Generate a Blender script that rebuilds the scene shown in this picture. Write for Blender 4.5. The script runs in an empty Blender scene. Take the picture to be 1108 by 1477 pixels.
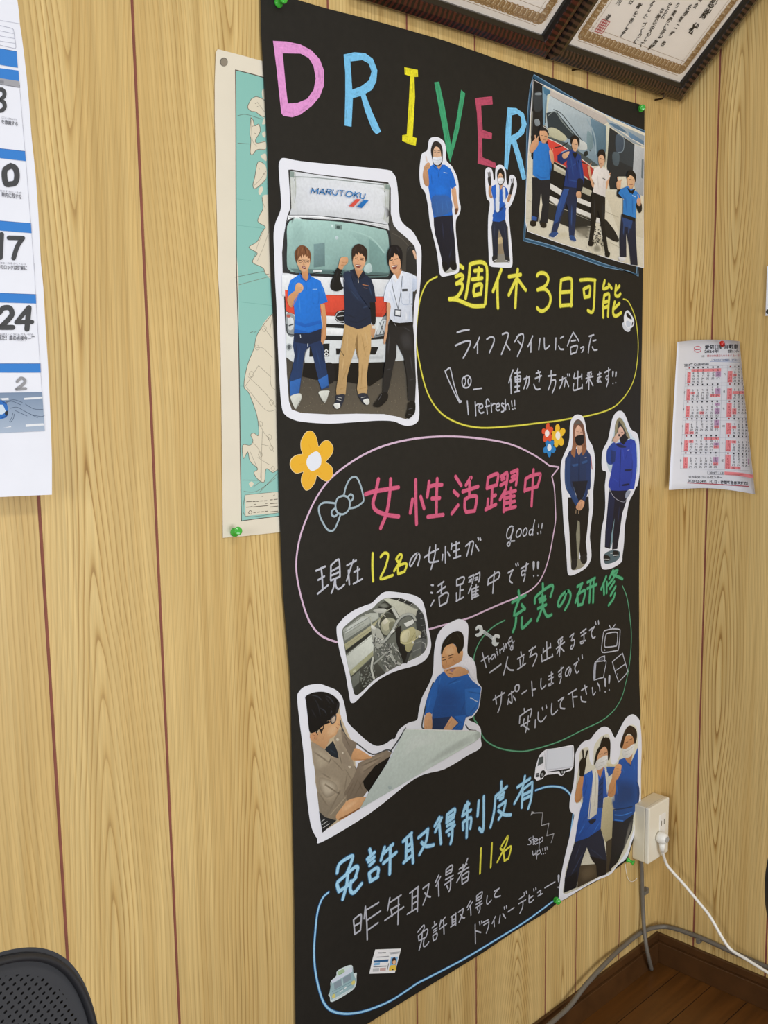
import bpy, math, random
from mathutils import Vector, Matrix

random.seed(7)
SC = bpy.context.scene
COL = SC.collection

# ------------------------------------------------------------------ camera
CAM_Y, CAM_Z = -1.09, 1.3017          # camera stands 1.09 m from the poster wall
CORNER_X = 1.8944                     # where the two walls meet
YAW, PITCH, ROLL, FPX = 0.77909585, -0.14449251, -0.01458108, 1497.0
IW, IH = 1108.0, 1477.0

def cam_axes():
    cy, sy = math.cos(YAW), math.sin(YAW)
    cp, sp = math.cos(PITCH), math.sin(PITCH)
    f = Vector((sy * cp, cy * cp, sp))
    r = Vector((cy, -sy, 0))
    u = r.cross(f)
    cr, sr = math.cos(ROLL), math.sin(ROLL)
    return r * cr + u * sr, u * cr - r * sr, f

AX_R, AX_U, AX_F = cam_axes()
CAM = Vector((0, CAM_Y, CAM_Z))
cam_data = bpy.data.cameras.new('camera')
cam = bpy.data.objects.new('camera', cam_data)
COL.objects.link(cam)
cam.matrix_world = Matrix(((AX_R.x, AX_U.x, -AX_F.x, CAM.x),
                           (AX_R.y, AX_U.y, -AX_F.y, CAM.y),
                           (AX_R.z, AX_U.z, -AX_F.z, CAM.z),
                           (0, 0, 0, 1)))
cam_data.sensor_fit = 'HORIZONTAL'
cam_data.sensor_width = 36.0
cam_data.lens = FPX / IW * 36.0
cam_data.clip_start = 0.02
SC.camera = cam

# ------------------------------------------------------------------ light
SC.view_settings.view_transform = 'Standard'
SC.view_settings.look = 'None'
SC.view_settings.gamma = 1.0
SC.view_settings.use_curve_mapping = False
SC.view_settings.exposure = 0.0

world = bpy.data.worlds.new('room_light')
SC.world = world
world.use_nodes = True
bg = world.node_tree.nodes['Background']
bg.inputs[0].default_value = (0.93, 0.96, 1.0, 1)
bg.inputs[1].default_value = 0.34

def ceiling_lamp(name, loc, size, power, col=(1, 0.97, 0.92)):
    d = bpy.data.lights.new(name, 'AREA')
    d.shape = 'RECTANGLE'
    d.size, d.size_y = size
    d.energy = power
    d.color = col
    o = bpy.data.objects.new(name, d)
    o.location = loc
    COL.objects.link(o)
    return o

ceiling_lamp('ceiling_lamp', (0.45, -1.45, 2.45), (1.2, 0.35), 17, (1.0, 0.985, 0.95))
def fill_light(loc, aim, size, power):
    o = ceiling_lamp('fill_light', loc, size, power, (0.96, 0.98, 1.0))
    o.rotation_euler = (Vector(aim) - Vector(loc)).to_track_quat('-Z', 'Y').to_euler()
fill_light((0.85, -2.8, 0.8), (1.1, 0.0, 1.35), (1.6, 1.1), 39)  # unseen fill lamp, no real window: added low in front to brighten the certificates
fill_light((-3.2, -1.7, 1.85), (1.9, -0.3, 1.45), (1.4, 1.2), 72)  # second added fill from far left, lifts the right wall; no window there

# ------------------------------------------------------------------ points in the room
def ray(u, v):
    return AX_R * ((u - IW / 2) / FPX) - AX_U * ((v - IH / 2) / FPX) + AX_F

def WL(u, v, off=0.0):                # on the poster wall, off metres in front of it
    q = ray(u, v)
    return CAM + q * ((-off - CAM_Y) / q.y)

def WR(u, v, off=0.0):                # on the right-hand wall
    q = ray(u, v)
    return CAM + q * ((CORNER_X - off) / q.x)

def FLR(u, v, z=0.0):                 # on the floor
    q = ray(u, v)
    return CAM + q * ((z - CAM_Z) / q.z)

# ------------------------------------------------------------------ helpers
def lin(c):
    return c / 12.92 if c <= 0.04045 else ((c + 0.055) / 1.055) ** 2.4

def hexcol(h, gain=1.0):
    h = h.lstrip('#')
    return tuple(min(1.0, lin(int(h[i:i + 2], 16) / 255) * gain) for i in (0, 2, 4)) + (1.0,)

def mat(name, color=(0.8, 0.8, 0.8, 1), rough=0.6, metal=0.0, noise=0.0, scale=60.0, bump=0.0, trans=0.0, spec=0.5, attr=None):
    m = bpy.data.materials.new(name)
    m.use_nodes = True
    nt = m.node_tree
    b = nt.nodes['Principled BSDF']
    if isinstance(color, str):
        color = hexcol(color)
    b.inputs['Base Color'].default_value = color
    b.inputs['Roughness'].default_value = rough
    b.inputs['Metallic'].default_value = metal
    b.inputs['Transmission Weight'].default_value = trans
    b.inputs['Specular IOR Level'].default_value = spec
    src = None
    if attr:
        a = nt.nodes.new('ShaderNodeAttribute')
        a.attribute_name = attr
        src = a.outputs['Color']
    if noise or bump:
        tc = nt.nodes.new('ShaderNodeTexCoord')
        n = nt.nodes.new('ShaderNodeTexNoise')
        n.inputs['Scale'].default_value = scale
        n.inputs['Detail'].default_value = 4
        nt.links.new(tc.outputs['Object'], n.inputs['Vector'])
        if noise:
            mr = nt.nodes.new('ShaderNodeMapRange')
            mr.inputs[1].default_value = 0.3
            mr.inputs[2].default_value = 0.7
            mr.inputs[3].default_value = 1 - noise
            mr.inputs[4].default_value = 1 + noise
            nt.links.new(n.outputs['Fac'], mr.inputs[0])
            mx = nt.nodes.new('ShaderNodeMix')
            mx.data_type = 'RGBA'
            mx.blend_type = 'MULTIPLY'
            mx.inputs[0].default_value = 1
            if src:
                nt.links.new(src, mx.inputs[6])
            else:
                mx.inputs[6].default_value = color
            nt.links.new(mr.outputs[0], mx.inputs[7])
            src = mx.outputs[2]
        if bump:
            bp = nt.nodes.new('ShaderNodeBump')
            bp.inputs['Strength'].default_value = bump
            bp.inputs['Distance'].default_value = 0.001
            nt.links.new(n.outputs['Fac'], bp.inputs['Height'])
            nt.links.new(bp.outputs[0], b.inputs['Normal'])
    if src:
        nt.links.new(src, b.inputs['Base Color'])
    return m

def tag(o, label=None, cat=None, group=None, kind=None):
    if label: o['label'] = label
    if cat: o['category'] = cat
    if group: o['group'] = group
    if kind: o['kind'] = kind
    return o

def empty(name, loc, label, cat, group=None):
    o = bpy.data.objects.new(name, None)
    o.empty_display_size = 0.02
    COL.objects.link(o)
    o.location = loc
    return tag(o, label, cat, group)

class MB:
    """collects vertices (world space), faces, colours; builds ONE mesh object"""
    def __init__(s):
        s.v, s.f, s.c, s.m = [], [], [], []
    def add(s, pts, faces, col=None, mi=0):
        b = len(s.v)
        s.v += [Vector(p) for p in pts]
        if col is None: col = (1, 1, 1, 1)
        s.c += list(col) if isinstance(col, list) else [col] * len(pts)
        for fc in faces:
            s.f.append([b + i for i in fc]); s.m.append(mi)
    def face(s, pts, col=None, mi=0):
        s.add(pts, [list(range(len(pts)))], col, mi)
    def box(s, lo, hi, col=None, mi=0):
        x0, y0, z0 = lo; x1, y1, z1 = hi
        s.add([(x0, y0, z0), (x1, y0, z0), (x1, y1, z0), (x0, y1, z0), (x0, y0, z1), (x1, y0, z1), (x1, y1, z1), (x0, y1, z1)],
              [(0, 3, 2, 1), (4, 5, 6, 7), (0, 1, 5, 4), (1, 2, 6, 5), (2, 3, 7, 6), (3, 0, 4, 7)], col, mi)
    def hexa(s, p, col=None, mi=0):           # 4 bottom + 4 top points
        s.add(p, [(0, 3, 2, 1), (4, 5, 6, 7), (0, 1, 5, 4), (1, 2, 6, 5), (2, 3, 7, 6), (3, 0, 4, 7)], col, mi)
    def prism(s, pts, vec, col=None, mi=0):   # closed outline pushed along vec
        n = len(pts)
        vec = Vector(vec)
        a = [Vector(p) for p in pts]
        s.add(a + [p + vec for p in a], [list(range(n)), list(range(2 * n - 1, n - 1, -1))] +
              [(i, i + n, (i + 1) % n + n, (i + 1) % n) for i in range(n)], col, mi)
    def tube(s, pts, r, n=10, col=None, mi=0, caps=True):
        pts = [Vector(p) for p in pts]
        rs = r if isinstance(r, (list, tuple)) else [r] * len(pts)
        ref = Vector((0, 0, 1)); vs = []
        prev = None
        for i, p in enumerate(pts):
            t = (pts[min(i + 1, len(pts) - 1)] - pts[max(i - 1, 0)]).normalized()
            if prev is None:
                a = t.cross(ref)
                if a.length < 1e-3: a = t.cross(Vector((1, 0, 0)))
                a.normalize()
            else:
                a = (prev - t * prev.dot(t)).normalized()
            prev = a
            b = t.cross(a)
            for k in range(n):
                w = 2 * math.pi * k / n
                vs.append(p + (a * math.cos(w) + b * math.sin(w)) * rs[i])
        fs = []
        for i in range(len(pts) - 1):
            for k in range(n):
                fs.append((i * n + k, i * n + (k + 1) % n, (i + 1) * n + (k + 1) % n, (i + 1) * n + k))
        if caps:
            fs.append(tuple(range(n - 1, -1, -1)))
            fs.append(tuple(range((len(pts) - 1) * n, len(pts) * n)))
        s.add(vs, fs, col, mi)
    def lathe(s, origin, axis, prof, n=20, col=None, mi=0):   # prof: (distance along axis, radius)
        axis = Vector(axis).normalized()
        o = Vector(origin)
        pts = [o + axis * d for d, r in prof]
        a = axis.orthogonal().normalized(); b = axis.cross(a)
        vs = []
        for (d, r), p in zip(prof, pts):
            for k in range(n):
                w = 2 * math.pi * k / n
                vs.append(p + (a * math.cos(w) + b * math.sin(w)) * max(r, 1e-5))
        fs = []
        for i in range(len(prof) - 1):
            for k in range(n):
                fs.append((i * n + k, i * n + (k + 1) % n, (i + 1) * n + (k + 1) % n, (i + 1) * n + k))
        fs.append(tuple(range(n - 1, -1, -1))); fs.append(tuple(range((len(prof) - 1) * n, len(prof) * n)))
        s.add(vs, fs, col, mi)
    def build(s, name, mats, parent=None, smooth=False, bevel=0.0, loc=None, label=None):
        me = bpy.data.meshes.new(name)
        origin = parent.matrix_world.translation if parent else (loc or Vector((0, 0, 0)))
        if parent:
            origin = Vector((0, 0, 0)); q = parent
            while q: origin += q.location; q = q.parent
        origin = Vector(origin)
        me.from_pydata([tuple(p - origin) for p in s.v], [], s.f)
        ca = me.color_attributes.new('Col', 'FLOAT_COLOR', 'POINT')
        buf = []
        for c in s.c: buf.extend(c)
        ca.data.foreach_set('color', buf)
        for m in (mats if isinstance(mats, (list, tuple)) else [mats]): me.materials.append(m)
        me.polygons.foreach_set('material_index', s.m)
        me.polygons.foreach_set('use_smooth', [smooth] * len(s.f))
        me.update()
        o = bpy.data.objects.new(name, me)
        COL.objects.link(o)
        if parent: o.parent = parent
        else: o.location = origin
        if bevel:
            bv = o.modifiers.new('bevel', 'BEVEL'); bv.width = bevel; bv.segments = 2; bv.limit_method = 'ANGLE'
        if label: o['label'] = label
        return o

def spline(p, closed=False, seg=5):
    """Catmull-Rom through 2-D or 3-D points"""
    n = len(p)
    if n < 3: return [tuple(q) for q in p]
    out = []
    rng = n if closed else n - 1
    dim = len(p[0])
    for i in range(rng):
        if closed: a, b, c, d = p[(i - 1) % n], p[i], p[(i + 1) % n], p[(i + 2) % n]
        else: a, b, c, d = p[max(i - 1, 0)], p[i], p[i + 1], p[min(i + 2, n - 1)]
        for k in range(seg):
            t = k / seg
            out.append(tuple(0.5 * (2 * b[j] + (c[j] - a[j]) * t + (2 * a[j] - 5 * b[j] + 4 * c[j] - d[j]) * t * t +
                                    (3 * b[j] - a[j] - 3 * c[j] + d[j]) * t ** 3) for j in range(dim)))
    if not closed: out.append(tuple(p[-1]))
    return out

def ribbon(p, w, closed=False):
    """outline quads of a 2-D stroke of width w with round ends: list of polygons"""
    q = [p[0]]
    for a in p[1:]:
        if math.hypot(a[0] - q[-1][0], a[1] - q[-1][1]) > 1e-7: q.append(a)
    if len(q) == 1:
        x, y = q[0]
        return [[(x + w / 2 * math.cos(k * math.pi / 5), y + w / 2 * math.sin(k * math.pi / 5)) for k in range(10)]]
    L, Rr = [], []
    n = len(q)
    for i in range(n):
        a = q[max(i - 1, 0)]; b = q[min(i + 1, n - 1)]
        if closed and i in (0, n - 1): a, b = q[n - 2], q[1]
        d1 = (q[i][0] - a[0], q[i][1] - a[1]); d2 = (b[0] - q[i][0], b[1] - q[i][1])
        l1 = math.hypot(*d1) or 1; l2 = math.hypot(*d2) or 1
        tx = (d1[0] / l1 if l1 else 0) + (d2[0] / l2 if l2 else 0); ty = d1[1] / l1 + d2[1] / l2
        l = math.hypot(tx, ty)
        if l < 0.2: tx, ty = d2[0] / l2, d2[1] / l2; l = math.hypot(tx, ty) or 1
        nx, ny = -ty / l, tx / l
        ref = d2 if (d2 != (0, 0)) else d1
        lr = math.hypot(*ref)
        co = abs((-ref[1] * nx + ref[0] * ny) / lr) if lr else 1
        h = w / 2 / max(co, 0.6)
        L.append((q[i][0] + nx * h, q[i][1] + ny * h)); Rr.append((q[i][0] - nx * h, q[i][1] - ny * h))
    polys = [[L[i], L[i + 1], Rr[i + 1], Rr[i]] for i in range(n - 1)]
    if not closed:
        for e, f in ((q[0], q[1]), (q[-1], q[-2])):
            a0 = math.atan2(e[1] - f[1], e[0] - f[0])
            polys.append([(e[0] + w / 2 * math.cos(a0 + t), e[1] + w / 2 * math.sin(a0 + t)) for t in
                          [math.pi * (k / 6 - 0.5) for k in range(7)]])
    return polys

# enlargements the measurements were read from: origin x, origin y, magnification
BLK = dict(A=(640, 370, 7.387), B=(770, 380, 7.387), C=(640, 460, 7.387), D=(770, 460, 7.387), E=(450, 670, 5.54),
           F=(620, 660, 5.54), G=(440, 760, 6.925), G2=(580, 740, 6.925), H=(680, 740, 7.914), I=(720, 810, 5.54),
           J=(670, 880, 7.387), K=(790, 880, 7.777), L=(470, 1170, 5.54), M=(610, 1110, 6.156), N=(490, 1230, 5.54),
           O=(580, 1200, 5.54), P=(660, 1160, 6.518), Q=(380, 40, 5.036), R=(560, 80, 5.036), X=(0, 0, 1),
           a=(395, 225, 5.036), b=(395, 420, 5.036), c=(405, 340, 5.675), d=(470, 340, 5.675), e=(535, 340, 5.475),
           f=(595, 190, 7.0375), g=(690, 230, 9.233), h=(750, 100, 4.924), i=(800, 590, 8.523), j=(800, 700, 8.523),
           k=(480, 845, 7.387), m=(420, 980, 6.153), n=(560, 890, 6.153), o=(800, 1025, 7.914), q=(800, 1160, 7.914),
           t=(765, 1065, 15.83), u=(370, 1250, 4.432), v=(410, 610, 13.425), w=(770, 600, 18.47),
           x=(300, 50, 4.222), y=(300, 400, 3.694), z1=(0, 0, 7.383), z2=(0, 180, 6.717), z3=(0, 380, 4.1),
           r1=(950, 480, 7.013), r2=(950, 590, 7.013), fz=(700, 0, 2.716), bx=(880, 1130, 4.86))

def parse(txt, blk='X'):
    """'@k x,y x,y; x,y ...' -> list of point lists in photograph units"""
    out = []
    cur = blk
    for part in txt.split(';'):
        pts = []
        for tk in part.split():
            if tk[0] == '@': cur = tk[1:]; continue
            x, y = tk.split(',')
            ox, oy, s = BLK[cur]
            pts.append((ox + float(x) / s, oy + float(y) / s))
        if pts: out.append(pts)
    return out

def inside(p, poly):
    r = False
    n = len(poly)
    for i in range(n):
        a, b = poly[i], poly[i - 1]
        if (a[1] > p[1]) != (b[1] > p[1]) and p[0] < (b[0] - a[0]) * (p[1] - a[1]) / (b[1] - a[1]) + a[0]: r = not r
    return r

def lerp2(a, b, t): return a + (b - a) * t

LAYER = 0.000015

def draw(mb, txt, blk, fn, off, gain=1.0, mi=0, vary=0.0):
    """picture language, one shape a line: '#col[>#col] mode points'; p sharp, s smooth, f faded patch, l<w> line, k<w> soft fold, n<count>,<size> flecks.
    fn(u, v, off) puts a point of the sheet into the room; returns the offset of the top layer"""
    rnd = random.Random(3)
    laid = []                                      # patches already laid down: outline, bounding box, tone at a point
    def tone_under(p):
        for Q, bb, fcol in reversed(laid):
            if bb[0] <= p[0] <= bb[1] and bb[2] <= p[1] <= bb[3] and inside(p, Q): return fcol(p)
        return None
    def blend(p, c, al):
        u_ = tone_under(p) or c
        return tuple(u_[q] + (c[q] - u_[q]) * al for q in range(3)) + (1,)
    for line in txt.strip().splitlines():
        line = line.strip()
        if not line: continue
        c, mode, pts = line.split(None, 2)
        cols = [hexcol(x, gain) for x in c.split('>')]
        polys = parse(pts, blk)
        off += LAYER
        b0 = blk
        for tk in pts.split():
            if tk[0] == '@': b0 = tk[1:]; break
        scale = BLK[b0][2]
        for P in polys:
            if mode[0] == 'f':                     # patch of tone that fades into what lies round it
                P = spline(P, True, 4)
                cx = sum(p[0] for p in P) / len(P); cy = sum(p[1] for p in P) / len(P)
                uv, cl_ = [(cx, cy)], [blend((cx, cy), cols[0], 0.9)]
                steps = ((0.4, 0.82), (0.65, 0.6), (0.85, 0.33), (1.0, 0.12), (1.12, 0.0))
                for f_, al in steps:
                    ring = [(cx + (p[0] - cx) * f_, cy + (p[1] - cy) * f_) for p in P]
                    uv += ring; cl_ += [blend(p, cols[0], al) for p in ring]
                n_ = len(P)
                mb.add([fn(u, v, off) for u, v in uv], [(0, 1 + q, 1 + (q + 1) % n_) for q in range(n_)] +
                       [(1 + r * n_ + q, 1 + (r + 1) * n_ + q, 1 + (r + 1) * n_ + (q + 1) % n_, 1 + r * n_ + (q + 1) % n_) for r in range(len(steps) - 1) for q in range(n_)], cl_, mi)
            elif mode[0] == 'k':                   # fold line with soft edges
                w = float(mode[1:]) / scale * 2.0
                Q = spline(P, False, 4)
                if len(Q) == 2: Q = [(lerp2(Q[0][0], Q[1][0], t_ / 6), lerp2(Q[0][1], Q[1][1], t_ / 6)) for t_ in range(7)]
                body = ribbon(Q, w)[:-2]
                nb = len(body)
                for n_, (a_, b_, c_, d_) in enumerate(body):
                    m1 = ((a_[0] + d_[0]) / 2, (a_[1] + d_[1]) / 2); m2 = ((b_[0] + c_[0]) / 2, (b_[1] + c_[1]) / 2)
                    e1 = 0.85 * min(1, 4.0 * n_ / nb, 4.0 * (nb - n_) / nb); e2 = 0.85 * min(1, 4.0 * (n_ + 1) / nb, 4.0 * (nb - n_ - 1) / nb)
                    uv = (a_, b_, m2, m1, c_, d_)
                    mb.add([fn(u, v, off) for u, v in uv], [(0, 1, 2, 3), (3, 2, 4, 5)], [blend(p, cols[0], al) for p, al in zip(uv, (0, 0, e2, e1, 0, 0))], mi)
            elif mode[0] in 'ps':
                if mode[0] == 's': P = spline(P, True, 4)
                umin = min(p[0] for p in P); umax = max(p[0] for p in P); vmin = min(p[1] for p in P); vmax = max(p[1] for p in P)
                sl = rnd.choice((-1, 1))
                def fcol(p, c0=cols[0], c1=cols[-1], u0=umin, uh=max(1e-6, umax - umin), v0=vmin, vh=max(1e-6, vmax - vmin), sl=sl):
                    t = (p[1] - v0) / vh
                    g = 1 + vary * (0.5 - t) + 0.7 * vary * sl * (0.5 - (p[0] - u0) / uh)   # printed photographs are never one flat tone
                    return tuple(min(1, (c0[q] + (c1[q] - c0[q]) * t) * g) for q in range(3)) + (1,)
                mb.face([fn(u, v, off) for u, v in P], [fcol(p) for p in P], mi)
                if vary: laid.append((P, (umin, umax, vmin, vmax), fcol))
            elif mode[0] == 'l':
                w = float(mode[1:]) / scale
                cl = len(P) > 3 and math.hypot(P[0][0] - P[-1][0], P[0][1] - P[-1][1]) < 0.01
                Q = spline(P, False, 4)
                for poly in ribbon(Q, w, cl):
                    mb.face([fn(u, v, off) for u, v in poly], cols[0], mi)
            elif mode[0] == 'n':
                cnt, sz = mode[1:].split(',')
                sz = float(sz) / scale
                xs = [p[0] for p in P]; ys = [p[1] for p in P]
                k = 0
                while k < int(cnt):
                    p = (rnd.uniform(min(xs), max(xs)), rnd.uniform(min(ys), max(ys)))
                    if not inside(p, P): continue
                    k += 1
                    t = rnd.random()
                    cc = tuple(cols[0][q] + (cols[-1][q] - cols[0][q]) * t for q in range(4))
                    a = rnd.uniform(0, 6.28); s1 = sz * rnd.uniform(0.5, 1.5); s2 = sz * rnd.uniform(0.25, 0.6)
                    o2 = off + LAYER * rnd.random() * 0.9
                    mb.face([fn(p[0] + math.cos(a) * s1 * ca - math.sin(a) * s2 * sa, p[1] + math.sin(a) * s1 * ca + math.cos(a) * s2 * sa, o2)
                             for ca, sa in ((1, 0), (0.3, 1), (-1, 0.2), (-0.2, -1))], cc, mi)
    return off

def text_faces(body, bold=0.0):
    """glyph polygons of a line of type: (points, faces, advance width)"""
    cu = bpy.data.curves.new('type', 'FONT')
    cu.body = body
    cu.resolution_u = 3
    cu.offset = bold
    o = bpy.data.objects.new('type', cu)
    COL.objects.link(o)
    dg = bpy.context.evaluated_depsgraph_get()
    dg.update()
    me = o.evaluated_get(dg).to_mesh()
    vs = [(v.co.x, v.co.y) for v in me.vertices]
    fs = [tuple(p.vertices) for p in me.polygons]
    bpy.data.objects.remove(o)
    bpy.data.curves.remove(cu)
    if not vs: return [], [], 1
    return vs, fs, max(v[0] for v in vs)

def type_on(mb, body, p0, p1, height, fn, off, col, bold=0.0, skew=0.0, mi=0):
    """sets a printed line from p0 to p1 (baseline, photograph units), letters height units high"""
    vs, fs, wd = text_faces(body, bold)
    if not vs: return
    dx, dy = (p1[0] - p0[0]) / wd, (p1[1] - p0[1]) / wd
    pts = [fn(p0[0] + x * dx + y * height * skew, p0[1] + x * dy - y * height / 0.74, off) for x, y in vs]
    mb.add(pts, fs, col, mi)
# ------------------------------------------------------------------ materials of the room
def node(nt, typ, **kw):
    n = nt.nodes.new(typ)
    for k, v in kw.items(): setattr(n, k, v)
    return n

def math_node(nt, op, a, b=None):
    n = node(nt, 'ShaderNodeMath', operation=op)
    for i, x in enumerate((a, b)):
        if x is None: continue
        if isinstance(x, (int, float)): n.inputs[i].default_value = x
        else: nt.links.new(x, n.inputs[i])
    return n.outputs[0]

def wood_panel_material():
    """printed wood panelling: nested arches and ovals around each board's own centre line"""
    m = bpy.data.materials.new('wood_panelling'); m.use_nodes = True
    nt = m.node_tree; L = nt.links.new
    b = nt.nodes['Principled BSDF']; b.inputs['Roughness'].default_value = 0.42
    b.inputs['Specular IOR Level'].default_value = 0.3
    at = node(nt, 'ShaderNodeAttribute', attribute_name='grain')       # x: from board centre, y: height from figure centre, z: board seed
    sp = node(nt, 'ShaderNodeSeparateXYZ'); L(at.outputs['Vector'], sp.inputs[0])
    at2 = node(nt, 'ShaderNodeAttribute', attribute_name='figure')     # x: sign/strength, y: period
    sp2 = node(nt, 'ShaderNodeSeparateXYZ'); L(at2.outputs['Vector'], sp2.inputs[0])
    gx, gz, seed = sp.outputs
    def noise(sx, sz, detail=2, rough=0.5):
        cb = node(nt, 'ShaderNodeCombineXYZ')
        L(math_node(nt, 'MULTIPLY', gx, sx), cb.inputs[0]); L(math_node(nt, 'MULTIPLY', gz, sz), cb.inputs[1]); L(seed, cb.inputs[2])
        n = node(nt, 'ShaderNodeTexNoise'); n.inputs['Scale'].default_value = 1; n.inputs['Detail'].default_value = detail
        n.inputs['Roughness'].default_value = rough
        L(cb.outputs[0], n.inputs['Vector'])
        return n.outputs['Fac']
    wob = math_node(nt, 'MULTIPLY', math_node(nt, 'SUBTRACT', noise(4, 2.2, 2), 0.5), 0.028)
    dx = math_node(nt, 'ADD', gx, wob)
    k = math_node(nt, 'MULTIPLY', math_node(nt, 'MULTIPLY', dx, dx), 2600)
    # keep the outer lines from crowding: beyond 6 rings grow linearly
    ksoft = math_node(nt, 'MULTIPLY', math_node(nt, 'SQRT', math_node(nt, 'ADD', math_node(nt, 'MULTIPLY', k, 9), 1)), 1.0)
    ang = math_node(nt, 'MULTIPLY', gz, math_node(nt, 'DIVIDE', 6.2832, sp2.outputs[1]))
    wave = math_node(nt, 'MULTIPLY', math_node(nt, 'COSINE', ang), sp2.outputs[0])
    f = math_node(nt, 'ADD', math_node(nt, 'ADD', ksoft, wave), math_node(nt, 'MULTIPLY', noise(11, 1.1, 3, 0.5), 1.7))
    fr = math_node(nt, 'FRACT', f)
    rp = node(nt, 'ShaderNodeValToRGB')
    e = rp.color_ramp.elements
    base, line, mid, light = hexcol('d1b57a'), hexcol('9c7843'), hexcol('b8975c'), hexcol('dac086')
    e[0].position = 0.0; e[0].color = line
    e[1].position = 1.0; e[1].color = mid
    for p, c in ((0.05, line), (0.12, mid), (0.3, base), (0.75, light), (0.96, base)):
        x = e.new(p); x.color = c
    L(fr, rp.inputs[0])
    # fine upright fibre and slow tone changes
    fib = node(nt, 'ShaderNodeMapRange'); fib.inputs[1].default_value = 0.32; fib.inputs[2].default_value = 0.68
    fib.inputs[3].default_value = 0.87; fib.inputs[4].default_value = 1.08
    L(noise(330, 5, 3, 0.6), fib.inputs[0])
    tone = node(nt, 'ShaderNodeMapRange'); tone.inputs[1].default_value = 0.3; tone.inputs[2].default_value = 0.7
    tone.inputs[3].default_value = 0.0; tone.inputs[4].default_value = 1.0
    L(noise(48, 0.9, 2, 0.5), tone.inputs[0])
    fade = node(nt, 'ShaderNodeMapRange'); fade.inputs[1].default_value = 0.35; fade.inputs[2].default_value = 0.65
    fade.inputs[3].default_value = 0.35; fade.inputs[4].default_value = 1.0
    L(noise(18, 2.0, 1, 0.5), fade.inputs[0])
    mixb = node(nt, 'ShaderNodeMix', data_type='RGBA'); mixb.inputs[6].default_value = hexcol('cfb277'); L(rp.outputs[0], mixb.inputs[7])
    far = node(nt, 'ShaderNodeMapRange'); far.inputs[1].default_value = 0.018; far.inputs[2].default_value = 0.05; far.inputs[3].default_value = 1.0; far.inputs[4].default_value = 0.45
    L(math_node(nt, 'ABSOLUTE', gx), far.inputs[0])
    L(math_node(nt, 'MULTIPLY', fade.outputs[0], far.outputs[0]), mixb.inputs[0])
    mx = node(nt, 'ShaderNodeMix', data_type='RGBA', blend_type='MULTIPLY'); mx.inputs[0].default_value = 1
    tint = node(nt, 'ShaderNodeMix', data_type='RGBA'); tint.inputs[6].default_value = (0.86, 0.80, 0.70, 1); tint.inputs[7].default_value = (1.06, 1.07, 1.08, 1)
    L(tone.outputs[0], tint.inputs[0])
    m3 = node(nt, 'ShaderNodeMix', data_type='RGBA', blend_type='MULTIPLY'); m3.inputs[0].default_value = 1
    L(mixb.outputs[2], m3.inputs[6]); L(tint.outputs[2], m3.inputs[7])
    L(m3.outputs[2], mx.inputs[6]); L(fib.outputs[0], mx.inputs[7])
    L(mx.outputs[2], b.inputs['Base Color'])
    return m

M = {}
M['wood'] = wood_panel_material()
M['groove'] = mat('panel_groove', '83493a', 0.7, noise=0.12, scale=40)
M['baseboard'] = mat('baseboard_wood', '4a2e14', 0.4, noise=0.2, scale=25)
M['print'] = mat('printed_paper', attr='Col', rough=0.55, spec=0.25)
M['ink'] = mat('marker_ink', attr='Col', rough=0.6, noise=0.10, scale=260, spec=0.25)
M['photo'] = mat('photographic_print', attr='Col', rough=0.45, noise=0.06, scale=260, spec=0.3)
M['paper'] = mat('white_paper', 'e3e5ee', 0.6, spec=0.2, noise=0.015, scale=30)
M['black_paper'] = mat('black_paper', '211f1b', 0.65, noise=0.10, scale=120, spec=0.25)

def floor_material():
    m = bpy.data.materials.new('floor_boards'); m.use_nodes = True
    nt = m.node_tree; L = nt.links.new
    b = nt.nodes['Principled BSDF']; b.inputs['Roughness'].default_value = 0.38
    tc = node(nt, 'ShaderNodeTexCoord')
    mp = node(nt, 'ShaderNodeMapping'); mp.inputs['Scale'].default_value = (1.0, 14, 14)
    L(tc.outputs['Object'], mp.inputs[0])
    n = node(nt, 'ShaderNodeTexNoise'); n.inputs['Scale'].default_value = 4; n.inputs['Detail'].default_value = 6; L(mp.outputs[0], n.inputs['Vector'])
    r = node(nt, 'ShaderNodeValToRGB'); L(n.outputs['Fac'], r.inputs[0])
    r.color_ramp.elements[0].position = 0.3; r.color_ramp.elements[0].color = hexcol('50300f')
    r.color_ramp.elements[1].position = 0.7; r.color_ramp.elements[1].color = hexcol('683f16')
    L(r.outputs[0], b.inputs['Base Color'])
    return m

M['floor'] = floor_material()
M['seam'] = mat('floor_seam', '1e1208', 0.7)

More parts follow.
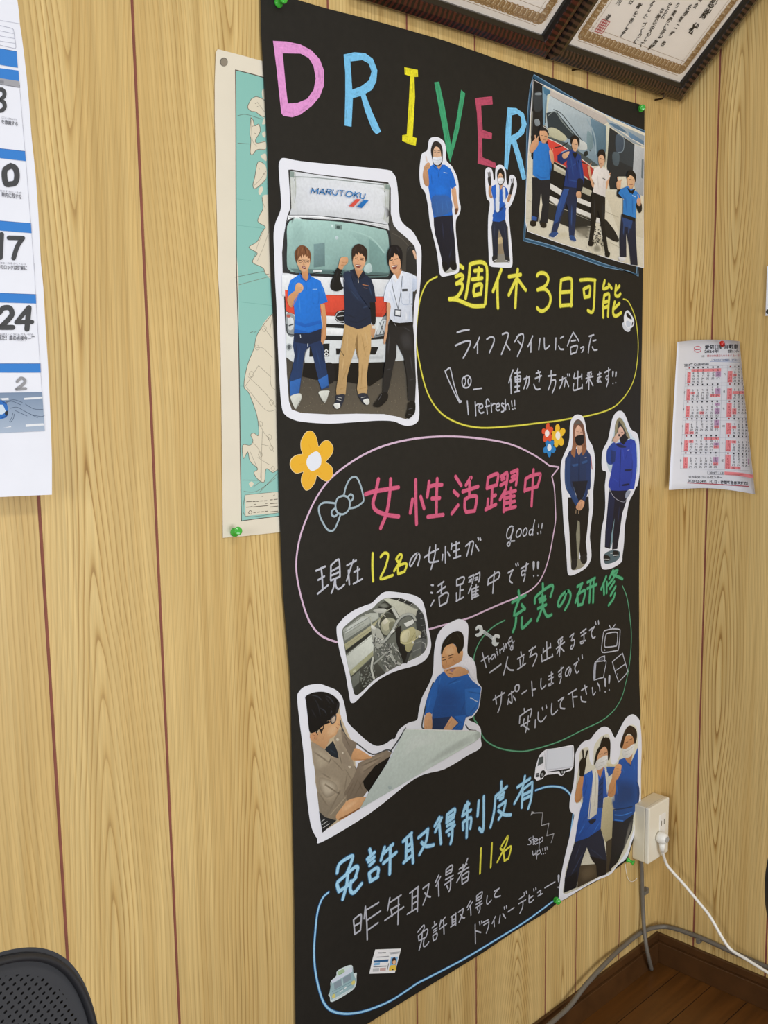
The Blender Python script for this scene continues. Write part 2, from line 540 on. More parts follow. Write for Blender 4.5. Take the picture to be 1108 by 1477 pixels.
# ------------------------------------------------------------------ the two panelled walls
def panel_wall(name, boards, place, lo_ext, height, hi_ext=0):
    """boards: (edge0, edge1, centre, figure height, strength, period); place(s, z, off) puts a wall point into the room"""
    mb = MB()
    grain, fig = [], []
    g = 0.0021
    for n, (s0, s1, sc, zc, amp, per) in enumerate(boards):
        a, c = s0 + (g if s0 > 0.0001 or not lo_ext else -0.001), s1 - (g if n < len(boards) - 1 or not hi_ext else -0.001)
        pts = [place(a, 0, 0), place(c, 0, 0), place(c, height, 0), place(a, height, 0),
               place(a + 0.0012, 0, -0.0008), place(c - 0.0012, 0, -0.0008)]
        back = [place(a, 0, -0.001), place(c, 0, -0.001), place(c, height, -0.001), place(a, height, -0.001)]
        mb.add(pts[:4] + back, [(0, 1, 2, 3), (0, 3, 7, 4), (1, 5, 6, 2)], (1, 1, 1, 1), 0)
        for p, (s, z) in zip(range(8), [(a, 0), (c, 0), (c, height), (a, height)] * 2):
            grain.append((s - sc, z - zc, n * 3.7 + len(boards) * 11.3)); fig.append((amp, per, 0))
    lo, hi = boards[0][0] - (0.06 if lo_ext else 0), boards[-1][1] + (0.06 if hi_ext else 0)
    pts = [place(lo, 0, -0.001), place(hi, 0, -0.001), place(hi, height, -0.001), place(lo, height, -0.001),
           place(lo, 0, -0.05), place(hi, 0, -0.05), place(hi, height, -0.05), place(lo, height, -0.05)]
    mb.add(pts, [(0, 1, 2, 3), (4, 7, 6, 5), (0, 4, 5, 1), (1, 5, 6, 2), (2, 6, 7, 3), (3, 7, 4, 0)], (1, 1, 1, 1), 1)
    grain += [(0, 0, 0)] * 8; fig += [(0, 1, 0)] * 8
    o = mb.build(name, [M['wood'], M['groove']])
    for nm, dat in (('grain', grain), ('figure', fig)):
        at = o.data.attributes.new(nm, 'FLOAT_VECTOR', 'POINT')
        fl = []
        for t in dat: fl.extend(t)
        at.data.foreach_set('vector', fl)
    o['kind'] = 'structure'
    return o

def bx_(u, v): return WL(u, v).x
def bz_(u, v): return WL(u, v).z
eB, eA, eH = bx_(56, 720), bx_(225, 740), bx_(473, 6)
e1, e2, e3, e4, e5 = bx_(594, 700), bx_(686, 700), bx_(793, 700), bx_(840, 700), bx_(906, 700)
left_boards = [(-1.35, -1.10, -1.22, 1.1, 3, 1.2), (-1.10, -0.94, -1.0, 0.9, 3, 1.1), (-0.94, -0.72, -0.85, 1.4, 3, 1.3), (-0.72, -0.52, -0.6, 1.0, 3, 1.0),
               (-0.52, -0.30, -0.42, 1.2, 3, 1.4), (-0.30, -0.06, -0.2, 1.0, 3, 1.1), (-0.06, 0.14, 0.06, 1.0, 3, 1.0), (0.14, 0.36, 0.25, 1.1, 3, 1.2),
               (0.36, eB, 0.43, 1.0, 2.0, 1.5), (eB, eA, bx_(118, 500), bz_(130, 560), 3.2, 1.5),
               (eA, eH, bx_(357, 800), bz_(350, 640), 3.6, 1.5), (eH, e1, bx_(560, 800), bz_(560, 900), 2.0, 1.6),
               (e1, e2, bx_(648, 1440), bz_(640, 1300), 2.5, 1.3), (e2, e3, bx_(746, 1400), bz_(746, 1150), 7.5, 1.5),
               (e3, e4, bx_(812, 1400), bz_(812, 1250), 1.5, 1.6), (e4, e5, bx_(866, 1400), bz_(866, 1440), 2.0, 1.5),
               (e5, CORNER_X, bx_(946, 320), bz_(940, 420), -3.0, 1.2)]
panel_wall('wall_back', left_boards, lambda s, z, off: Vector((s, -off, z)), 0, 2.5, 1)

def ry_(u, v): return -WR(u, v).y
rC = ry_(1020, 707); rD = ry_(1104.6, 1380)
right_boards = [(0.0, rC, ry_(985, 900), bz_(960, 900), 1.6, 1.8), (rC, rD, ry_(1046, 800), WR(1050, 230).z, -2.2, 1.02),
                (rD, rD + 0.16, rD + 0.09, 1.0, 3, 1.2), (rD + 0.16, rD + 0.36, rD + 0.25, 1.2, -3, 1.1), (rD + 0.36, rD + 0.50, rD + 0.43, 1.0, 3, 1.3),
                (rD + 0.50, rD + 0.72, rD + 0.6, 1.1, 3, 1.2), (rD + 0.72, rD + 0.95, rD + 0.83, 1.0, -3, 1.1), (rD + 0.95, rD + 1.2, rD + 1.07, 1.1, 3, 1.2),
                (rD + 1.2, rD + 1.5, rD + 1.33, 1.1, 3, 1.2)]
panel_wall('wall_right', right_boards, lambda s, z, off: Vector((CORNER_X - off, -s, z)), 1, 2.5)

# floor boards run along the poster wall
mb = MB()
ys = [FLR(989, 1394.7).y, FLR(1032, 1417).y, FLR(1090, 1434).y]
step = 0.075
edges = [0.0] + [y for y in ys]
while edges[-1] > -3.0: edges.append(edges[-1] - step)
for a, c in zip(edges[:-1], edges[1:]):
    mb.add([(-1.35, a - 0.0008, 0), (CORNER_X, a - 0.0008, 0), (CORNER_X, c + 0.0008, 0), (-1.35, c + 0.0008, 0)], [(0, 3, 2, 1)], None, 0)
mb.box((-1.35, -3.1, -0.05), (CORNER_X, 0, -0.0015), None, 1)
fl = mb.build('floor', [M['floor'], M['seam']]); fl['kind'] = 'structure'

# baseboards: thick lower board, thinner cap set back
BBH, BBT = 0.064, 0.013
mb = MB()
mb.box((-1.35, -BBT, 0.0), (CORNER_X - BBT, -0.0002, BBH * 0.74))
mb.box((-1.35, -BBT + 0.006, BBH * 0.74), (CORNER_X - BBT + 0.006, -0.0002, BBH))
o = mb.build('baseboard_back', M['baseboard'], bevel=0.0012); o['kind'] = 'structure'
mb = MB()
mb.box((CORNER_X - BBT, -1.9, 0.0), (CORNER_X - 0.0002, 0, BBH * 0.74))
mb.box((CORNER_X - BBT + 0.006, -1.9, BBH * 0.74), (CORNER_X - 0.0002, 0, BBH))
o = mb.build('baseboard_right', M['baseboard'], bevel=0.0012); o['kind'] = 'structure'
# ------------------------------------------------------------------ the big hand-made poster
PO = 0.0040                                         # front of the black sheet, metres off the wall
def on_poster(u, v, off=0.0): return WL(u, v, PO + off)

poster = empty('poster', (WL(660, 1400).x, 0, WL(480, 1500).z),
               'large black hand-lettered recruiting poster with cut-out photographs pinned on the wood panelling', 'poster')
OUT = '''376,-14 402,-7 430,0 472,12.4 530,27 586,42.5 640,58 686,74 742,94 799,113 849,129 885,140 918,149 930,153
 929,300 927.5,400 926.3,490 925.4,533 922.8,724 922,824 922.3,980 924,1030 924.5,1150 919,1195 905,1241 889,1253 863,1270 842,1281 814,1298 806,1301
 788,1316 740,1345 700,1372 660,1397 620,1421.5 575,1449 530,1477 480,1509 427,1543
 426.5,1477 425,1316 419,980 408.4,857 403.4,744 400.7,643 397.5,508 391,400 388,310 386,216 380.5,109 377,50'''
mb = MB()
mb.prism([on_poster(u, v) for u, v in parse(OUT)[0]], (0, 0.0004, 0))
mb.build('backing_sheet', M['black_paper'], poster)

def letter_part(name, colour, halo, width, txt, blk, label=None, lift=0.0002, hw=1.55, fills=None):
    """marker strokes of metric width on the sheet; halo = darker edge where the ink soaked in"""
    mb = MB()
    rows = parse(txt, blk)
    k = 0
    passes = [(halo, width * hw, lift)] if halo else []
    passes.append((colour, width, lift + 0.0001))
    for col, w, off in passes:
        c = hexcol(col)
        for P in rows:
            P2 = spline(P, len(P) > 3 and P[0] == P[-1] and False, 5)
            loc = [on_poster(u, v) for u, v in P2]
            q = [(p.x, p.z) for p in loc]
            closed = len(P) > 3 and math.hypot(P[0][0] - P[-1][0], P[0][1] - P[-1][1]) < 0.01
            k += 1
            for poly in ribbon(q, w, closed):
                mb.face([(x, -(PO + off) - 0.0000012 * k, z) for x, z in poly], c)
    if fills:
        draw(mb, fills, blk, on_poster, lift + 0.0002)
    return mb.build(name, M['ink'], poster, label=label)

# --- title: six big outlined letters, each filled with strokes of marker
TITLE = [
 ('dd94cf', 'Q', ['70,95 170,100 270,122 350,165 410,230 440,310 440,420 410,500 350,570 270,630 210,650 145,640 130,620 115,480 95,290',
                  '140,185 270,188 330,220 365,280 380,370 365,450 320,515 250,545 178,550 160,400'], 'pink letter D'),
 ('76bfe9', 'Q', ['583,195 660,178 740,185 795,225 828,310 820,390 790,450 740,480 790,610 855,755 820,775 790,740 740,610 708,495 650,512 640,720 590,710 595,480 595,330',
                  '632,245 720,235 765,260 785,320 770,380 710,425 645,450 640,360'], 'pale blue letter R after the pink D'),
 ('e3da2a', 'R', ['118,85 215,105 217,155 190,155 195,300 178,590 208,600 200,655 155,645 102,620 103,580 135,575 150,350 160,150 120,138'], 'yellow letter I'),
 ('3f9f71', 'R', ['335,195 370,190 410,370 458,655 495,470 530,250 560,275 510,560 450,778 425,690 390,500'], 'green letter V'),
 ('b84d68', 'R', ['630,310 755,297 760,355 675,365 685,540 755,565 752,608 682,600 685,740 780,780 782,818 650,785 655,640 645,420'], 'crimson letter E'),
 ('7cc4ee', 'R', ['868,378 930,382 985,420 1007,500 985,570 930,615 975,760 1003,895 975,905 900,635 890,650 868,832 843,815 855,520',
                  '897,435 940,425 965,450 970,510 945,555 893,585'], 'pale blue letter R at the end'),
]
def with_hole(outer, inner):
    """one outline that runs round the outer edge, cuts across and runs round the inner edge backwards"""
    best = min(((o[0] - i[0]) ** 2 + (o[1] - i[1]) ** 2, a, b) for a, o in enumerate(outer) for b, i in enumerate(inner))
    a, b = best[1], best[2]
    inn = inner[b:] + inner[:b] + [inner[b]]
    return outer[:a + 1] + list(reversed(inn)) + outer[a:]
for colr, blk, loops, lab in TITLE:
    mb = MB()
    rnd = random.Random(colr)
    polys = [parse(t, blk)[0] for t in loops]
    outer = polys[0]
    ring = with_hole(outer, polys[1]) if len(polys) > 1 else outer
    base = hexcol(colr)
    mb.face([on_poster(u, v, 0.0002) for u, v in ring], base)
    # streaks of the marker along the letter
    for p in polys:
        cx = sum(q[0] for q in p) / len(p); cy = sum(q[1] for q in p) / len(p)
    n = 0
    tries = 0
    xs = [q[0] for q in outer]; ys2 = [q[1] for q in outer]
    while n < 46 and tries < 3000:
        tries += 1
        e = rnd.randrange(len(outer))
        p, q = outer[e], outer[(e + 1) % len(outer)]
        d = (q[0] - p[0], q[1] - p[1]); l = math.hypot(*d)
        if l < 4: continue
        nn = (-d[1] / l, d[0] / l)
        t0 = rnd.random() * 0.7; t1 = min(1, t0 + rnd.uniform(0.15, 0.5)); s = rnd.uniform(1.0, 9.5) * rnd.choice((-1, 1))
        A = (p[0] + d[0] * t0 + nn[0] * s, p[1] + d[1] * t0 + nn[1] * s); B = (p[0] + d[0] * t1 + nn[0] * s, p[1] + d[1] * t1 + nn[1] * s)
        ok = all(inside(z, outer) and (len(polys) < 2 or not inside(z, polys[1])) for z in (A, B, ((A[0] + B[0]) / 2, (A[1] + B[1]) / 2)))
        if not ok: continue
        n += 1
        g = rnd.choice((0.80, 0.86, 1.1, 1.14))
        c = tuple(min(1, x * g) for x in base[:3]) + (1,)
        for poly in ribbon([A, B], rnd.uniform(0.6, 1.3)):
            mb.face([on_poster(u, v, 0.0003 + n * 0.000004) for u, v in poly], c)
    mb.build('title_letter', M['ink'], poster, label=lab)

YEL, YELH = 'e2dc50', '5c5a16'
WHT = 'b9bcc8'
BLU, BLUH = 'a5d8f6', '2d5f86'
PNK, PNKH = 'd05d80', '5a2434'
GRN, GRNH = '53a97c', '0f4429'

# --- headings
letter_part('heading_lettering', YEL, YELH, 0.0060, '''170,95 205,120; 130,212 180,195 205,215 185,255 135,290; 135,290 180,280 200,315 180,380 130,440 60,455; 60,455 140,460 270,515 340,530 430,525;
 280,85 265,260 233,440; 280,85 340,65 410,62 450,95 462,170 458,300 443,500; 328,153 408,145; 375,125 365,240; 305,245 408,230; 330,310 318,370 325,415; 330,312 380,295 405,305 400,350 395,400; 325,415 395,395;
 613,140 575,240 525,370; 572,250 572,400 577,545; 695,215 820,193; 788,140 780,220 770,380 762,540; 778,230 730,330 693,410; 785,235 830,300 873,358;
 @B 35,130 60,105 110,105 148,140 150,190 115,245 40,282; 60,275 120,275 165,320 178,380 160,450 110,500 70,505 35,475;
 290,180 280,320 282,455; 290,180 350,160 395,165 405,220 398,450; 285,310 395,300; 285,450 405,440;
 495,178 580,172 655,180; 650,190 645,350 635,490 610,520 575,500; 530,275 540,360; 530,275 580,250 600,260 592,350; 540,360 592,350;
 755,185 740,268 790,255; 797,222 828,265; 750,340 738,450 740,570; 750,340 790,325 803,345 795,450 790,560; 745,415 795,400; 742,475 795,455;
 875,235 868,300 870,340 900,348 922,325; 912,240 875,285; 862,410 845,480 848,545 880,558 930,525; 912,425 855,480''', 'A', 'yellow handwritten heading at the top of the poster', hw=1.4)
letter_part('heading_lettering', PNK, PNKH, 0.0062, '''530,118 505,240 487,310 510,365 590,400 692,415; 628,118 625,190 600,370 548,508; 428,237 500,215 690,183;
 803,280 785,385; 828,125 830,300 835,475; 868,258 895,350; 935,138 930,190 920,258; 930,178 980,165 1038,162; 1000,115 995,250 993,400; 958,272 1020,268; 925,418 1048,402;
 @F 205,152 250,222; 192,270 225,302; 175,447 225,382; 330,160 310,185 288,220; 262,272 385,232; 325,165 318,178 315,300; 280,335 278,400 290,435; 280,335 320,312 370,310 372,350 358,425; 290,435 358,425;
 465,160 455,245; 465,160 515,135 545,138 535,215; 455,245 535,218; 498,240 492,385; 498,310 525,300; 465,335 458,410; 445,415 528,375;
 570,150 615,120; 615,120 620,150 610,225; 575,175 595,165; 565,222 600,200; 650,120 700,98; 700,98 698,150 688,218; 655,155 680,143; 645,190 680,170;
 608,250 560,335; 595,290 590,430; 648,245 642,400; 605,285 685,265; 600,325 675,308; 600,365 678,350; 590,418 685,392;
 765,170 757,268; 765,170 810,145 870,132 883,145 860,230; 757,262 860,232; 828,98 820,240 812,385''', 'E', 'pink handwritten heading', hw=1.3)
letter_part('heading_lettering', GRN, GRNH, 0.0056, '''155,235 160,280; 105,325 210,268; 165,285 120,425 205,375; 180,345 205,380; 135,450 130,500 110,560; 182,450 185,530 255,465;
 348,178 350,215; 285,330 295,280 395,200 430,200 410,280; 320,300 365,280; 325,322 370,303; 310,375 375,345; 345,265 345,360 305,470; 350,370 380,435 418,425;
 540,235 520,300 485,355 470,340 490,280 545,235 570,260 560,320 525,385; 625,200 665,175; 660,185 635,250 610,325; 625,265 630,350; 625,265 680,230 685,260 665,340; 630,350 665,340;
 705,165 765,132; 705,215 778,182; 730,160 720,325; 755,150 750,325; 855,120 815,220; 835,180 838,262; 860,165 858,250; 910,70 880,135; 900,90 945,72 900,150 870,185; 905,100 985,138;
 920,160 885,215; 930,200 890,270; 925,255 910,300 875,348''', 'I', 'green handwritten heading')
letter_part('heading_lettering', BLU, BLUH, 0.0058, '''90,490 110,420 205,358 205,400 165,500; 95,565 90,590 105,640; 95,565 170,500 235,445 255,460 230,540; 105,640 180,590 240,530; 175,500 165,590 135,700; 200,560 195,630 225,650 285,580;
 350,305 360,340; 330,382 388,330; 340,403 385,368; 350,432 385,400; 345,500 355,560; 345,495 400,455 420,470 410,525; 355,560 415,525; 468,290 440,390; 465,335 535,265; 515,280 510,500; 460,415 562,330;
 618,240 685,175; 645,225 640,385; 680,180 690,300 697,410; 650,280 684,255; 645,325 686,300; 622,410 692,350; 740,210 815,145; 815,145 800,240 748,345; 765,250 800,280 860,270;
 @M 145,425 105,500; 165,430 110,550; 145,490 160,655; 215,400 210,470; 215,400 270,355 285,365 270,425; 213,435 272,395; 210,470 270,428; 215,500 275,465; 210,550 280,495; 262,480 258,600 245,655; 230,576 232,580;
 375,320 350,410; 365,355 410,305; 350,410 425,360; 395,290 388,600; 355,470 358,530; 360,465 425,430 420,520; 495,280 485,410; 540,240 535,530 500,522;
 695,110 695,180; 645,235 745,152; 645,235 630,380 600,510; 665,250 720,205; 680,225 685,265; 715,205 710,250; 683,265 710,250; 670,330 735,280; 735,280 715,370 672,440; 670,365 720,400 780,402;
 840,155 950,80; 905,60 880,170 812,300; 885,185 878,335; 885,180 960,120 970,135 960,260 935,345; 883,228 962,188; 880,270 958,230''', 'L', 'light blue handwritten heading near the bottom', hw=1.45)

# --- handwritten lines in white pencil
WW = 0.0030
def white(txt, blk, w=WW, fills=None, name='body_lettering'): letter_part(name, WHT, None, w, txt, blk, fills=fills)
white('''143,145 205,125 270,115; 125,285 200,250 255,235 285,250 255,330 207,417; 380,198 355,255 325,305; 360,250 360,365; 458,218 500,192 535,205 530,260 487,358;
 625,165 665,148 688,165 665,250 615,375; 668,275 705,328; 800,170 755,245; 780,190 830,160 850,185 835,280 785,397; 790,235 825,275; 948,183 925,240 897,295; 930,245 928,352;
 @D 65,210 52,325; 110,205 118,320 168,285; 235,205 230,325; 285,205 315,185; 265,290 280,320 315,325; 420,145 385,215 358,285; 420,145 455,195 478,235; 400,235 445,228; 390,305 395,375; 390,305 440,285 465,290 455,345; 395,375 455,352;
 500,310 530,298 528,325 510,355; 590,185 638,170; 612,180 590,280 580,360; 630,235 662,225; 622,300 640,330 675,328''', 'C')
white('''738,545 715,610 693,680; 715,640 718,795; 790,532 780,560; 755,580 815,568; 760,620 762,670; 760,620 815,610 815,665; 762,645 815,640; 762,670 815,665; 785,570 785,770; 758,725 805,715; 755,780 805,768;
 855,640 912,618; 912,615 905,690 885,740; 885,610 875,680 853,742;
 @D 25,580 70,565; 15,635 80,605; 45,550 62,605 55,668; 0,700 15,738 35,752 65,745; 185,550 183,590; 153,610 232,597; 187,605 180,680 153,755; 178,662 228,650 225,715 197,788;
 275,655 335,630 338,640 325,720; 305,620 300,680 275,738; 345,655 360,690 370,718; 358,590 363,606; 378,590 382,606; 435,580 430,635 510,610; 510,590 510,640; 470,560 465,750; 425,690 425,760 515,730; 515,700 515,740;
 575,578 612,565; 555,635 630,612; 590,570 585,750; 570,600 580,620; 615,585 605,605; 580,640 558,685; 595,645 630,710; 680,595 715,580; 680,630 715,615; 700,565 700,660 680,670 675,655 700,650 715,675;
 755,570 812,540; 795,525 795,600 775,610 768,630 782,645 795,625 790,670 775,720; 842,687 843,688; 872,680 873,681''', 'C',
      fills='#b9bcc8 s @D 836,560 846,556 852,562 848,605 842,620 836,605; 870,565 880,560 886,566 880,610 874,622 868,608')
white('''250,875 262,1018; 335,885 342,1030; 337,930 365,905 380,912; 375,955 410,945 415,925 400,905 378,930 375,975 395,1003 425,995; 485,880 470,855 452,875 458,940 465,1010; 445,935 490,925; 505,900 510,990; 508,930 530,905 548,905;
 555,940 590,930 585,900 562,915 555,950 570,975 595,970; 640,905 620,900 618,925 640,945 640,980 615,990; 655,858 660,970; 660,930 680,905 695,925 700,965; 722,875 728,930; 735,962 738,966; 755,870 757,925; 758,950 760,954''', 'C', 0.0026)
white('''110,437 200,395; 160,410 170,500 175,610; 130,530 192,493; 125,668 228,582; 258,385 255,530; 258,385 320,330 342,345 348,495; 265,440 340,400; 262,485 342,450; 258,535 348,495; 298,520 285,600 262,660; 302,515 305,580 325,618 355,610 392,575;
 418,385 510,335; 483,328 455,410 415,535; 432,435 442,575; 490,450 545,420; 525,400 525,540; 483,568 572,518''', 'G')
white('''155,405 115,490 85,530 75,505 95,450 140,405 170,412 175,450 155,525; 278,340 268,420 275,490 362,480; 335,320 325,430 288,560; 222,443 290,395 365,360;
 405,415 400,470; 432,335 432,495; 455,390 475,425; 495,305 490,365; 495,330 570,297; 540,288 540,440; 515,385 570,362; 512,455 583,427; 635,330 690,285 712,300 690,415; 675,300 665,360 645,428; 735,320 765,375; 757,245 765,265; 778,248 785,270''', 'G2')
letter_part('body_lettering', YEL, YELH, 0.0042, '''675,265 672,400 680,540; 755,300 790,262 825,270 825,320 795,420 755,518 875,483; 910,320 945,275 965,290 945,350 890,438; 920,340 945,365; 925,395 930,470; 925,395 990,365 1015,380 995,440; 930,470 995,445''', 'G', 'yellow headcount in the middle line', hw=1.35)
white('''478,160 455,148 420,180 402,240 408,285 430,288 455,250 478,165; 475,190 450,290 435,370 415,372 408,350 440,325 493,318; 545,180 520,210 510,255 525,275 555,255 570,210 560,182 545,180; 620,170 600,190 587,235 597,260 620,250 635,215 630,180 620,170;
 690,185 665,200 658,235 668,250 690,235 705,190; 722,82 700,190 700,250; 767,130 765,160; 755,228 757,236; 808,120 802,170; 790,210 792,230''', 'H', 0.0026)
white('''292,718 310,722; 288,795 302,798; 288,925 318,872; 360,725 415,685; 350,795 432,735; 395,705 390,800; 368,840 375,930; 368,840 430,798 462,810 445,895; 375,930 445,895;
 545,665 545,725; 545,665 600,640 622,650 605,705; 545,725 605,705; 580,725 575,855; 580,775 610,765; 542,800 545,880; 540,880 612,840;
 665,645 712,618; 712,618 710,660 700,700; 672,672 695,660; 665,690 690,680; 725,620 775,592; 775,592 775,640 765,685; 728,650 755,640; 730,670 755,660;
 692,725 662,800; 695,760 698,860; 740,715 735,835; 700,760 760,735; 698,790 758,770; 698,820 755,805; 698,850 762,822; 862,655 855,718; 862,655 945,595 975,605 960,655; 855,715 960,655; 922,585 912,700 905,800;
 @H 418,682 475,645; 475,645 445,710 435,770 465,798; 505,580 512,603; 530,572 535,598; 565,635 648,580; 628,570 615,680 585,710 570,700 580,660 612,665 610,720 595,780; 709,716 711,719; 756,711 758,713''', 'G2',
      fills='#b9bcc8 s @H 700,560 713,548 724,562 720,630 710,652 702,635; 750,560 765,550 776,562 770,620 760,642 752,625')
white('''190,455 230,610; 178,543 250,490; 255,510 262,555; 258,530 285,500; 320,470 295,480 282,515 300,520 325,480 328,505; 345,440 355,480; 340,412 342,416; 375,420 380,460; 378,435 405,405 415,440; 420,385 428,420; 412,360 414,364; 438,360 445,400; 442,375 465,345 478,385;
 495,285 475,310 478,335 500,325 500,290 515,400 500,425 490,400 530,330''', 'J', 0.0026)
white('''270,665 388,578; 460,500 440,590 415,690; 445,595 480,635 522,640; 600,445 605,480; 565,520 635,475; 590,530 598,610; 630,500 618,590; 565,632 650,570; 688,435 758,388; 725,400 695,500; 695,500 755,465 770,490 728,595;
 840,410 838,455; 838,450 915,390; 915,355 918,400; 875,340 880,520; 820,480 825,548; 825,548 940,490; 935,470 940,495; 1000,320 1045,288; 978,410 1065,340; 1025,300 1010,490; 995,335 1005,360; 1045,310 1035,335; 1010,400 985,465; 1020,395 1060,440;
 @K 250,300 290,265 265,340 295,330 300,370 275,430 255,425 270,395; 370,255 430,210; 375,290 430,255; 405,220 405,350 375,375 370,355 425,340; 468,225 525,185; 525,185 490,250 505,310 533,300; 535,130 542,160; 568,118 572,155''', 'J')
white('''305,955 425,880; 330,910 340,1000; 395,875 385,1000 355,1090; 470,905 530,860; 500,865 505,985 480,975; 470,945 460,1003; 520,920 545,960; 560,795 540,815 540,855 560,865 580,840 580,800 560,795; 612,890 662,855; 715,760 725,912; 722,850 758,840;
 815,730 812,800 825,838 865,800; 898,705 940,680; 898,740 945,715; 925,660 925,780 900,805 895,790 945,780; 1000,660 1050,610; 1030,610 1030,690 1010,710 1005,690 1028,680 1030,720 1015,778;
 @K 250,640 230,720 205,740 200,700 225,650 250,645 262,680 245,730; 295,610 335,580; 335,580 305,650 325,705 348,685; 345,540 352,565; 385,505 390,540''', 'J')
white('''635,1050 640,1085; 585,1205 590,1130; 590,1130 690,1060 715,1065 700,1140; 635,1160 630,1225 685,1270; 680,1130 670,1220 650,1300; 600,1235 695,1180; 755,1170 752,1250; 785,1090 785,1160 810,1190 835,1175 868,1130; 828,1040 835,1060; 868,1015 875,1040;
 930,995 925,1080 940,1115 990,1068; 1000,965 1058,928; 1058,928 1025,985 1025,1040 1068,1050; @K 230,945 320,888; 275,920 288,1085; 285,975 330,970; 378,900 440,860; 415,845 435,940; 372,970 385,1020 430,1030; 500,870 510,950 535,920; 560,820 580,860 585,905;
 644,914 646,916; 689,894 691,896''', 'J', fills='#b9bcc8 s @K 638,770 648,762 656,775 654,840 648,862 640,845; 684,740 696,728 704,742 700,805 690,832 682,815')
white('''110,540 120,650; 110,535 160,495 172,510 165,620; 118,585 168,555; 120,650 165,620; 205,430 195,525; 205,460 310,398; 205,440 215,540 220,695; 215,540 325,465; 220,620 305,560; 400,360 382,460; 395,400 490,338; 470,350 465,570; 405,455 475,415; 410,455 418,505; 360,540 510,433;
 560,322 628,270; 580,315 578,465; 625,272 620,470; 585,360 620,340; 582,410 620,385; 540,490 620,440; 665,285 712,248; 712,248 700,320 665,415; 680,320 700,345 725,352; 790,180 765,235; 805,190 770,265; 788,240 792,345;
 850,135 848,175; 850,135 890,100 902,110 892,155; 850,157 895,130; 848,178 892,155; 845,215 905,180; 838,255 905,205; 885,190 885,270 872,310; 855,265 865,285; 955,130 1015,90; 985,95 985,145; 948,165 1030,115; 1022,45 990,130 935,235;
 975,185 978,250; 975,185 1025,150 1030,165 1022,222; 978,215 1025,190; 978,250 1022,222''', 'N')
letter_part('body_lettering', YEL, YELH, 0.0042, '''630,130 622,330; 718,90 708,280; 795,110 835,45 845,38 830,100 760,240; 785,130 805,150; 810,160 818,230; 810,160 860,118 870,130 850,210; 818,230 850,212''', 'O', 'yellow headcount in the lowest section', hw=1.35)
white('''125,800 170,745 175,770 155,810; 130,830 135,870; 130,830 190,780 205,790 190,840; 135,870 190,840; 160,800 155,870 135,945; 175,850 170,910 190,910 212,880; 258,715 260,740; 240,765 275,735; 250,785 278,765; 250,803 278,783; 245,830 250,870; 245,830 275,810 280,825 272,855; 250,870 272,855;
 310,705 300,755; 308,725 345,680; 330,700 335,815; 300,775 355,735; 390,680 430,652; 398,675 400,740; 428,650 428,745; 402,705 428,690; 400,725 428,710; 388,758 430,730; 450,640 490,610; 490,610 480,660 455,720; 468,660 485,685 500,685;
 545,550 520,600; 560,560 525,620; 545,595 550,665; 595,510 595,550; 595,510 635,478 640,490 630,530; 597,530 632,508; 595,550 630,530; 590,580 635,550; 590,605 640,570; 620,565 622,615 612,645; 600,610 606,625; 680,510 675,560 685,575 712,545; 735,475 775,450; 775,450 740,495 745,520 785,510''', 'O', 0.0026)
white('''165,1130 168,1310; 168,1190 218,1205; 205,1105 210,1130; 225,1098 230,1120; 240,1110 290,1085; 245,1135 295,1105; 295,1105 290,1150 270,1210; 355,1055 325,1120; 342,1095 345,1150; 400,1045 390,1118; 425,1030 450,1070; 438,965 442,985; 458,955 462,975; 475,1010 530,972;
 580,890 625,860; 575,935 640,898; 615,915 610,970 585,1025; 625,830 628,848; 645,818 650,838; 672,855 672,920 690,920 715,895; 675,885 708,862; 715,795 718,812; 735,785 738,802; 752,830 782,808 775,850; 755,862 795,840; 820,785 915,730; 944,778 946,782''', 'P', 0.0026,
      fills='#b9bcc8 s 943,670 953,660 960,670 957,715 951,735 945,718')
white('''690,315 668,330 690,350 685,375 662,378; 710,300 712,378; 695,335 735,318; 725,355 755,335 740,325 722,350 730,375 755,365; 770,320 765,420; 768,335 795,310 800,340 768,365; 705,440 710,475 730,465 735,435 735,475; 750,435 742,515; 750,445 772,430 778,455 748,475;
 800,415 802,440; 820,408 822,432; 840,400 842,425; 789,467 791,469; 807,464 809,466; 824,459 826,461''', 'P', 0.0020)

# --- speech-bubble outlines
letter_part('bubble_outline', 'd9d250', '5c5a16', 0.0024, '''630.4,399 615.4,409 605.4,434 601,467.4 600.4,490 603.7,516.7 615.4,563.5 633.8,593.5 660.5,610 694,617 740,614.5 778,610 803.8,607 824,603.5 844.5,600.5 873,593 892,582 908,561.5 916,541 919.6,517 920.5,495 919,475 917,461 912,446 905.4,434 899,431.4''', 'X', 'thin yellow bubble outline', hw=1.7)
letter_part('bubble_outline', 'd3b6cf', None, 0.0030, '''485,926 463.5,917 446.8,897.3 435,864 427.4,824 429.4,790.5 438.4,757 456.8,717 480,687 517,660 557,642 603.7,632 653.8,629.6 704,634 740,642 771.4,657 793,672;
 793,672 806,673.6; 806,674.4 796,687; 796,687 799.6,705 801,732 801.3,750 798,771.6 791,807 781,833.5 768.5,848.7 749,860 720,872 704,879 679.6,890 664,895 640,901.5 620.4,907 590,914 540,924 485,926''', 'X', 'lavender bubble outline')
letter_part('bubble_outline', '5f9c7c', '0f4429', 0.0022, '''728,894.6 714.7,901.7 702.5,911.8 691.7,926 685,942.3 683,960 683,1030 687.6,1042.5 694.4,1058.7 702.5,1069.5 720,1079 745,1083.5 765,1082 805,1070 841.4,1052.3 867,1040 885,1025 896.7,1006 903,982.9 907,963.6 910,938 910.6,912 909,895 907.7,882 904,860.5 897.8,845''', 'X', 'thin green bubble outline', hw=1.8)
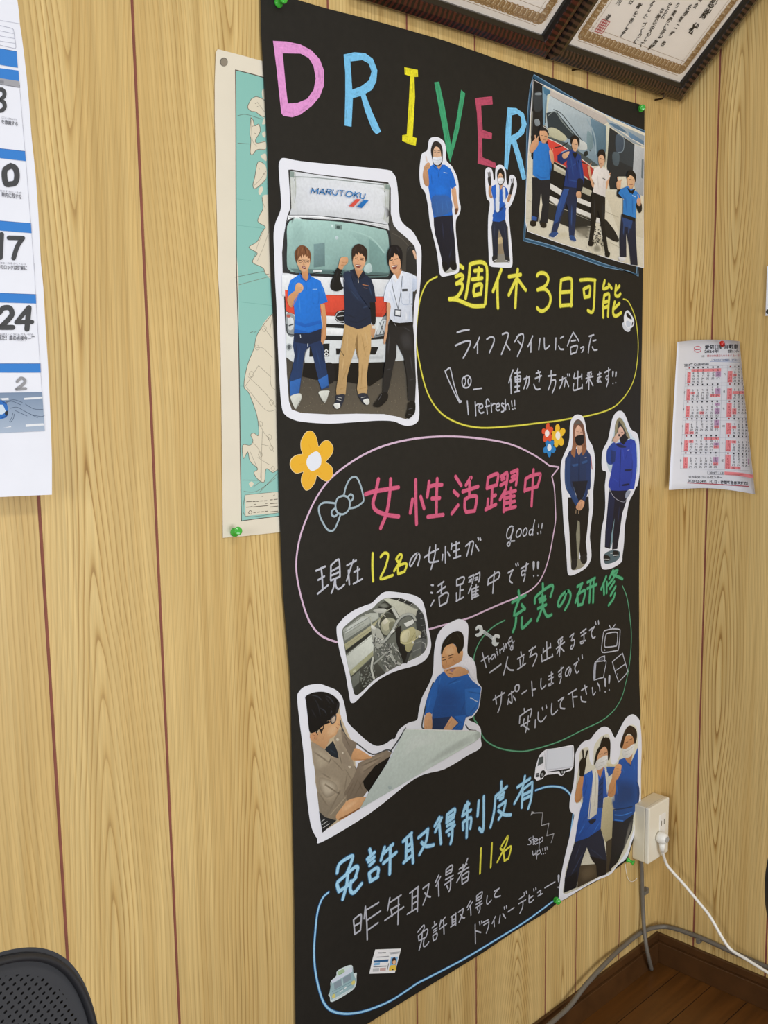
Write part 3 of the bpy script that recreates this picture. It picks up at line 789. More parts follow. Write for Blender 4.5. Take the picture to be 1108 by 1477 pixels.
letter_part('bubble_outline', '9fd2f2', '1f5f9a', 0.0030, '''473.8,1287 464.8,1296 458,1315.4 454.6,1344.8 453,1371.8 454.6,1399 460,1426 467,1446 478,1457.6 496.4,1462 519,1460 541.5,1453 564,1443 584,1430.5 602.4,1418 620,1409 667.7,1384 712.8,1357 758,1329 796,1301 809,1292 814,1265 822,1210 828,1160 824,1149 818.7,1141.5 808.6,1135.4 790,1134.5 772.4,1140''', 'X', 'light blue bubble outline', hw=1.7)

# --- doodles
letter_part('bow_doodle', '9fb2bd', None, 0.0030, '''255,245 270,180 300,120 335,98 365,115 395,190 412,280 395,310 350,340 298,350; 185,310 110,303 70,318 53,355 70,430 115,510 150,530 180,515 210,450 228,395; 245,250 205,270 188,320 195,370 220,395 255,395 290,365 303,310 290,270 265,252 245,250;
 285,260 308,238 328,255 322,280 300,298; 185,350 160,370 158,400 180,415 205,395''', 'E')
letter_part('bat_doodle', WHT, None, 0.0024, '''170,895 100,760 20,575 25,550 60,523 75,545 110,700 160,855 188,878 170,895; 155,862 188,878''', 'C')
letter_part('ball_doodle', WHT, None, 0.0024, '''245,605 205,630 195,680 215,728 255,730 285,695 290,645 270,610 245,605; 222,620 235,665 215,722; 275,625 258,655 262,690 278,705; @C 315,752 405,738''', 'C')
letter_part('television_doodle', WHT, None, 0.0024, '''690,170 715,215; 755,162 718,215; 640,230 720,210 800,215 812,245 795,430 770,455 640,475 610,465 605,420 625,260 640,230; 660,265 720,250 775,250 785,275 775,390 750,405 670,415 640,405 645,310 660,265; 640,446 641,450''', 'K')
letter_part('book_doodle', WHT, None, 0.0022, '''545,580 600,572 655,575 640,670 625,755; 625,755 570,770 520,785; 520,785 513,740 525,600 545,580; 545,575 590,530 640,515; 640,515 640,575''', 'K', fills='#a9adbb s 523,605 546,588 540,690 536,775 518,785 513,740\n#9599a8 l3 560,570 600,545 640,530; 575,565 635,548; 590,570 640,562')
letter_part('fridge_doodle', WHT, None, 0.0022, '''725,580 782,530 840,485; 840,485 870,590 900,690; 900,690 850,750 795,805; 795,805 755,690 725,580; 755,685 875,600; 764,649 766,652; 784,714 786,717''', 'K')
letter_part('step_arrow_doodle', 'a2a3a8', None, 0.0018, '''700,85 750,80 800,80; 800,80 788,195; 788,200 858,180; 858,180 838,295; 838,295 905,278; 905,278 880,360''', 'P', fills='#a2a3a8 p 688,108 697,66 724,74')
letter_part('photo_border_doodle', '7396b4', None, 0.0024, '''100,40 250,130 420,230 600,320 750,385 885,438; 98,58 240,148 420,246 600,336 760,398 885,446; 100,40 70,150 50,400 45,700 40,950 25,1212; 92,60 62,300 55,600 48,930 33,1200; 25,1215 200,1262 400,1330 600,1400 760,1432 840,1466;
 30,1202 200,1246 400,1312 600,1384 780,1440; 840,1466 835,1400; 830,1455 826,1400''', 'h', 'blue pencil frame round the four-man photograph', lift=0.0003,
            fills='#2f5571 p 100,40 250,130 420,230 600,320 750,385 885,436 885,448 760,400 600,338 420,248 240,150 92,62; 100,40 70,150 50,400 45,700 40,950 25,1212 34,1200 50,930 58,600 66,300 92,60; 25,1215 200,1262 400,1330 600,1400 760,1432 840,1466 836,1452 780,1440 600,1384 400,1312 200,1246 30,1202')
# ------------------------------------------------------------------ photographs cut out with a white rim and glued on
def cutout(label, outline, blk, picture, pblk, smooth=True, lift=0.0007, gain=1.0, name='photo_cutout', pic='printed_picture'):
    mb = MB()
    P = parse(outline, blk)[0]
    if smooth: P = spline(P, True, 4)
    mb.prism([on_poster(u, v, lift) for u, v in P], (0, 0.0003, 0), None)
    o = mb.build(name, M['paper'], poster, label=label)
    mb = MB()
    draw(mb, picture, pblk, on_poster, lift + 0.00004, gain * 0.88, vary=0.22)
    mb.build(pic, M['photo'], o)
    return o

TRUCK = '''
#3a3a3b p 105,100 130,98 300,130 560,160 830,190 850,230 850,420 870,500 900,540 960,590 1010,640 1035,700 1040,850 1038,960 @b 1020,100 1010,300 1020,500 1030,700 1025,840 1000,900 960,930 890,910 800,893 600,890 400,895 200,885 130,860 110,800 95,600 85,300 75,50 @a 65,870 60,700 75,560 100,430 120,380 115,250
#46423c>#686053 p @b 88,460 140,515 400,500 820,500 1020,470 1030,700 1025,840 1000,900 960,930 890,910 800,893 600,890 400,895 200,885 130,860 110,800
#242220>#8d8470 n420,4 @b 95,560 400,680 820,640 1020,560 1028,840 960,925 800,890 200,882 130,855
#dfe4ea p 118,108 330,140 835,205 832,330 830,500 600,460 300,432 110,440 130,370 125,200
#c3c9c6>#dfe3e2 p 118,108 155,118 160,200 140,375 128,380
#b9c1bc>#d5dad8 p 800,200 840,208 835,490 800,470 812,330
#e9edf5 f 190,165 500,185 780,245 785,330 780,440 500,415 190,390 200,280
#b9bfb6 l5 155,122 160,250 150,340; 800,205 812,330 800,460
#55595a l4 150,170 152,180; 803,255 806,262
#9aa4a4 l7 120,150 330,160 800,210
#8ea09a p 812,205 842,212 840,245 812,240; 118,108 148,116 146,158 118,152
#eef1f5 p 108,430 300,432 832,500 838,540 560,482 300,458 98,470
#4a4f55 l4 112,430 300,432 600,462 825,500
#c6ccd2 l4 110,445 300,447 600,476 828,518
#e8ecf2 p 65,850 850,900 850,1010 65,1010
#e4e9ef p 65,860 200,860 860,890 870,1020 60,1020
#2e3236 s 105,463 300,455 560,475 780,520 835,545 850,640 860,850 835,900 700,910 400,892 150,862 90,840 75,800 80,650
#a9cdc7>#86aaa6 s 114,475 300,467 560,488 780,532 824,556 837,650 843,830 818,876 700,876 400,848 160,846 110,826 96,785 98,650
#9bbfba f 130,500 200,480 240,640 200,800 120,790
#79989a>#6b8a8c p 290,640 370,630 372,800 290,810
#8fb2ae p 372,720 480,730 480,840 372,830
#90b3af f 560,560 690,590 800,720 830,840 700,850 690,700
#7ea39f p 690,600 760,650 820,740 834,840 700,850
#acd0ca l10 520,530 700,590 800,700
#5d7a79 p 120,818 420,825 840,850 818,880 700,884 400,856 160,850
#bcd4d4 s 660,800 700,780 716,830 690,850 660,840
#7c9592 p 445,495 495,500 495,537 445,532
#3f5654 s 458,508 480,510 478,528 458,526
#d8f0f0 p 415,498 433,500 433,520 415,518
#c7dbe0 s 445,590 460,580 470,596 455,608
#e3e8ea p 285,826 350,828 345,848 285,846
#22282b l6 270,858 330,845 440,846 600,870 850,862; 330,885 420,870 520,872; 430,840 640,890 820,888
#3a4143 l4 85,820 140,850 400,890 700,908
#3b3a38>#4a4742 p 850,235 850,420 870,500 900,540 960,590 1010,640 1035,700 1038,1000 866,1000 858,700 845,560
#5a5750 l5 860,560 930,600 1000,680
#2a2b2c s 965,690 985,652 1022,655 1035,760 1035,850 985,852 962,840
#45474a l5 972,690 985,665 1010,662
#e0b79a s 1008,690 1025,690 1038,740 1028,748
#e9edf2 p 60,865 140,868 870,900 868,1010 60,1010
#e0503c p @b 80,-10 380,25 800,40 860,50 855,110 790,187 520,182 380,178 150,168 90,145
#c8432f l5 @b 380,28 800,42; 760,180 830,70
#c9402c p @b 380,150 520,156 790,160 780,186 520,182 380,178
#dfe5e8 p @b 90,150 150,170 520,184 790,188 1000,180 1000,495 820,515 400,525 140,515 90,480
#9aa2a6 s @b 92,165 150,182 150,320 100,312
#d9dfe2 s @b 104,190 142,205 140,270 108,278
#4a5054 l9 @b 95,240 100,305 148,318; 112,250 140,240
#c0685c s @b 96,170 120,172 118,190 96,188
#8d959a s @b 792,192 830,195 812,320 722,345 745,300
#cdd4d8 s @b 780,220 822,215 805,300 748,312
#555c61 l6 @b 770,230 800,300; 800,220 770,310; 745,320 810,310
#1e2124 p @b 378,236 520,242 520,270 378,262; 348,320 515,325 515,358 348,355; 698,342 810,322 810,346 698,354
#e4e8ec p @b 380,184 530,186 560,215 540,236 380,230
#f1f4f6 p @b 380,272 520,275 520,318 350,314
#1c1e22 s @b 443,190 456,152 490,138 515,142 515,226 480,228 455,215
#c9ced2 l5 @b 448,190 462,158 492,146 512,148; 450,196 468,216 494,222 512,218; 462,184 512,178
#14171a p @b 452,416 487,416 476,460 454,460; 602,402 762,405 738,460 600,458
#c6ccd0 p @b 470,470 620,470 800,465 790,490 480,495
#16191c p @b 262,386 405,380 402,474 258,476
#e8ecee l6 @b 382,424 392,434 382,446 372,434 382,424; 382,446 395,458 382,470 369,458 382,446
#aeb6ba s @b 90,400 108,380 132,392 128,420 102,430
#5c6266 s @b 98,400 110,390 124,398 118,416 104,418
#0c0c0e p @b 222,524 400,528 820,514 830,600 700,690 480,650 380,660 210,620
#16161a s @b 360,530 430,528 440,650 380,670 350,600
#1d2f55>#21406f p @c 110,798 340,758 345,880 360,1000 385,1150 395,1240 330,1262 290,1100 245,900 200,960 180,1080 160,1240 150,1290 75,1312 70,1180 95,1090 115,980 100,900
#2f68b4 p @c 75,1195 165,1165 150,1290 75,1312; 305,1180 385,1135 392,1225 335,1255
#182640 p @c 110,798 340,760 344,850 235,890 112,872
#17233d k9 @c 235,890 200,960 185,1060; 130,880 120,1040; 330,900 350,1040
#254678 k7 @c 160,900 130,1080; 290,920 330,1100
#d8e2ea l6 @c 160,812 163,832; 222,885 222,905
#d5d8d0 s @c 85,1310 160,1292 167,1340 132,1408 115,1412 85,1345; 315,1275 395,1268 390,1300 370,1358 350,1362 320,1312
#8f9189 l6 @c 130,1405 160,1350; 320,1310 350,1358 375,1350
#d2996a p @c 325,560 360,560 376,680 372,790 372,832 345,890 330,870 335,760 345,720 330,640
#b47d52 k6 @c 330,580 345,720 338,850
#1f78dc p @c 62,420 80,365 150,318 240,328 325,370 355,440 385,540 320,562 332,680 340,758 230,798 108,800 118,680 108,580 56,490
#1a64c2 p @c 115,690 200,722 330,690 332,718 200,752 112,722; 112,760 230,790 338,745 340,758 230,798 108,800
#3a8eea k8 @c 90,400 160,350; 150,500 160,640; 330,400 360,500
#1860b8 l3 @c 262,455 265,545 290,558 310,548 312,460; 205,380 212,440
#1761bd p @c 150,300 165,352 208,382 185,340; 232,300 250,345 210,382 226,342
#a8cdf2 l5 @c 262,438 298,438
#cf9467 p @c 165,278 226,284 226,345 210,374 180,345
#d19a6c s @c 60,500 120,450 150,470 110,530 100,575 78,585 55,540
#b27c50 k7 @c 75,580 105,560 150,470
#dfae82 s @c 125,400 150,385 180,405 183,440 160,465 130,475 115,450
#b98354 l3 @c 135,430 170,425; 140,447 172,442
#e3b48c s @c 130,165 150,145 200,145 238,180 236,240 216,285 192,299 160,280 138,240 126,200
#c9946b k5 @c 140,235 160,278 190,297 215,282
#7a4f33 s @c 118,180 118,130 150,85 190,80 225,105 246,150 243,220 235,182 215,165 190,152 165,162 142,190 132,222
#7a4f33 p @c 135,215 142,172 152,190 158,150 168,185 178,148 186,178 200,150 205,178 218,165 222,190 236,182 225,140 190,120 150,135 124,170
#9c6c4a k7 @c 150,100 138,170; 180,95 170,140; 210,110 225,160
#553524 l5 @c 195,90 205,150; 130,120 126,190
#5b463c l3 @c 140,190 150,215 175,215 182,195 140,190; 195,198 200,220 225,220 232,202 195,198
#2a1d18 l6 @c 150,201 170,204; 204,208 222,211
#c08d66 l4 @c 188,215 183,236 195,238
#8a3b34 s @c 176,248 205,256 202,272 178,266
#f2e8e0 l3 @c 181,255 202,261
#c2a06c>#c8a674 p @d 155,718 370,708 372,830 370,920 350,1040 335,1150 342,1250 330,1312 265,1302 255,1250 270,1150 270,1000 255,830 250,900 200,1050 175,1150 162,1300 88,1302 85,1265 105,1130 110,1000 135,870
#8d7046 p @d 258,800 270,1000 262,1010 240,890
#3d3526 l5 @d 118,935 150,985
#a98855 k6 @d 290,800 330,1000; 190,1050 130,1200; 340,900 300,930; 160,760 140,900; 300,1040 290,1230; 110,1260 160,1240; 270,1255 335,1240
#d9bb8a k7 @d 180,800 170,980; 320,780 345,900; 150,1000 130,1120
#2a2f3d s @d 85,1310 152,1298 148,1350 115,1412 75,1412 65,1388 85,1345; 265,1300 335,1293 357,1358 340,1382 310,1376
#e2e4e0 s @d 65,1378 112,1372 116,1405 84,1416; 305,1348 348,1333 358,1370 332,1384
#e2e4e0 l3 @d 90,1340 125,1350; 98,1322 130,1328; 290,1325 325,1318
#14161b s @d 370,430 402,530 409,640 405,722 378,720 362,640 358,520
#c99a72 s @d 372,735 402,740 403,790 388,838 370,805
#dcdad0 p @d 378,735 405,740 403,762 376,756
#1d2a42 p @d 140,300 215,280 235,270 330,320 370,350 395,420 412,540 360,546 372,690 370,720 300,757 260,764 160,727 148,690 155,600 150,450
#27395a f @d 150,310 200,300 230,400 330,560 352,582 240,520 160,380
#33496c k8 @d 300,590 350,575; 200,440 280,540; 345,380 380,500
#141e30 k8 @d 180,690 260,710 360,660; 160,640 260,680; 220,320 240,380
#b87a55 l6 @d 302,400 350,410
#8d6a55 l4 @d 312,426 340,432
#121418 s @d 98,258 135,280 115,330 130,400 145,430 100,454 60,450 38,420 45,370 70,310
#2a2d34 k6 @d 70,330 55,410; 100,290 85,340
#d8a57c s @d 125,180 160,172 182,185 178,225 150,247 135,275 104,265 108,230 115,200
#b47f55 l4 @d 132,215 165,222 175,205; 125,240 150,240
#c48f66 p @d 235,272 306,288 300,332 268,352 244,320
#162034 p @d 214,285 235,268 268,352 245,346; 308,283 330,325 275,367 265,352
#d8cfc6 l4 @d 264,352 268,384
#e0ac85 s @d 220,180 240,140 290,140 326,175 325,220 300,270 270,291 245,275 224,235
#c58f66 k5 @d 226,230 246,274 270,290 300,268
#33241f s @d 213,150 220,100 260,68 300,75 335,110 341,160 328,218 320,182 300,152 265,137 240,152 226,178 219,205
#33241f p @d 222,200 226,160 238,172 246,140 258,160 270,132 282,156 296,140 306,168 318,160 328,215 336,160 300,100 240,110 216,150
#4e3a33 k6 @d 250,85 235,130; 290,85 300,125
#251a16 l6 @d 242,186 262,191; 285,196 307,199
#3a2822 l4 @d 238,172 262,176; 284,182 310,184
#c08d66 l4 @d 268,200 262,222 278,225
#8a4840 s @d 244,234 290,242 276,262 252,257
#f5efe9 l6 @d 250,241 284,247
#1f1f21>#29292b p @e 150,670 332,685 342,800 350,1000 357,1150 350,1302 295,1302 285,1100 260,960 205,850 200,960 180,1020 150,1180 132,1242 94,1242 100,1100 115,980 120,860 115,760
#3a3a3d f @e 230,790 300,760 332,880 262,895
#434347 k7 @e 120,1060 160,1050; 300,1140 345,1130; 260,720 320,760; 150,760 135,940; 310,940 330,1080
#111113 s @e 85,1245 130,1238 133,1290 80,1346 40,1354 22,1336 55,1290; 298,1320 347,1308 350,1390 320,1430 295,1446 277,1425 290,1370
#5a5a60 l4 @e 85,1252 62,1296; 300,1370 330,1362; 296,1410 318,1412
#d8a884 s @e 128,520 156,540 150,640 137,690 132,760 112,852 101,832 120,700 125,640
#dfe7f6 p @e 160,335 245,278 320,300 362,322 362,420 347,440 332,440 326,560 332,690 250,692 160,680 148,640 158,560 152,530 104,520 104,480 122,400
#c0cde4 k6 @e 150,420 195,570; 250,545 328,540; 180,600 190,670; 310,580 300,680; 340,340 330,430; 245,330 250,420
#c9d5ea p @e 332,335 362,340 360,420 345,442 322,430
#f0f4fc k8 @e 200,480 205,560; 140,440 150,500; 280,600 280,670
#a9b7d0 l3 @e 245,450 246,532 300,540 305,452; 330,440 328,560
#141416 p @e 155,658 190,692 332,680 332,706 195,718 148,690
#8a8a8c l4 @e 186,694 200,714
#3a4450 l4 @e 165,345 175,420 215,578; 250,288 240,420 215,578
#3b4350 p @e 188,580 241,583 239,642 186,634
#e9eef4 p @e 195,588 234,592 232,632 194,626
#3f4248 p @e 248,421 290,420 290,438 248,440
#d39d76 p @e 182,288 242,262 242,300 206,350 178,330
#eef2fb p @e 162,330 185,298 212,347 195,372; 245,278 256,310 214,348 235,300
#e2ae88 s @e 142,193 160,150 200,140 237,180 238,240 216,286 190,302 165,280 147,240
#c8916a k5 @e 150,240 166,280 190,300 214,284
#d39d76 s @e 233,180 246,180 244,212 234,218
#15141a s @e 132,200 130,140 150,90 185,72 225,85 249,130 248,210 240,252 232,192 205,142 190,127 180,162 160,172 146,192 140,238
#15141a p @e 138,215 146,175 156,192 164,150 176,175 186,128 200,160 212,138 222,180 234,170 240,240 250,190 230,100 170,90 134,150
#33323c k6 @e 160,95 145,150; 200,85 225,130
#251a16 l6 @e 155,196 172,190; 190,186 212,181
#c58d66 l4 @e 178,200 172,220 186,222
#8a4840 s @e 164,240 208,230 200,258 178,264
#f5f0ea l7 @e 170,244 203,236
#2f7fc4 l7 270,272 276,252 282,233; 282,233 296,264; 296,264 325,236; 325,236 321,255 318,274; 330,276 358,239; 358,239 370,280; 340,264 366,266; 380,280 390,241; 390,241 416,244 412,260 384,261; 400,261 414,283; 434,246 428,268 440,282 458,280 469,250; 480,250 518,254; 500,252 492,289; 548,256 527,271 528,290 549,297 570,286 572,268 548,256; 592,262 583,300; 622,266 588,284; 598,280 612,304; 634,272 630,296 642,309 656,306 666,277
#e0564a p 545,365 600,312 632,314 580,368
#1f74c0 p 602,370 655,318 690,322 640,378
'''
cutout('truck photograph cut-out with three men standing in front', '''80,15 200,38 500,68 820,100 865,125 890,170 905,300 915,440 950,500 1010,550 1050,620 1072,680 1070,850 1060,970 @b 1050,120 1040,250 1035,450 1045,650 1055,800 1055,920 1030,962 980,978 930,970 870,945 760,940 600,950 400,962 220,950 140,932 85,900 60,850 45,700 30,400 20,100 @a 10,900 3,700 0,560 15,480 50,390 52,300 40,150 37,60 52,25''', 'a', TRUCK, 'a')

cutout('cut-out of a masked man in a blue polo giving a thumbs-up', '165,100 185,65 225,53 270,60 320,100 340,170 345,290 400,350 450,450 470,550 472,680 490,760 480,830 445,890 440,1000 455,1150 475,1330 470,1420 430,1445 350,1465 300,1470 275,1430 265,1340 245,1200 200,1020 175,900 160,760 130,620 85,550 72,430 80,310 100,220 150,190', 'f', '''
#b9bbb5 s 305,1330 440,1330 450,1400 400,1425 325,1430
#1a1e30>#141826 p 215,858 408,843 415,950 430,1100 440,1250 446,1380 410,1405 390,1390 350,1400 320,1412 305,1330 270,1180 230,1040 218,950
#2c3350 k9 400,1180 370,1290; 300,900 320,1100; 390,900 400,1040
#101117 s 300,1320 350,1330 360,1400 322,1417; 390,1310 440,1320 448,1390 405,1405 380,1370
#c8c9c4 p 365,1405 382,1375 405,1405
#d9a884 s 398,590 437,568 450,660 462,740 468,790 450,838 430,830 430,780 410,680
#6b4a3a s 430,785 464,780 450,835 436,838
#1a6fd6 p 180,350 220,328 330,335 390,380 420,450 446,545 400,582 388,560 395,700 408,847 300,857 215,870 200,760 175,640 162,560 165,450 152,400
#2f62ac>#3a6aae s 195,670 300,640 390,680 402,790 330,842 222,852
#1d7ae6 f 220,560 300,535 370,600 330,645 240,645
#3f78c0 k6 240,700 260,840; 300,680 310,840; 340,680 370,830
#1656a8 k6 190,420 200,540; 390,480 388,560; 270,400 262,470; 210,760 225,850
#1558b0 p 198,340 262,402 228,350; 322,335 270,402 292,365
#caa084 p 232,332 300,338 270,386
#b9d4f4 l6 318,412 352,420
#c99772 s 105,440 120,370 150,380 165,460 167,545 135,550 115,510
#a8764f k6 115,450 130,530
#d3a27c s 125,345 160,310 180,330 176,370 140,390 118,375
#b07e58 l3 135,345 170,342; 135,362 165,360
#ead8d0 l12 138,250 148,300
#2c2728 s 188,200 195,150 215,105 245,95 285,120 306,180 308,250 300,320 260,352 220,335 203,280
#e6bd9e s 212,205 225,160 250,152 280,180 292,240 285,275 220,275
#4a4042 k5 240,100 222,160; 262,105 285,175
#2d2523 l5 222,206 240,205; 258,206 278,209
#3a2e2b l5 220,192 242,188; 256,190 282,196
#c9987a l4 250,212 246,238
#e6eaf4 s 208,256 250,262 294,252 297,300 270,336 240,337 213,310
#c3c9d6 l3 215,285 255,292 292,282; 225,310 285,308
''', 'f')

cutout('cut-out of a man with a towel holding both gloved hands up', '92,200 100,130 135,105 175,125 195,180 205,270 225,260 228,170 240,95 280,70 330,85 365,150 375,280 398,345 410,290 420,220 445,205 485,225 510,290 512,370 480,500 440,600 405,660 410,780 420,900 440,1100 455,1300 450,1420 400,1443 250,1435 170,1425 145,1380 140,1250 130,1000 135,750 155,580 115,520 100,400', 'g', '''
#85827a>#97948b p 172,890 395,890 410,1200 425,1370 200,1374 190,1200
#9a8a72 p 250,960 330,960 335,1150 340,1260 250,1260
#c9b58c s 262,1050 320,1040 325,1110 262,1120
#222a3f>#1b2234 p 190,822 355,788 385,900 392,1000 402,1150 412,1332 360,1342 335,1200 320,1050 275,930 262,1050 262,1200 255,1332 193,1332 195,1200 175,900
#38415c k8 220,860 215,1040; 340,880 370,1080
#26272b s 188,1290 250,1280 240,1350 195,1362; 350,1290 410,1300 420,1362 380,1362
#e0e0e0 l9 195,1358 240,1336; 368,1345 418,1363
#b98d6c l38 158,350 155,450 172,500; 425,460 400,550
#1f63c8 p 182,355 240,330 340,350 385,390 402,460 378,505 350,560 355,640 357,800 280,832 188,822 205,700 205,540 183,460 172,400
#1a55b0 f 205,730 350,650 356,700 345,790 250,815
#182a52 f 215,680 290,650 352,600 340,660 270,720 230,715
#2d76dc k8 200,400 195,450; 380,410 385,470
#e6ecf6 l46 257,345 262,500 256,680
#9fb0cc l9 225,520 220,670; 285,400 280,560
#e6ecf6 l38 340,385 344,555
#5b86cf l7 328,420 330,540
#2d2c2e s 130,240 165,230 173,300 166,345 143,342 131,292
#55504c l9 140,240 130,172; 150,236 156,166; 163,240 168,182
#2d2c2e l36 456,330 432,450
#4a4644 l9 450,322 440,262; 462,322 466,256
#cfa384 p 278,330 332,340 302,410
#1f1c1d s 250,200 262,150 300,118 340,150 352,220 342,310 300,346 265,322 256,255
#e3b795 s 267,222 290,175 315,200 332,252 270,268
#3a2b27 l5 275,226 292,224; 305,228 324,232
#edf0f5 s 264,262 300,246 337,256 333,300 300,334 271,316
#c5c9d0 l4 272,290 305,296 332,286
''', 'g')

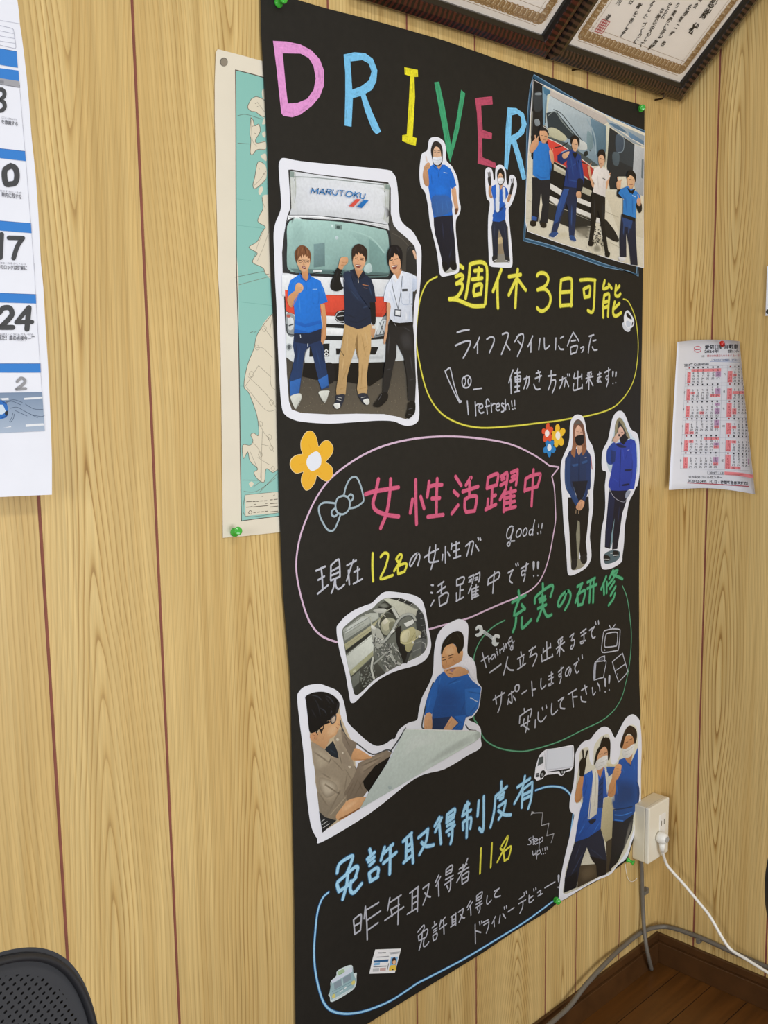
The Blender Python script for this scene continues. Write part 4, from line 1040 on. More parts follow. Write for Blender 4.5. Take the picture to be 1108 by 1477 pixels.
FOUR = '''
#e6e0cc p 95,75 170,112 300,178 500,270 640,340 885,455 880,700 878,1000 878,1408 820,1393 700,1363 500,1298 300,1238 150,1183 60,1150 42,1080 45,900 60,600 80,300
#ded6bf p 600,860 880,900 878,1200 700,1150
#1b1e22 p 95,75 170,115 165,400 205,480 200,640 85,640 78,480 82,300
#3b4248 s 105,168 150,165 158,280 110,300 96,230
#8b959b s 112,168 150,165 152,182 112,182; 105,358 135,355 142,395 112,400
#8d8f8c l5 96,90 92,180 86,280; 90,300 84,470
#7fa4bb p 160,115 222,152 195,400 165,400
#4b7f9f p 165,120 215,152 205,200 172,170
#d8dccb p 195,182 216,172 205,400 180,400
#2a3034 l5 185,220 180,380
#cfc6bf p 218,145 400,230 600,328 642,362 600,392 400,282 214,187
#e2dad2 l5 225,150 400,236 600,335
#2c3a44 l5 212,188 400,284 600,396
#c3d0d6>#86a1b2 p 214,188 400,284 612,402 620,420 610,600 560,682 450,602 330,522 190,472 185,400 200,260
#aebfc8 f 330,320 440,330 500,380 510,470 440,450 380,400
#6d8ca0>#5a7a8c p 500,345 612,402 610,600 545,610 515,480
#9fb6c2 l10 480,360 530,470 540,600
#2c3840>#36434a p 188,310 250,296 300,360 400,470 470,560 440,575 360,500 200,430
#8d9a9a l6 200,330 250,300 300,370 380,460
#c8c7aa s 205,415 260,422 332,482 310,510 220,492 193,450
#a9a98c l6 210,470 260,500 310,505
#4e5a5c p 190,472 330,522 450,602 560,682 520,690 430,640 300,545 195,492
#1e2a30 l5 240,285 300,320 400,450 500,580; 260,300 330,390 470,560
#d5dad8 s 420,500 475,530 472,572 410,562
#7f9aa2 s 480,440 516,480 516,560 480,560
#222a2c s 455,590 480,580 482,610 458,616
#dcdcc8>#c4c6b4 p 612,400 640,380 637,600 602,695 588,685 615,560
#5d7f95 l6 605,420 600,520 580,570
#2a3036 p 637,412 822,540 806,762 700,762 690,852 640,852 618,690
#3a444c p 700,470 820,545 806,700 700,650
#49596a s 690,462 740,492 735,580 690,592 678,520
#8fa0ac l4 700,462 738,490 734,575 700,590
#51616b s 660,592 705,600 700,680 663,672
#a9b7c0 p 610,348 700,390 885,472 882,552 800,522 640,402
#e8e4da l9 660,395 760,470 882,545
#5d7f9a s 630,380 700,430 760,450 700,400
#6c8fae p 770,440 880,510 880,535 780,485
#c7ccd0>#b4bac0 p 815,532 882,562 877,900 830,882 800,762
#6f7c84 p 866,640 880,640 876,780 862,770
#d9483f>#cf4038 p 195,490 300,542 500,682 532,722 512,802 430,732 240,652 200,602
#f0ebe4 l5 200,492 300,540 430,632 530,705
#22282c l7 250,555 300,545 340,520; 440,660 475,672
#17181a p 215,640 500,792 600,852 600,1100 520,1082 205,942 200,800
#bdb9a4 p 240,668 332,722 332,762 240,716; 440,832 512,862 502,902 436,872
#d8d4c4 p 240,672 330,725 330,738 240,686
#e6e4de p 215,808 300,858 300,902 215,850; 198,890 292,932 287,988 203,926; 400,903 508,950 508,982 400,940; 400,980 508,1026 508,1058 402,1016; 536,1050 578,1060 578,1092 541,1086
#7d7a6c l5 210,930 290,992; 400,1020 505,1062
#2b2b29 p 190,942 400,1032 515,1082 480,1202 380,1132 200,1062
#8d8878 f 380,1130 500,1120 520,1190 440,1200 390,1170
#a59f88 f 480,1232 560,1182 645,1232 600,1302 520,1302
#7e7a68 f 520,1260 560,1240 580,1290 530,1300
#cfc7ae f 230,1170 330,1150 350,1190 250,1200
#1f1f1f s 598,1060 662,1130 702,1205 690,1226 632,1200 588,1150
#3a3936 n60,9 500,1120 600,1100 620,1260 520,1240
#b8b09a l3 60,930 130,970; 610,1010 700,1050; 640,1230 720,1270; 50,1060 100,1050
#1d2029 p 88,768 217,768 212,900 197,1092 140,1092 147,900 130,1082 83,1082 90,900
#e0d9c4 p 150,880 160,960 143,1080 138,1000
#3058a0 p 84,1040 122,1050 118,1077 84,1072
#221c18 s 76,1078 115,1080 112,1112 80,1112; 145,1087 186,1092 186,1122 155,1122
#15171c s 85,590 108,570 102,622 84,625; 212,640 240,660 235,790 215,800
#2479d0>#2a84dc p 98,545 140,508 200,530 220,600 226,700 212,782 150,787 93,752 95,640
#1a5cae k8 200,560 215,700 205,770; 110,740 150,770 200,770
#dba57f s 70,562 90,512 125,488 132,530 102,580 80,592
#e0b08c l7 112,512 108,470; 122,510 130,478
#dba57f s 208,580 235,590 242,662 225,664
#e0b08c l6 218,590 216,560; 228,590 232,566
#e0ac84 s 140,442 165,430 195,450 197,500 175,527 150,510
#c88f68 k5 150,505 174,524 194,502
#2a1c16 l3 152,470 165,472; 176,474 190,476
#8e463c l3 165,500 182,502
#1f2226 s 138,432 150,404 182,405 205,440 202,472 186,440 150,437
#d9d9d6 l4 165,404 195,425 204,450
#1c2744>#22345c p 310,838 412,838 402,1000 388,1182 350,1182 345,1000 332,950 292,1060 262,1162 223,1162 250,1050 280,920
#2a4f92 p 312,850 350,850 320,950 272,1082 238,1102 268,960
#3d62a4 k6 370,960 365,1120; 300,900 270,1010
#2a4c86 s 215,1165 260,1155 272,1170 240,1197 211,1190; 353,1180 386,1185 400,1222 365,1217
#e6e6e2 l4 213,1190 242,1196 268,1174; 362,1216 398,1222
#1d3b80 p 330,578 370,568 432,610 450,720 457,800 432,862 400,842 313,832 325,740 335,650
#1e3470 p 300,588 352,568 342,640 302,677 268,652 268,610
#32579f k7 350,700 440,640; 360,600 380,760; 330,780 420,800; 420,640 440,800
#131c38 k6 330,680 345,820; 400,640 410,720
#12182a s 410,780 450,790 440,860 405,880
#e2b28c s 303,602 352,583 335,627 308,632
#9fb8dc l5 298,588 345,570
#d9a883 s 403,872 432,870 432,912 404,908
#15161a p 370,590 412,590 392,642
#e2b48f s 371,502 400,488 413,540 400,582 380,577 369,540
#1c181a s 360,512 368,480 400,470 424,500 421,552 406,502 382,496 368,532
#2a1c16 l3 378,528 390,530; 396,534 408,536
#9a5348 l3 384,560 398,562
#141518 p 513,878 607,908 606,1000 602,1100 627,1282 637,1322 608,1322 575,1100 555,1000 540,1082 522,1202 500,1252 488,1237 505,1100 505,950
#2e3036 k6 530,920 530,1060; 590,940 590,1080
#111113 s 606,1290 639,1300 634,1332 611,1330; 488,1220 526,1225 516,1254 489,1252
#e0ae88 l17 489,692 502,762 522,832; 635,752 613,842
#ece6e2 p 530,700 570,688 632,720 642,762 612,800 607,907 518,872 530,810 508,770
#d3cbc6 k6 550,740 560,860; 600,740 595,880
#e0ae88 l5 486,692 484,660; 497,692 506,665; 634,752 646,735
#c98f68 p 565,670 590,680 575,708
#e4b490 s 561,612 580,594 602,620 599,670 576,697 559,660
#1d1819 s 554,622 560,580 590,568 608,600 606,662 598,622 576,606
#2a1c16 l3 568,632 578,634; 586,638 596,640
#9a5348 l3 570,668 586,670
#3c3c40 l5 590,774 605,781
#1d2742>#182034 p 723,1028 822,1060 824,1182 837,1392 790,1388 775,1250 755,1150 757,1332 713,1332 708,1200
#2c4a80 p 723,1040 802,1070 790,1132 738,1112
#3c5c94 k6 740,1090 735,1180; 780,1100 770,1170
#dfdfe2 s 703,1332 752,1340 736,1362 708,1357
#16181c l22 705,852 700,892 718,902
#16181c s 828,950 862,950 867,1000 850,1020 833,990
#2a7fd0>#3a8edc p 718,850 770,828 832,870 857,900 852,950 825,950 826,1062 733,1036 735,920 698,880
#1b64b4 k7 750,900 760,1020; 800,900 800,1040; 730,880 745,940
#c7e0f5 l5 800,895 820,905
#e2b08a s 688,800 716,793 714,845 690,847
#e2b08a l6 700,802 694,768; 711,802 724,783
#e0ab86 s 833,922 857,915 857,967 834,962
#e0ab86 l6 845,922 838,890
#10131a p 762,838 790,862 822,845 802,888 775,872
#e6b98f s 767,762 790,744 816,770 813,820 790,852 767,820
#c8956c k5 768,822 790,850 812,820
#171517 s 757,772 770,725 800,718 824,750 821,802 811,772 786,752 770,767
#2a1c16 l3 775,780 788,782; 796,784 808,786
#9a5348 l4 780,818 800,820
#14161a p 726,1026 821,1055 819,1082 729,1050
'''
cutout('rectangular photograph of four men in front of a red truck', '93,72 170,109 300,175 500,267 640,337 888,453 882,700 880,1000 881,1412 820,1397 700,1367 500,1302 300,1242 150,1187 56,1153 39,1082 42,900 57,600 77,300', 'h', FOUR, 'h', smooth=False, name='photo_print')

cutout('narrow cut-out of a woman in a navy work jacket and black mask, hands folded', '300,68 345,90 375,160 395,280 430,390 470,460 495,580 500,700 490,850 475,1010 @j 475,100 475,280 460,400 440,560 435,650 450,780 450,900 400,1000 320,1060 250,1095 182,1108 160,1060 150,900 130,650 115,500 95,150 @i 85,960 75,800 85,650 130,530 165,450 185,350 190,200 215,115 255,75', 'i', '''
#8c8a78>#a09d8a s @j 185,470 270,430 315,430 325,700 300,900 395,900 385,950 340,1010 220,1042 200,950 185,640
#16161a p @j 165,150 420,140 427,300 402,560 385,700 402,850 385,935 330,945 305,800 315,650 310,450 285,430 265,600 275,800 285,900 262,1022 220,1032 205,900 190,650 168,400
#232326 s @j 215,920 277,910 272,1000 240,1037 208,1020; 323,870 392,850 397,940 350,967 318,920
#263a63>#22355c p 180,520 240,488 390,488 442,560 444,750 432,900 400,1023 180,1023 140,900 128,640
#27467a l68 165,620 158,800 168,950 @j 215,100 282,222
#233a6a l54 420,600 418,850 415,960 @j 395,60 350,182
#3a5c92 k10 140,620 140,800 150,960 @j 180,60; 370,100 340,180
#181d2c p 215,890 410,880 @j 365,120 330,185 300,205 245,60
#5b708f l5 @j 235,20 265,150
#a83a4c l9 447,580 462,740
#34588f p 208,682 292,670 287,702 230,708; 328,650 407,625 402,657 345,677
#1a2a4c l5 210,712 285,706; 345,682 405,664
#16203a l8 305,590 300,880
#e0d8dc l5 368,600 392,594
#d8a380 s @j 263,267 300,200 325,178 367,200 357,262 320,307 280,297
#b37c5a k5 @j 300,225 290,290; 330,210 320,290; 310,200 345,200
#b9a084 l6 @j 265,300 262,345; 297,310 297,350
#e8e4e0 s @j 410,60 425,62 430,130 415,125
#6b4a40>#a8714f s 228,250 240,170 275,133 310,133 350,180 372,270 387,400 392,500 345,572 333,480 270,462 250,592 203,545 215,480 228,380
#8a5c48 k8 240,300 230,480; 370,300 375,480; 365,440 350,540
#5f6462 f 240,190 270,138 310,138 347,192 300,186
#d9ad90 p 278,448 332,448 337,520 300,572 273,520
#c09276 l6 290,460 300,560
#e4b7a0 s 254,262 270,222 295,198 325,230 347,290 342,332 260,342 249,312
#3a2a26 l5 275,294 296,291; 320,285 345,292
#6b4a40 l4 270,276 298,272; 318,268 344,274
#131317 s 257,345 305,320 361,325 364,400 335,442 290,447 260,410
#2a2a30 l4 262,370 310,378 360,366; 300,335 305,430
''', 'i')

cutout('narrow cut-out of a woman in a bright blue work jacket making a peace sign', '700,170 720,100 760,40 800,22 840,35 880,100 930,230 970,270 1015,300 1040,400 1050,600 1045,800 1020,940 @j 1005,20 960,120 920,200 890,350 865,500 855,700 835,870 830,930 780,980 700,1020 620,1035 580,1010 565,900 565,780 580,550 610,400 625,250 620,20 @i 622,920 635,775 600,760 582,710 585,560 610,470 640,420 665,350', 'i', '''
#cfe0ee s 640,560 700,420 720,340 760,180 830,110 900,240 960,340 1010,420 1010,800 720,800 650,690
#58707a s @j 610,850 700,800 800,815 792,900 730,945 640,967 610,940
#7fa0ae s @j 735,390 747,500 702,740 680,752 695,600
#161a2e p @j 680,20 905,40 882,200 832,350 800,600 772,782 708,792 715,650 740,400 700,600 682,782 618,762 625,560 650,350 670,150
#1b2546 p @j 668,80 742,150 720,400 690,600 670,762 623,752 630,540
#2e3b66 k6 @j 680,200 660,400; 640,560 670,520; 800,250 780,460
#1a1d24 s @j 608,860 672,870 682,920 618,927; 718,810 782,810 787,862 728,872
#e6ecee l9 @j 614,910 672,912; 724,862 782,858
#e6ecee l6 @j 690,840 720,830
#2a41a8 p 758,420 880,390 940,363 992,390 1012,600 1002,800 975,920 @j 947,42 900,62 790,67 690,62 665,20 @i 663,930 700,760 728,600 743,450
#2c49b8 l56 978,440 985,700 955,960
#24469e s 658,480 732,408 762,480 740,642 700,682 648,662 638,560
#1f3470 p 688,500 752,520 745,642 700,672
#3a56c8 k8 840,480 850,640; 930,420 950,560; 720,850 780,900
#1a2a7c k6 900,520 870,620; 680,620 720,680; 960,620 950,860
#161c44 s 863,745 942,733 947,755 880,767; 828,930 912,914 912,936 840,946
#1a2766 l6 817,500 800,960
#cfd6ec l5 900,506 918,500
#b9bcd0 l5 @j 680,30 700,100 760,170 850,206 887,172
#9aa3b8 s @j 888,70 937,70 915,130 880,162 868,140
#8d8668>#a09878 s 738,330 745,200 775,123 810,108 852,160 892,260 930,352 900,362 860,302 830,222 800,212 770,292 730,372 703,402 718,350
#3a3a38 p 790,138 832,200 885,300 872,342 810,202 768,302
#b5ae92 k6 770,150 745,300; 850,190 900,330
#e3b9a6 s 778,282 800,220 832,230 857,290 852,322 800,342
#3a2a26 l5 820,290 842,284
#101016 p 798,362 860,298 908,360 852,442 813,412
#e2bba8 s 723,370 770,300 802,330 792,372 755,412 728,402
#c99a86 l5 770,345 795,318; 745,360 730,340
#3b3538 s 780,318 796,308 806,322 794,338
#20264c s 758,430 832,440 884,472 800,472
''', 'i')

ENGINE = '''
#70756d s 540,140 620,128 720,130 850,180 920,240 970,320 985,430 1010,560 1000,660 950,730 860,780 700,850 560,930 440,1000 330,1110 260,1165 230,1150 210,1070 180,930 140,740 110,560 100,480 140,420 280,310 420,240 470,190
#b9beb5>#aab0a8 p 108,468 280,340 400,290 485,290 492,342 130,582
#c9cfca p 150,450 300,350 400,320 250,430 130,520
#7e857e l6 110,502 400,330; 150,440 300,340
#9aa096 l7 130,552 480,352; 120,520 330,400
#c0bd9c>#aaa886 p 125,622 480,372 422,472 140,682
#8f8d70 l4 150,630 420,450
#2d302d p 138,690 410,480 412,522 145,722
#d9ded5>#cfd5cc p 143,742 410,520 437,602 432,722 178,912
#b8bdb4 l5 150,745 410,540; 200,880 430,700
#5d625c l5 350,570 372,566; 150,740 170,735
#a9ab8a p 178,912 430,690 432,742 198,962
#c8cab0 s 215,910 245,890 250,915 225,930
#4c4f49>#2b2d2a p 198,962 430,762 562,932 440,1000 330,1110 260,1165 228,1150
#6e736c p 190,982 290,900 282,1032 213,1092
#3a3d39 p 215,1090 282,1032 300,1120 255,1160 232,1140
#8d938b n70,12 280,930 420,800 470,980 330,1100
#c6c9b8>#d2d4c4 p 540,142 590,132 700,160 902,250 912,312 860,322 780,292 700,332 620,202
#9b9e90 l6 620,200 700,330 760,300; 720,165 880,245
#2b2e30 p 588,128 720,130 862,190 842,212 700,160
#d9dcd4 l6 690,158 712,140; 830,205 850,190; 760,175 780,155
#33383a s 918,252 975,330 1000,560 960,720 900,480 888,320
#9aa09c l5 928,292 962,280; 938,352 976,340; 948,422 986,415; 955,482 992,470; 960,540 1000,530; 950,600 990,640; 970,440 985,520
#5b6062 s 955,560 1000,580 990,660 950,720 940,640
#a8ada9 l9 955,600 985,620 985,660
#232422 p 500,200 560,160 640,230 702,332 640,302 560,262 480,230
#c9ccc4 s 430,262 500,242 570,250 560,282 480,290
#8b8f86 f 480,200 560,180 600,220 540,240
#44473f s 500,330 580,290 660,320 700,420 640,520 560,540 500,470
#a7a993 s 508,420 560,350 640,348 692,402 660,482 600,522 538,512
#c4c3a8 s 518,392 590,358 622,422 560,482
#e0decb s 530,380 570,345 590,380 550,410
#83856f s 600,400 650,380 660,440 610,480
#b7bab0 p 408,430 500,460 562,592 480,682 418,562
#e2e5de s 415,420 455,440 450,465 410,450; 470,580 530,570 540,600 490,620
#1d1e1f p 668,460 730,420 742,602 800,702 832,722 760,832 720,722 680,602
#3a3d3d p 740,620 850,590 860,700 830,720 790,830 770,820 800,700
#6a6f6c p 838,600 952,560 942,702 850,772
#8b908c l8 850,620 940,590; 860,700 940,660
#c4bf92>#b4af84 s 728,500 790,460 860,440 892,500 882,562 832,692 780,692 770,632 723,602
#dcd8b4 s 740,505 795,470 820,490 800,590 735,590
#9d9970 l6 805,500 800,610; 880,500 820,600
#e8ebe6 p 758,402 872,348 862,402 790,442
#55595a l5 790,442 862,402 875,350
#d6d0a0 l9 726,605 800,612 890,562 942,510
#b9b79a p 880,460 947,490 932,552 890,542
#e4e6e0 s 915,530 935,530 935,552 915,550; 845,595 862,595 860,615 845,612
#55595a l36 500,602 560,584 640,474 700,366 780,310 850,315 882,370
#b9beb6 l24 500,600 560,580 640,470 700,360 780,305 850,310 880,362
#e4e7e2 s 615,490 650,460 660,480 625,510
#6a6d66 l42 640,240 692,332
#cfd2ca l30 640,240 692,332
#5a5d58 l38 600,680 650,790 712,832
#b3b8b0 l28 600,680 650,790 712,832
#3a3d39 l30 430,762 413,880 440,990
#c9cdc4 l22 430,762 413,880 440,990
#a4a9a2 l17 440,832 560,722 650,612
#c5c8b8 l9 500,440 490,360 560,280 640,236 682,262; 340,300 400,340 410,420; 560,330 520,300 490,420
#a9ab8c l8 420,412 540,318
#c3c6be>#34373a n150,15 420,520 560,600 680,640 745,760 700,845 560,925 520,800 430,660
#33363a l4 560,740 600,900; 620,820 580,800; 690,700 740,800; 460,500 440,620
#e6e9e2 l5 580,760 600,740 620,760; 650,640 700,700; 560,850 600,900; 430,520 470,560
'''
cutout('cut-out photograph of an opened engine bay', '570,62 700,70 830,90 900,115 955,160 990,270 1015,420 1048,600 1040,690 1010,760 960,810 880,850 700,900 560,960 440,1040 330,1150 250,1230 220,1248 190,1235 170,1130 130,900 80,720 50,560 42,450 60,410 130,330 230,260 330,215 420,180 490,110', 'k', ENGINE, 'k')

TRAIN = '''
#cbb99a p @m 132,150 175,580 240,1000 278,1360 300,1340 600,1150 560,600 440,330 420,210 370,140 290,112 200,118
#454a4e l12 @m 430,330 452,430 512,535 592,575 722,665 850,625 895,645; @n 155,985 95,1085 25,1185; 320,990 300,960 340,760 400,580; 690,960 720,1000 780,1008
#a69883>#8f8370 p @m 175,555 250,560 360,690 400,640 380,520 430,440 470,470 500,540 582,560 577,610 540,690 560,760 600,830 560,852 530,1000 480,1092 400,1252 268,1272 248,1160 208,800
#b9ac95 f @m 200,620 300,640 372,700 330,762 225,790
#b5a790 f @m 240,842 420,880 442,1000 340,1102 250,1010
#c6baa5 f @m 260,880 380,920 400,990 320,1040 270,980
#8a7c6c p @m 440,430 500,520 582,560 560,652 528,690 458,560
#998b79 f @m 420,560 470,600 540,760 520,800 450,760 430,660
#7c6f5d k8 @m 270,830 350,880; 240,1000 330,1130; 300,930 430,1020; 440,980 330,1190; 480,790 540,900; 360,700 470,820; 200,640 340,740; 500,830 470,1000
#5f5446 k6 @m 470,490 520,600; 430,660 450,760; 360,690 330,750; 560,760 600,850
#d6ccb9 s @m 405,520 425,530 418,548 402,540; 450,640 466,650 456,664; 505,770 530,772 522,790
#1f2a34 p @m 298,620 372,543 412,640 422,702 360,682
#31414e k7 @m 340,620 400,660
#8b7d6c>#7a6d5d p @m 598,742 720,682 850,628 892,650 852,742 700,962 640,1042 500,1082 468,1012 560,852
#a3947f f @m 620,750 740,690 840,650 780,720 680,800 620,850
#0f0f10 p @m 742,770 882,680 852,742 690,1002 648,952 638,902
#6d604f k7 @m 620,770 800,690; 510,1060 600,870; 560,1040 640,900; 640,820 760,740; 480,1050 560,900; 600,900 640,1000
#dca878 s @m 558,622 600,618 700,680 717,695 640,717 538,712
#b47f52 k6 @m 545,705 640,712 700,696
#d7a678 s @m 398,1212 460,1110 540,1058 662,1043 640,1112 520,1202 430,1252
#e3b98e f @m 450,1150 520,1090 600,1070 540,1130 470,1180
#8a5f3c l13 @m 428,1242 520,1195 605,1145
#8f826e p @m 328,1192 500,1010 482,1092 400,1202 370,1272 318,1242
#a89a84 l9 @m 350,1200 480,1050
#26282a p @m 248,1170 300,1222 402,1252 278,1362
#d9dad8 l4 @m 275,1290 320,1260; 280,1320 340,1280; 270,1260 300,1240
#dcb083>#cf9f72 s @m 175,480 240,470 270,410 370,350 405,305 440,320 442,350 430,370 435,402 400,490 340,532 300,612 240,582 178,540
#e6bf95 f @m 330,430 400,400 420,430 380,490 320,500
#c09068 k6 @m 345,528 310,600; 300,480 280,540; 400,488 420,440
#0e0f12 s @m 130,150 200,116 290,110 370,140 427,200 422,260 390,322 340,352 300,392 250,442 200,472 163,460 148,330 133,200
#0e0f12 l9 @m 380,150 400,185 395,230; 400,190 425,230 410,290; 350,340 330,372 300,385; 240,440 225,470 235,490; 200,470 190,490; 270,400 290,420 280,440
#3a3f49 k8 @m 180,140 230,150 280,190; 300,140 350,170 380,220; 330,240 360,270 350,310; 250,250 300,280 310,330
#2b2e36 k7 @m 200,160 240,230 260,330; 300,150 350,220; 180,260 220,340
#0e0f12 l10 @m 340,250 380,290 385,330; 300,300 330,350; 395,230 410,280
#2a2420 p @m 248,442 292,430 268,482
#cf9a70 s @m 168,500 210,468 237,500 222,537 178,537
#9d6c48 l5 @m 190,490 212,500 205,525
#141416 l13 @m 272,406 350,376
#4a4a4e s @m 353,388 348,350 380,318 402,318 397,370 370,397
#cbb9a6 s @m 362,382 360,350 382,330 394,332 388,368 372,386
#2c2c30 l6 @m 397,310 412,218; 425,200 405,300
#b98060 l5 @m 398,420 418,442; 420,400 432,408
#1f62b4>#194f96 p @n 500,478 560,540 702,498 742,560 825,627 802,802 750,872 690,892 660,1002 560,1007 480,1002 378,997 400,802 328,862 338,760 398,600 438,530
#1a4c92 f @n 430,640 560,620 642,702 602,852 420,902
#15335e p @n 400,900 560,882 482,1002 383,997
#2468bd p @n 398,590 442,558 432,702 387,862 323,872 343,730
#2a70c4 p @n 680,640 825,627 802,802 740,882 690,872
#174a8c k8 @n 430,832 580,832; 520,600 642,540; 690,740 642,862; 440,780 600,780; 420,880 560,850; 700,660 820,680; 720,860 790,780; 460,580 440,700
#3a80d2 k7 @n 540,600 660,560; 380,700 350,820; 760,700 780,780; 470,520 450,600
#d8a67c s @n 330,870 382,858 387,1000 323,997
#d8a67c p @n 488,1002 560,880 622,940 560,1002
#b9845a k6 @n 500,1000 575,900; 335,960 340,990
#2166bb p @n 588,880 692,870 670,962 632,1007 568,1007 632,942
#184c92 k6 @n 610,900 660,950; 590,1000 650,960
#cfe0f2 l6 @n 730,720 750,725 770,740 792,748
#d9a878>#d0996a s @n 475,332 500,262 560,228 622,280 662,300 652,382 622,412 500,462 478,410
#e6bc90 f @n 510,290 560,260 600,310 560,340 510,330
#d3a074 s @n 498,470 560,450 640,440 712,480 690,512 560,537 518,512
#15130f s @n 470,312 490,220 550,150 620,123 667,160 670,262 642,312 620,322 600,252 560,237 500,272 480,332
#33302a l6 @n 560,170 520,230; 610,140 640,200
#d9a878 s @n 638,312 664,305 657,372 633,362
#2b1d14 l6 @n 485,384 512,378; 540,365 572,354
#3a2a20 l6 @n 480,362 515,352; 535,345 578,334
#b98056 l6 @n 522,388 514,430 540,432; 580,380 600,410; 500,450 480,430
#a8848c p @n 538,470 592,460 570,492
#8a5a48 l6 @n 520,480 560,462 600,455; 540,500 570,505
#ebebf4 s @n 506,466 560,440 620,408 665,385 720,360 768,440 785,560 735,525 702,452 640,440 580,446
#cfdcd6>#c2d0cb p @n 150,995 785,1012 772,1105 @m 610,1150 700,980 870,720
#dbe6e2 f @n 200,1040 480,1030 420,1120 250,1160 120,1250
#b7c3be f @n 650,1080 770,1030 768,1100 500,1240 300,1340 420,1220
#a9b8b8 s @m 860,950 880,940 900,965 870,975
#f0f2f0 l8 @n 152,994 480,1003 785,1011
'''
cutout('cut-out of two men talking over a large sheet of paper', '245,40 330,65 400,95 450,150 475,230 495,340 510,390 600,480 680,550 760,590 840,570 895,530 @n 60,1080 100,1000 180,940 255,915 270,850 300,720 370,580 400,480 410,300 440,160 500,80 570,40 630,18 690,40 712,90 708,200 705,325 750,370 780,440 790,560 828,622 828,640 805,805 752,885 712,912 790,950 823,1000 822,1080 821,1160 700,1232 500,1350 @m 1100,880 700,1188 276,1442 230,1410 175,1290 140,1030 110,650 75,370 55,170 70,110 130,60', 'm', TRAIN, 'm')

PAIR = '''
#cfccba s 240,1000 245,850 275,640 290,480 330,430 390,430 400,560 440,620 450,420 500,330 560,280 630,295 640,580 700,600 750,480 790,250 850,170 910,170 945,240 952,600 950,1000 @q 935,100 900,300 860,420 810,560 640,770 500,835 330,935 108,1025 118,880 130,750 220,450 @o 310,1080 250,1060
#4d4233>#3f3629 p @q 270,700 480,680 600,600 650,755 500,832 260,955
#5c503e f @q 300,760 420,700 470,800 330,880
#3a3226 p @q 588,420 662,380 645,760 598,785
#b8ae8c>#a99f7c p 570,1000 672,975 @q 664,380 580,435 528,282 545,60
#c9c0a0 p 600,600 700,620 690,720 610,700
#1e55a8>#184480 p 738,560 800,540 870,600 952,418 947,1108 @q 935,50 880,152 780,212 668,192 664,0 @o 668,1000 698,780 700,740
#17396c f 690,820 800,780 940,840 942,1050 @q 860,30 680,40
#2a66ba k9 760,620 800,720; 900,560 920,700; 700,800 720,960
#122a50 l14 @q 680,62 780,50 885,28
#2f6fc0 l12 @q 688,122 780,125 878,92; 690,180 780,190
#1a4788 p 780,570 860,622 890,560 870,640
#10121c p @q 664,188 780,203 905,110 885,300 825,430 722,662 618,765 648,560
#6d6a62 f @q 850,232 895,195 832,420 782,545 800,440
#c08a5c s 688,700 762,690 722,782 702,800 692,950 640,987 603,960 608,900 650,790
#a8744a k8 620,960 670,900 690,820
#cf9a6c s 658,740 700,622 762,620 752,700 702,782 668,770
#a8744a k4 700,660 745,665; 700,690 742,695; 690,720 730,730
#20529c p 593,640 692,640 660,722 610,762
#b98458 p 798,530 892,488 872,617 828,582
#c99468>#bd875c s 778,382 800,312 850,278 902,310 907,382 830,432 778,432
#d9d9d6 s 773,452 830,430 907,380 907,442 870,522 810,542 778,512
#b0b0ad l4 790,470 850,450 900,410; 800,510 860,490
#281c17 s 753,382 790,260 840,178 890,178 932,220 942,300 917,382 895,302 850,262 810,302 782,402 760,432
#46332a k6 830,210 800,270; 880,200 910,280
#2a1c16 l6 805,369 837,356; 855,336 887,322
#172036>#131a2c p @q 240,402 380,362 522,260 562,400 597,622 592,802 488,832 478,700 430,642 370,490 330,602 290,722 250,952 108,1012 118,850 168,640
#0c101a p @q 118,850 262,762 250,952 108,1012
#33405e k7 @q 340,522 260,680 180,822; 300,450 230,640
#2b3854 k8 @q 395,502 480,560 562,632
#0c0e16 p @q 400,590 592,642 592,802 488,832 478,702
#c9c5b0 p @q 345,590 368,512 392,570 362,590
#1d58b4>#174a98 p 328,740 430,680 560,640 602,700 612,950 560,1000 550,1108 @q 540,100 527,282 380,382 232,432 268,200 298,50 @o 325,1040 313,880
#143e84 k9 @q 300,232 420,60; 330,332 500,120; 260,400 380,240; @o 360,760 340,900; 380,820 330,1000
#2f70cc k8 @o 350,720 400,760; @q 270,360 350,220; 440,330 520,200
#1a4fa4 p 558,680 602,760 607,982 550,1002 518,800
#16386e p 508,800 560,750 552,1108 488,1108
#0f2448 l9 510,860 550,820; 500,920 548,880; 496,980 545,940; 492,1040 545,1000
#101a30 s @q 390,190 465,165 470,190 420,230
#d8d6cc>#cbc8bc p 430,680 490,648 502,800 492,1108 @q 480,112 410,167 378,172 398,0 @o 418,900 438,750
#b4b1a6 l7 470,700 470,900 455,1080
#2f5fae l7 437,740 415,1000 @q 395,160
#cfcdc4 p 573,660 612,720 622,880 600,962 588,800
#bd8658 s 298,750 332,760 317,900 312,1000 270,1047 238,1040 233,980 263,840
#9d6a42 k7 250,1020 300,1010 315,880
#161412 s 283,620 300,560 340,540 362,590 347,680 332,747 288,745 288,690
#1c1a16 l17 332,560 324,455; 350,572 376,460
#b9825a p 478,660 562,648 522,772 488,702
#d0a07a s 488,520 520,430 570,398 612,470 607,532 540,562 488,572
#2a1c16 l6 513,500 545,490; 570,485 597,478
#d6d6d4 s 468,590 540,530 607,513 602,580 560,642 500,677 473,650
#b0b0ad l4 480,600 540,590 600,560; 500,640 560,620
#17120f s 453,602 480,470 520,398 550,318 632,328 634,522 611,562 606,462 580,412 540,432 502,492 482,562 463,612
#17120f l9 545,342 562,298; 580,332 587,303; 600,335 612,310
'''
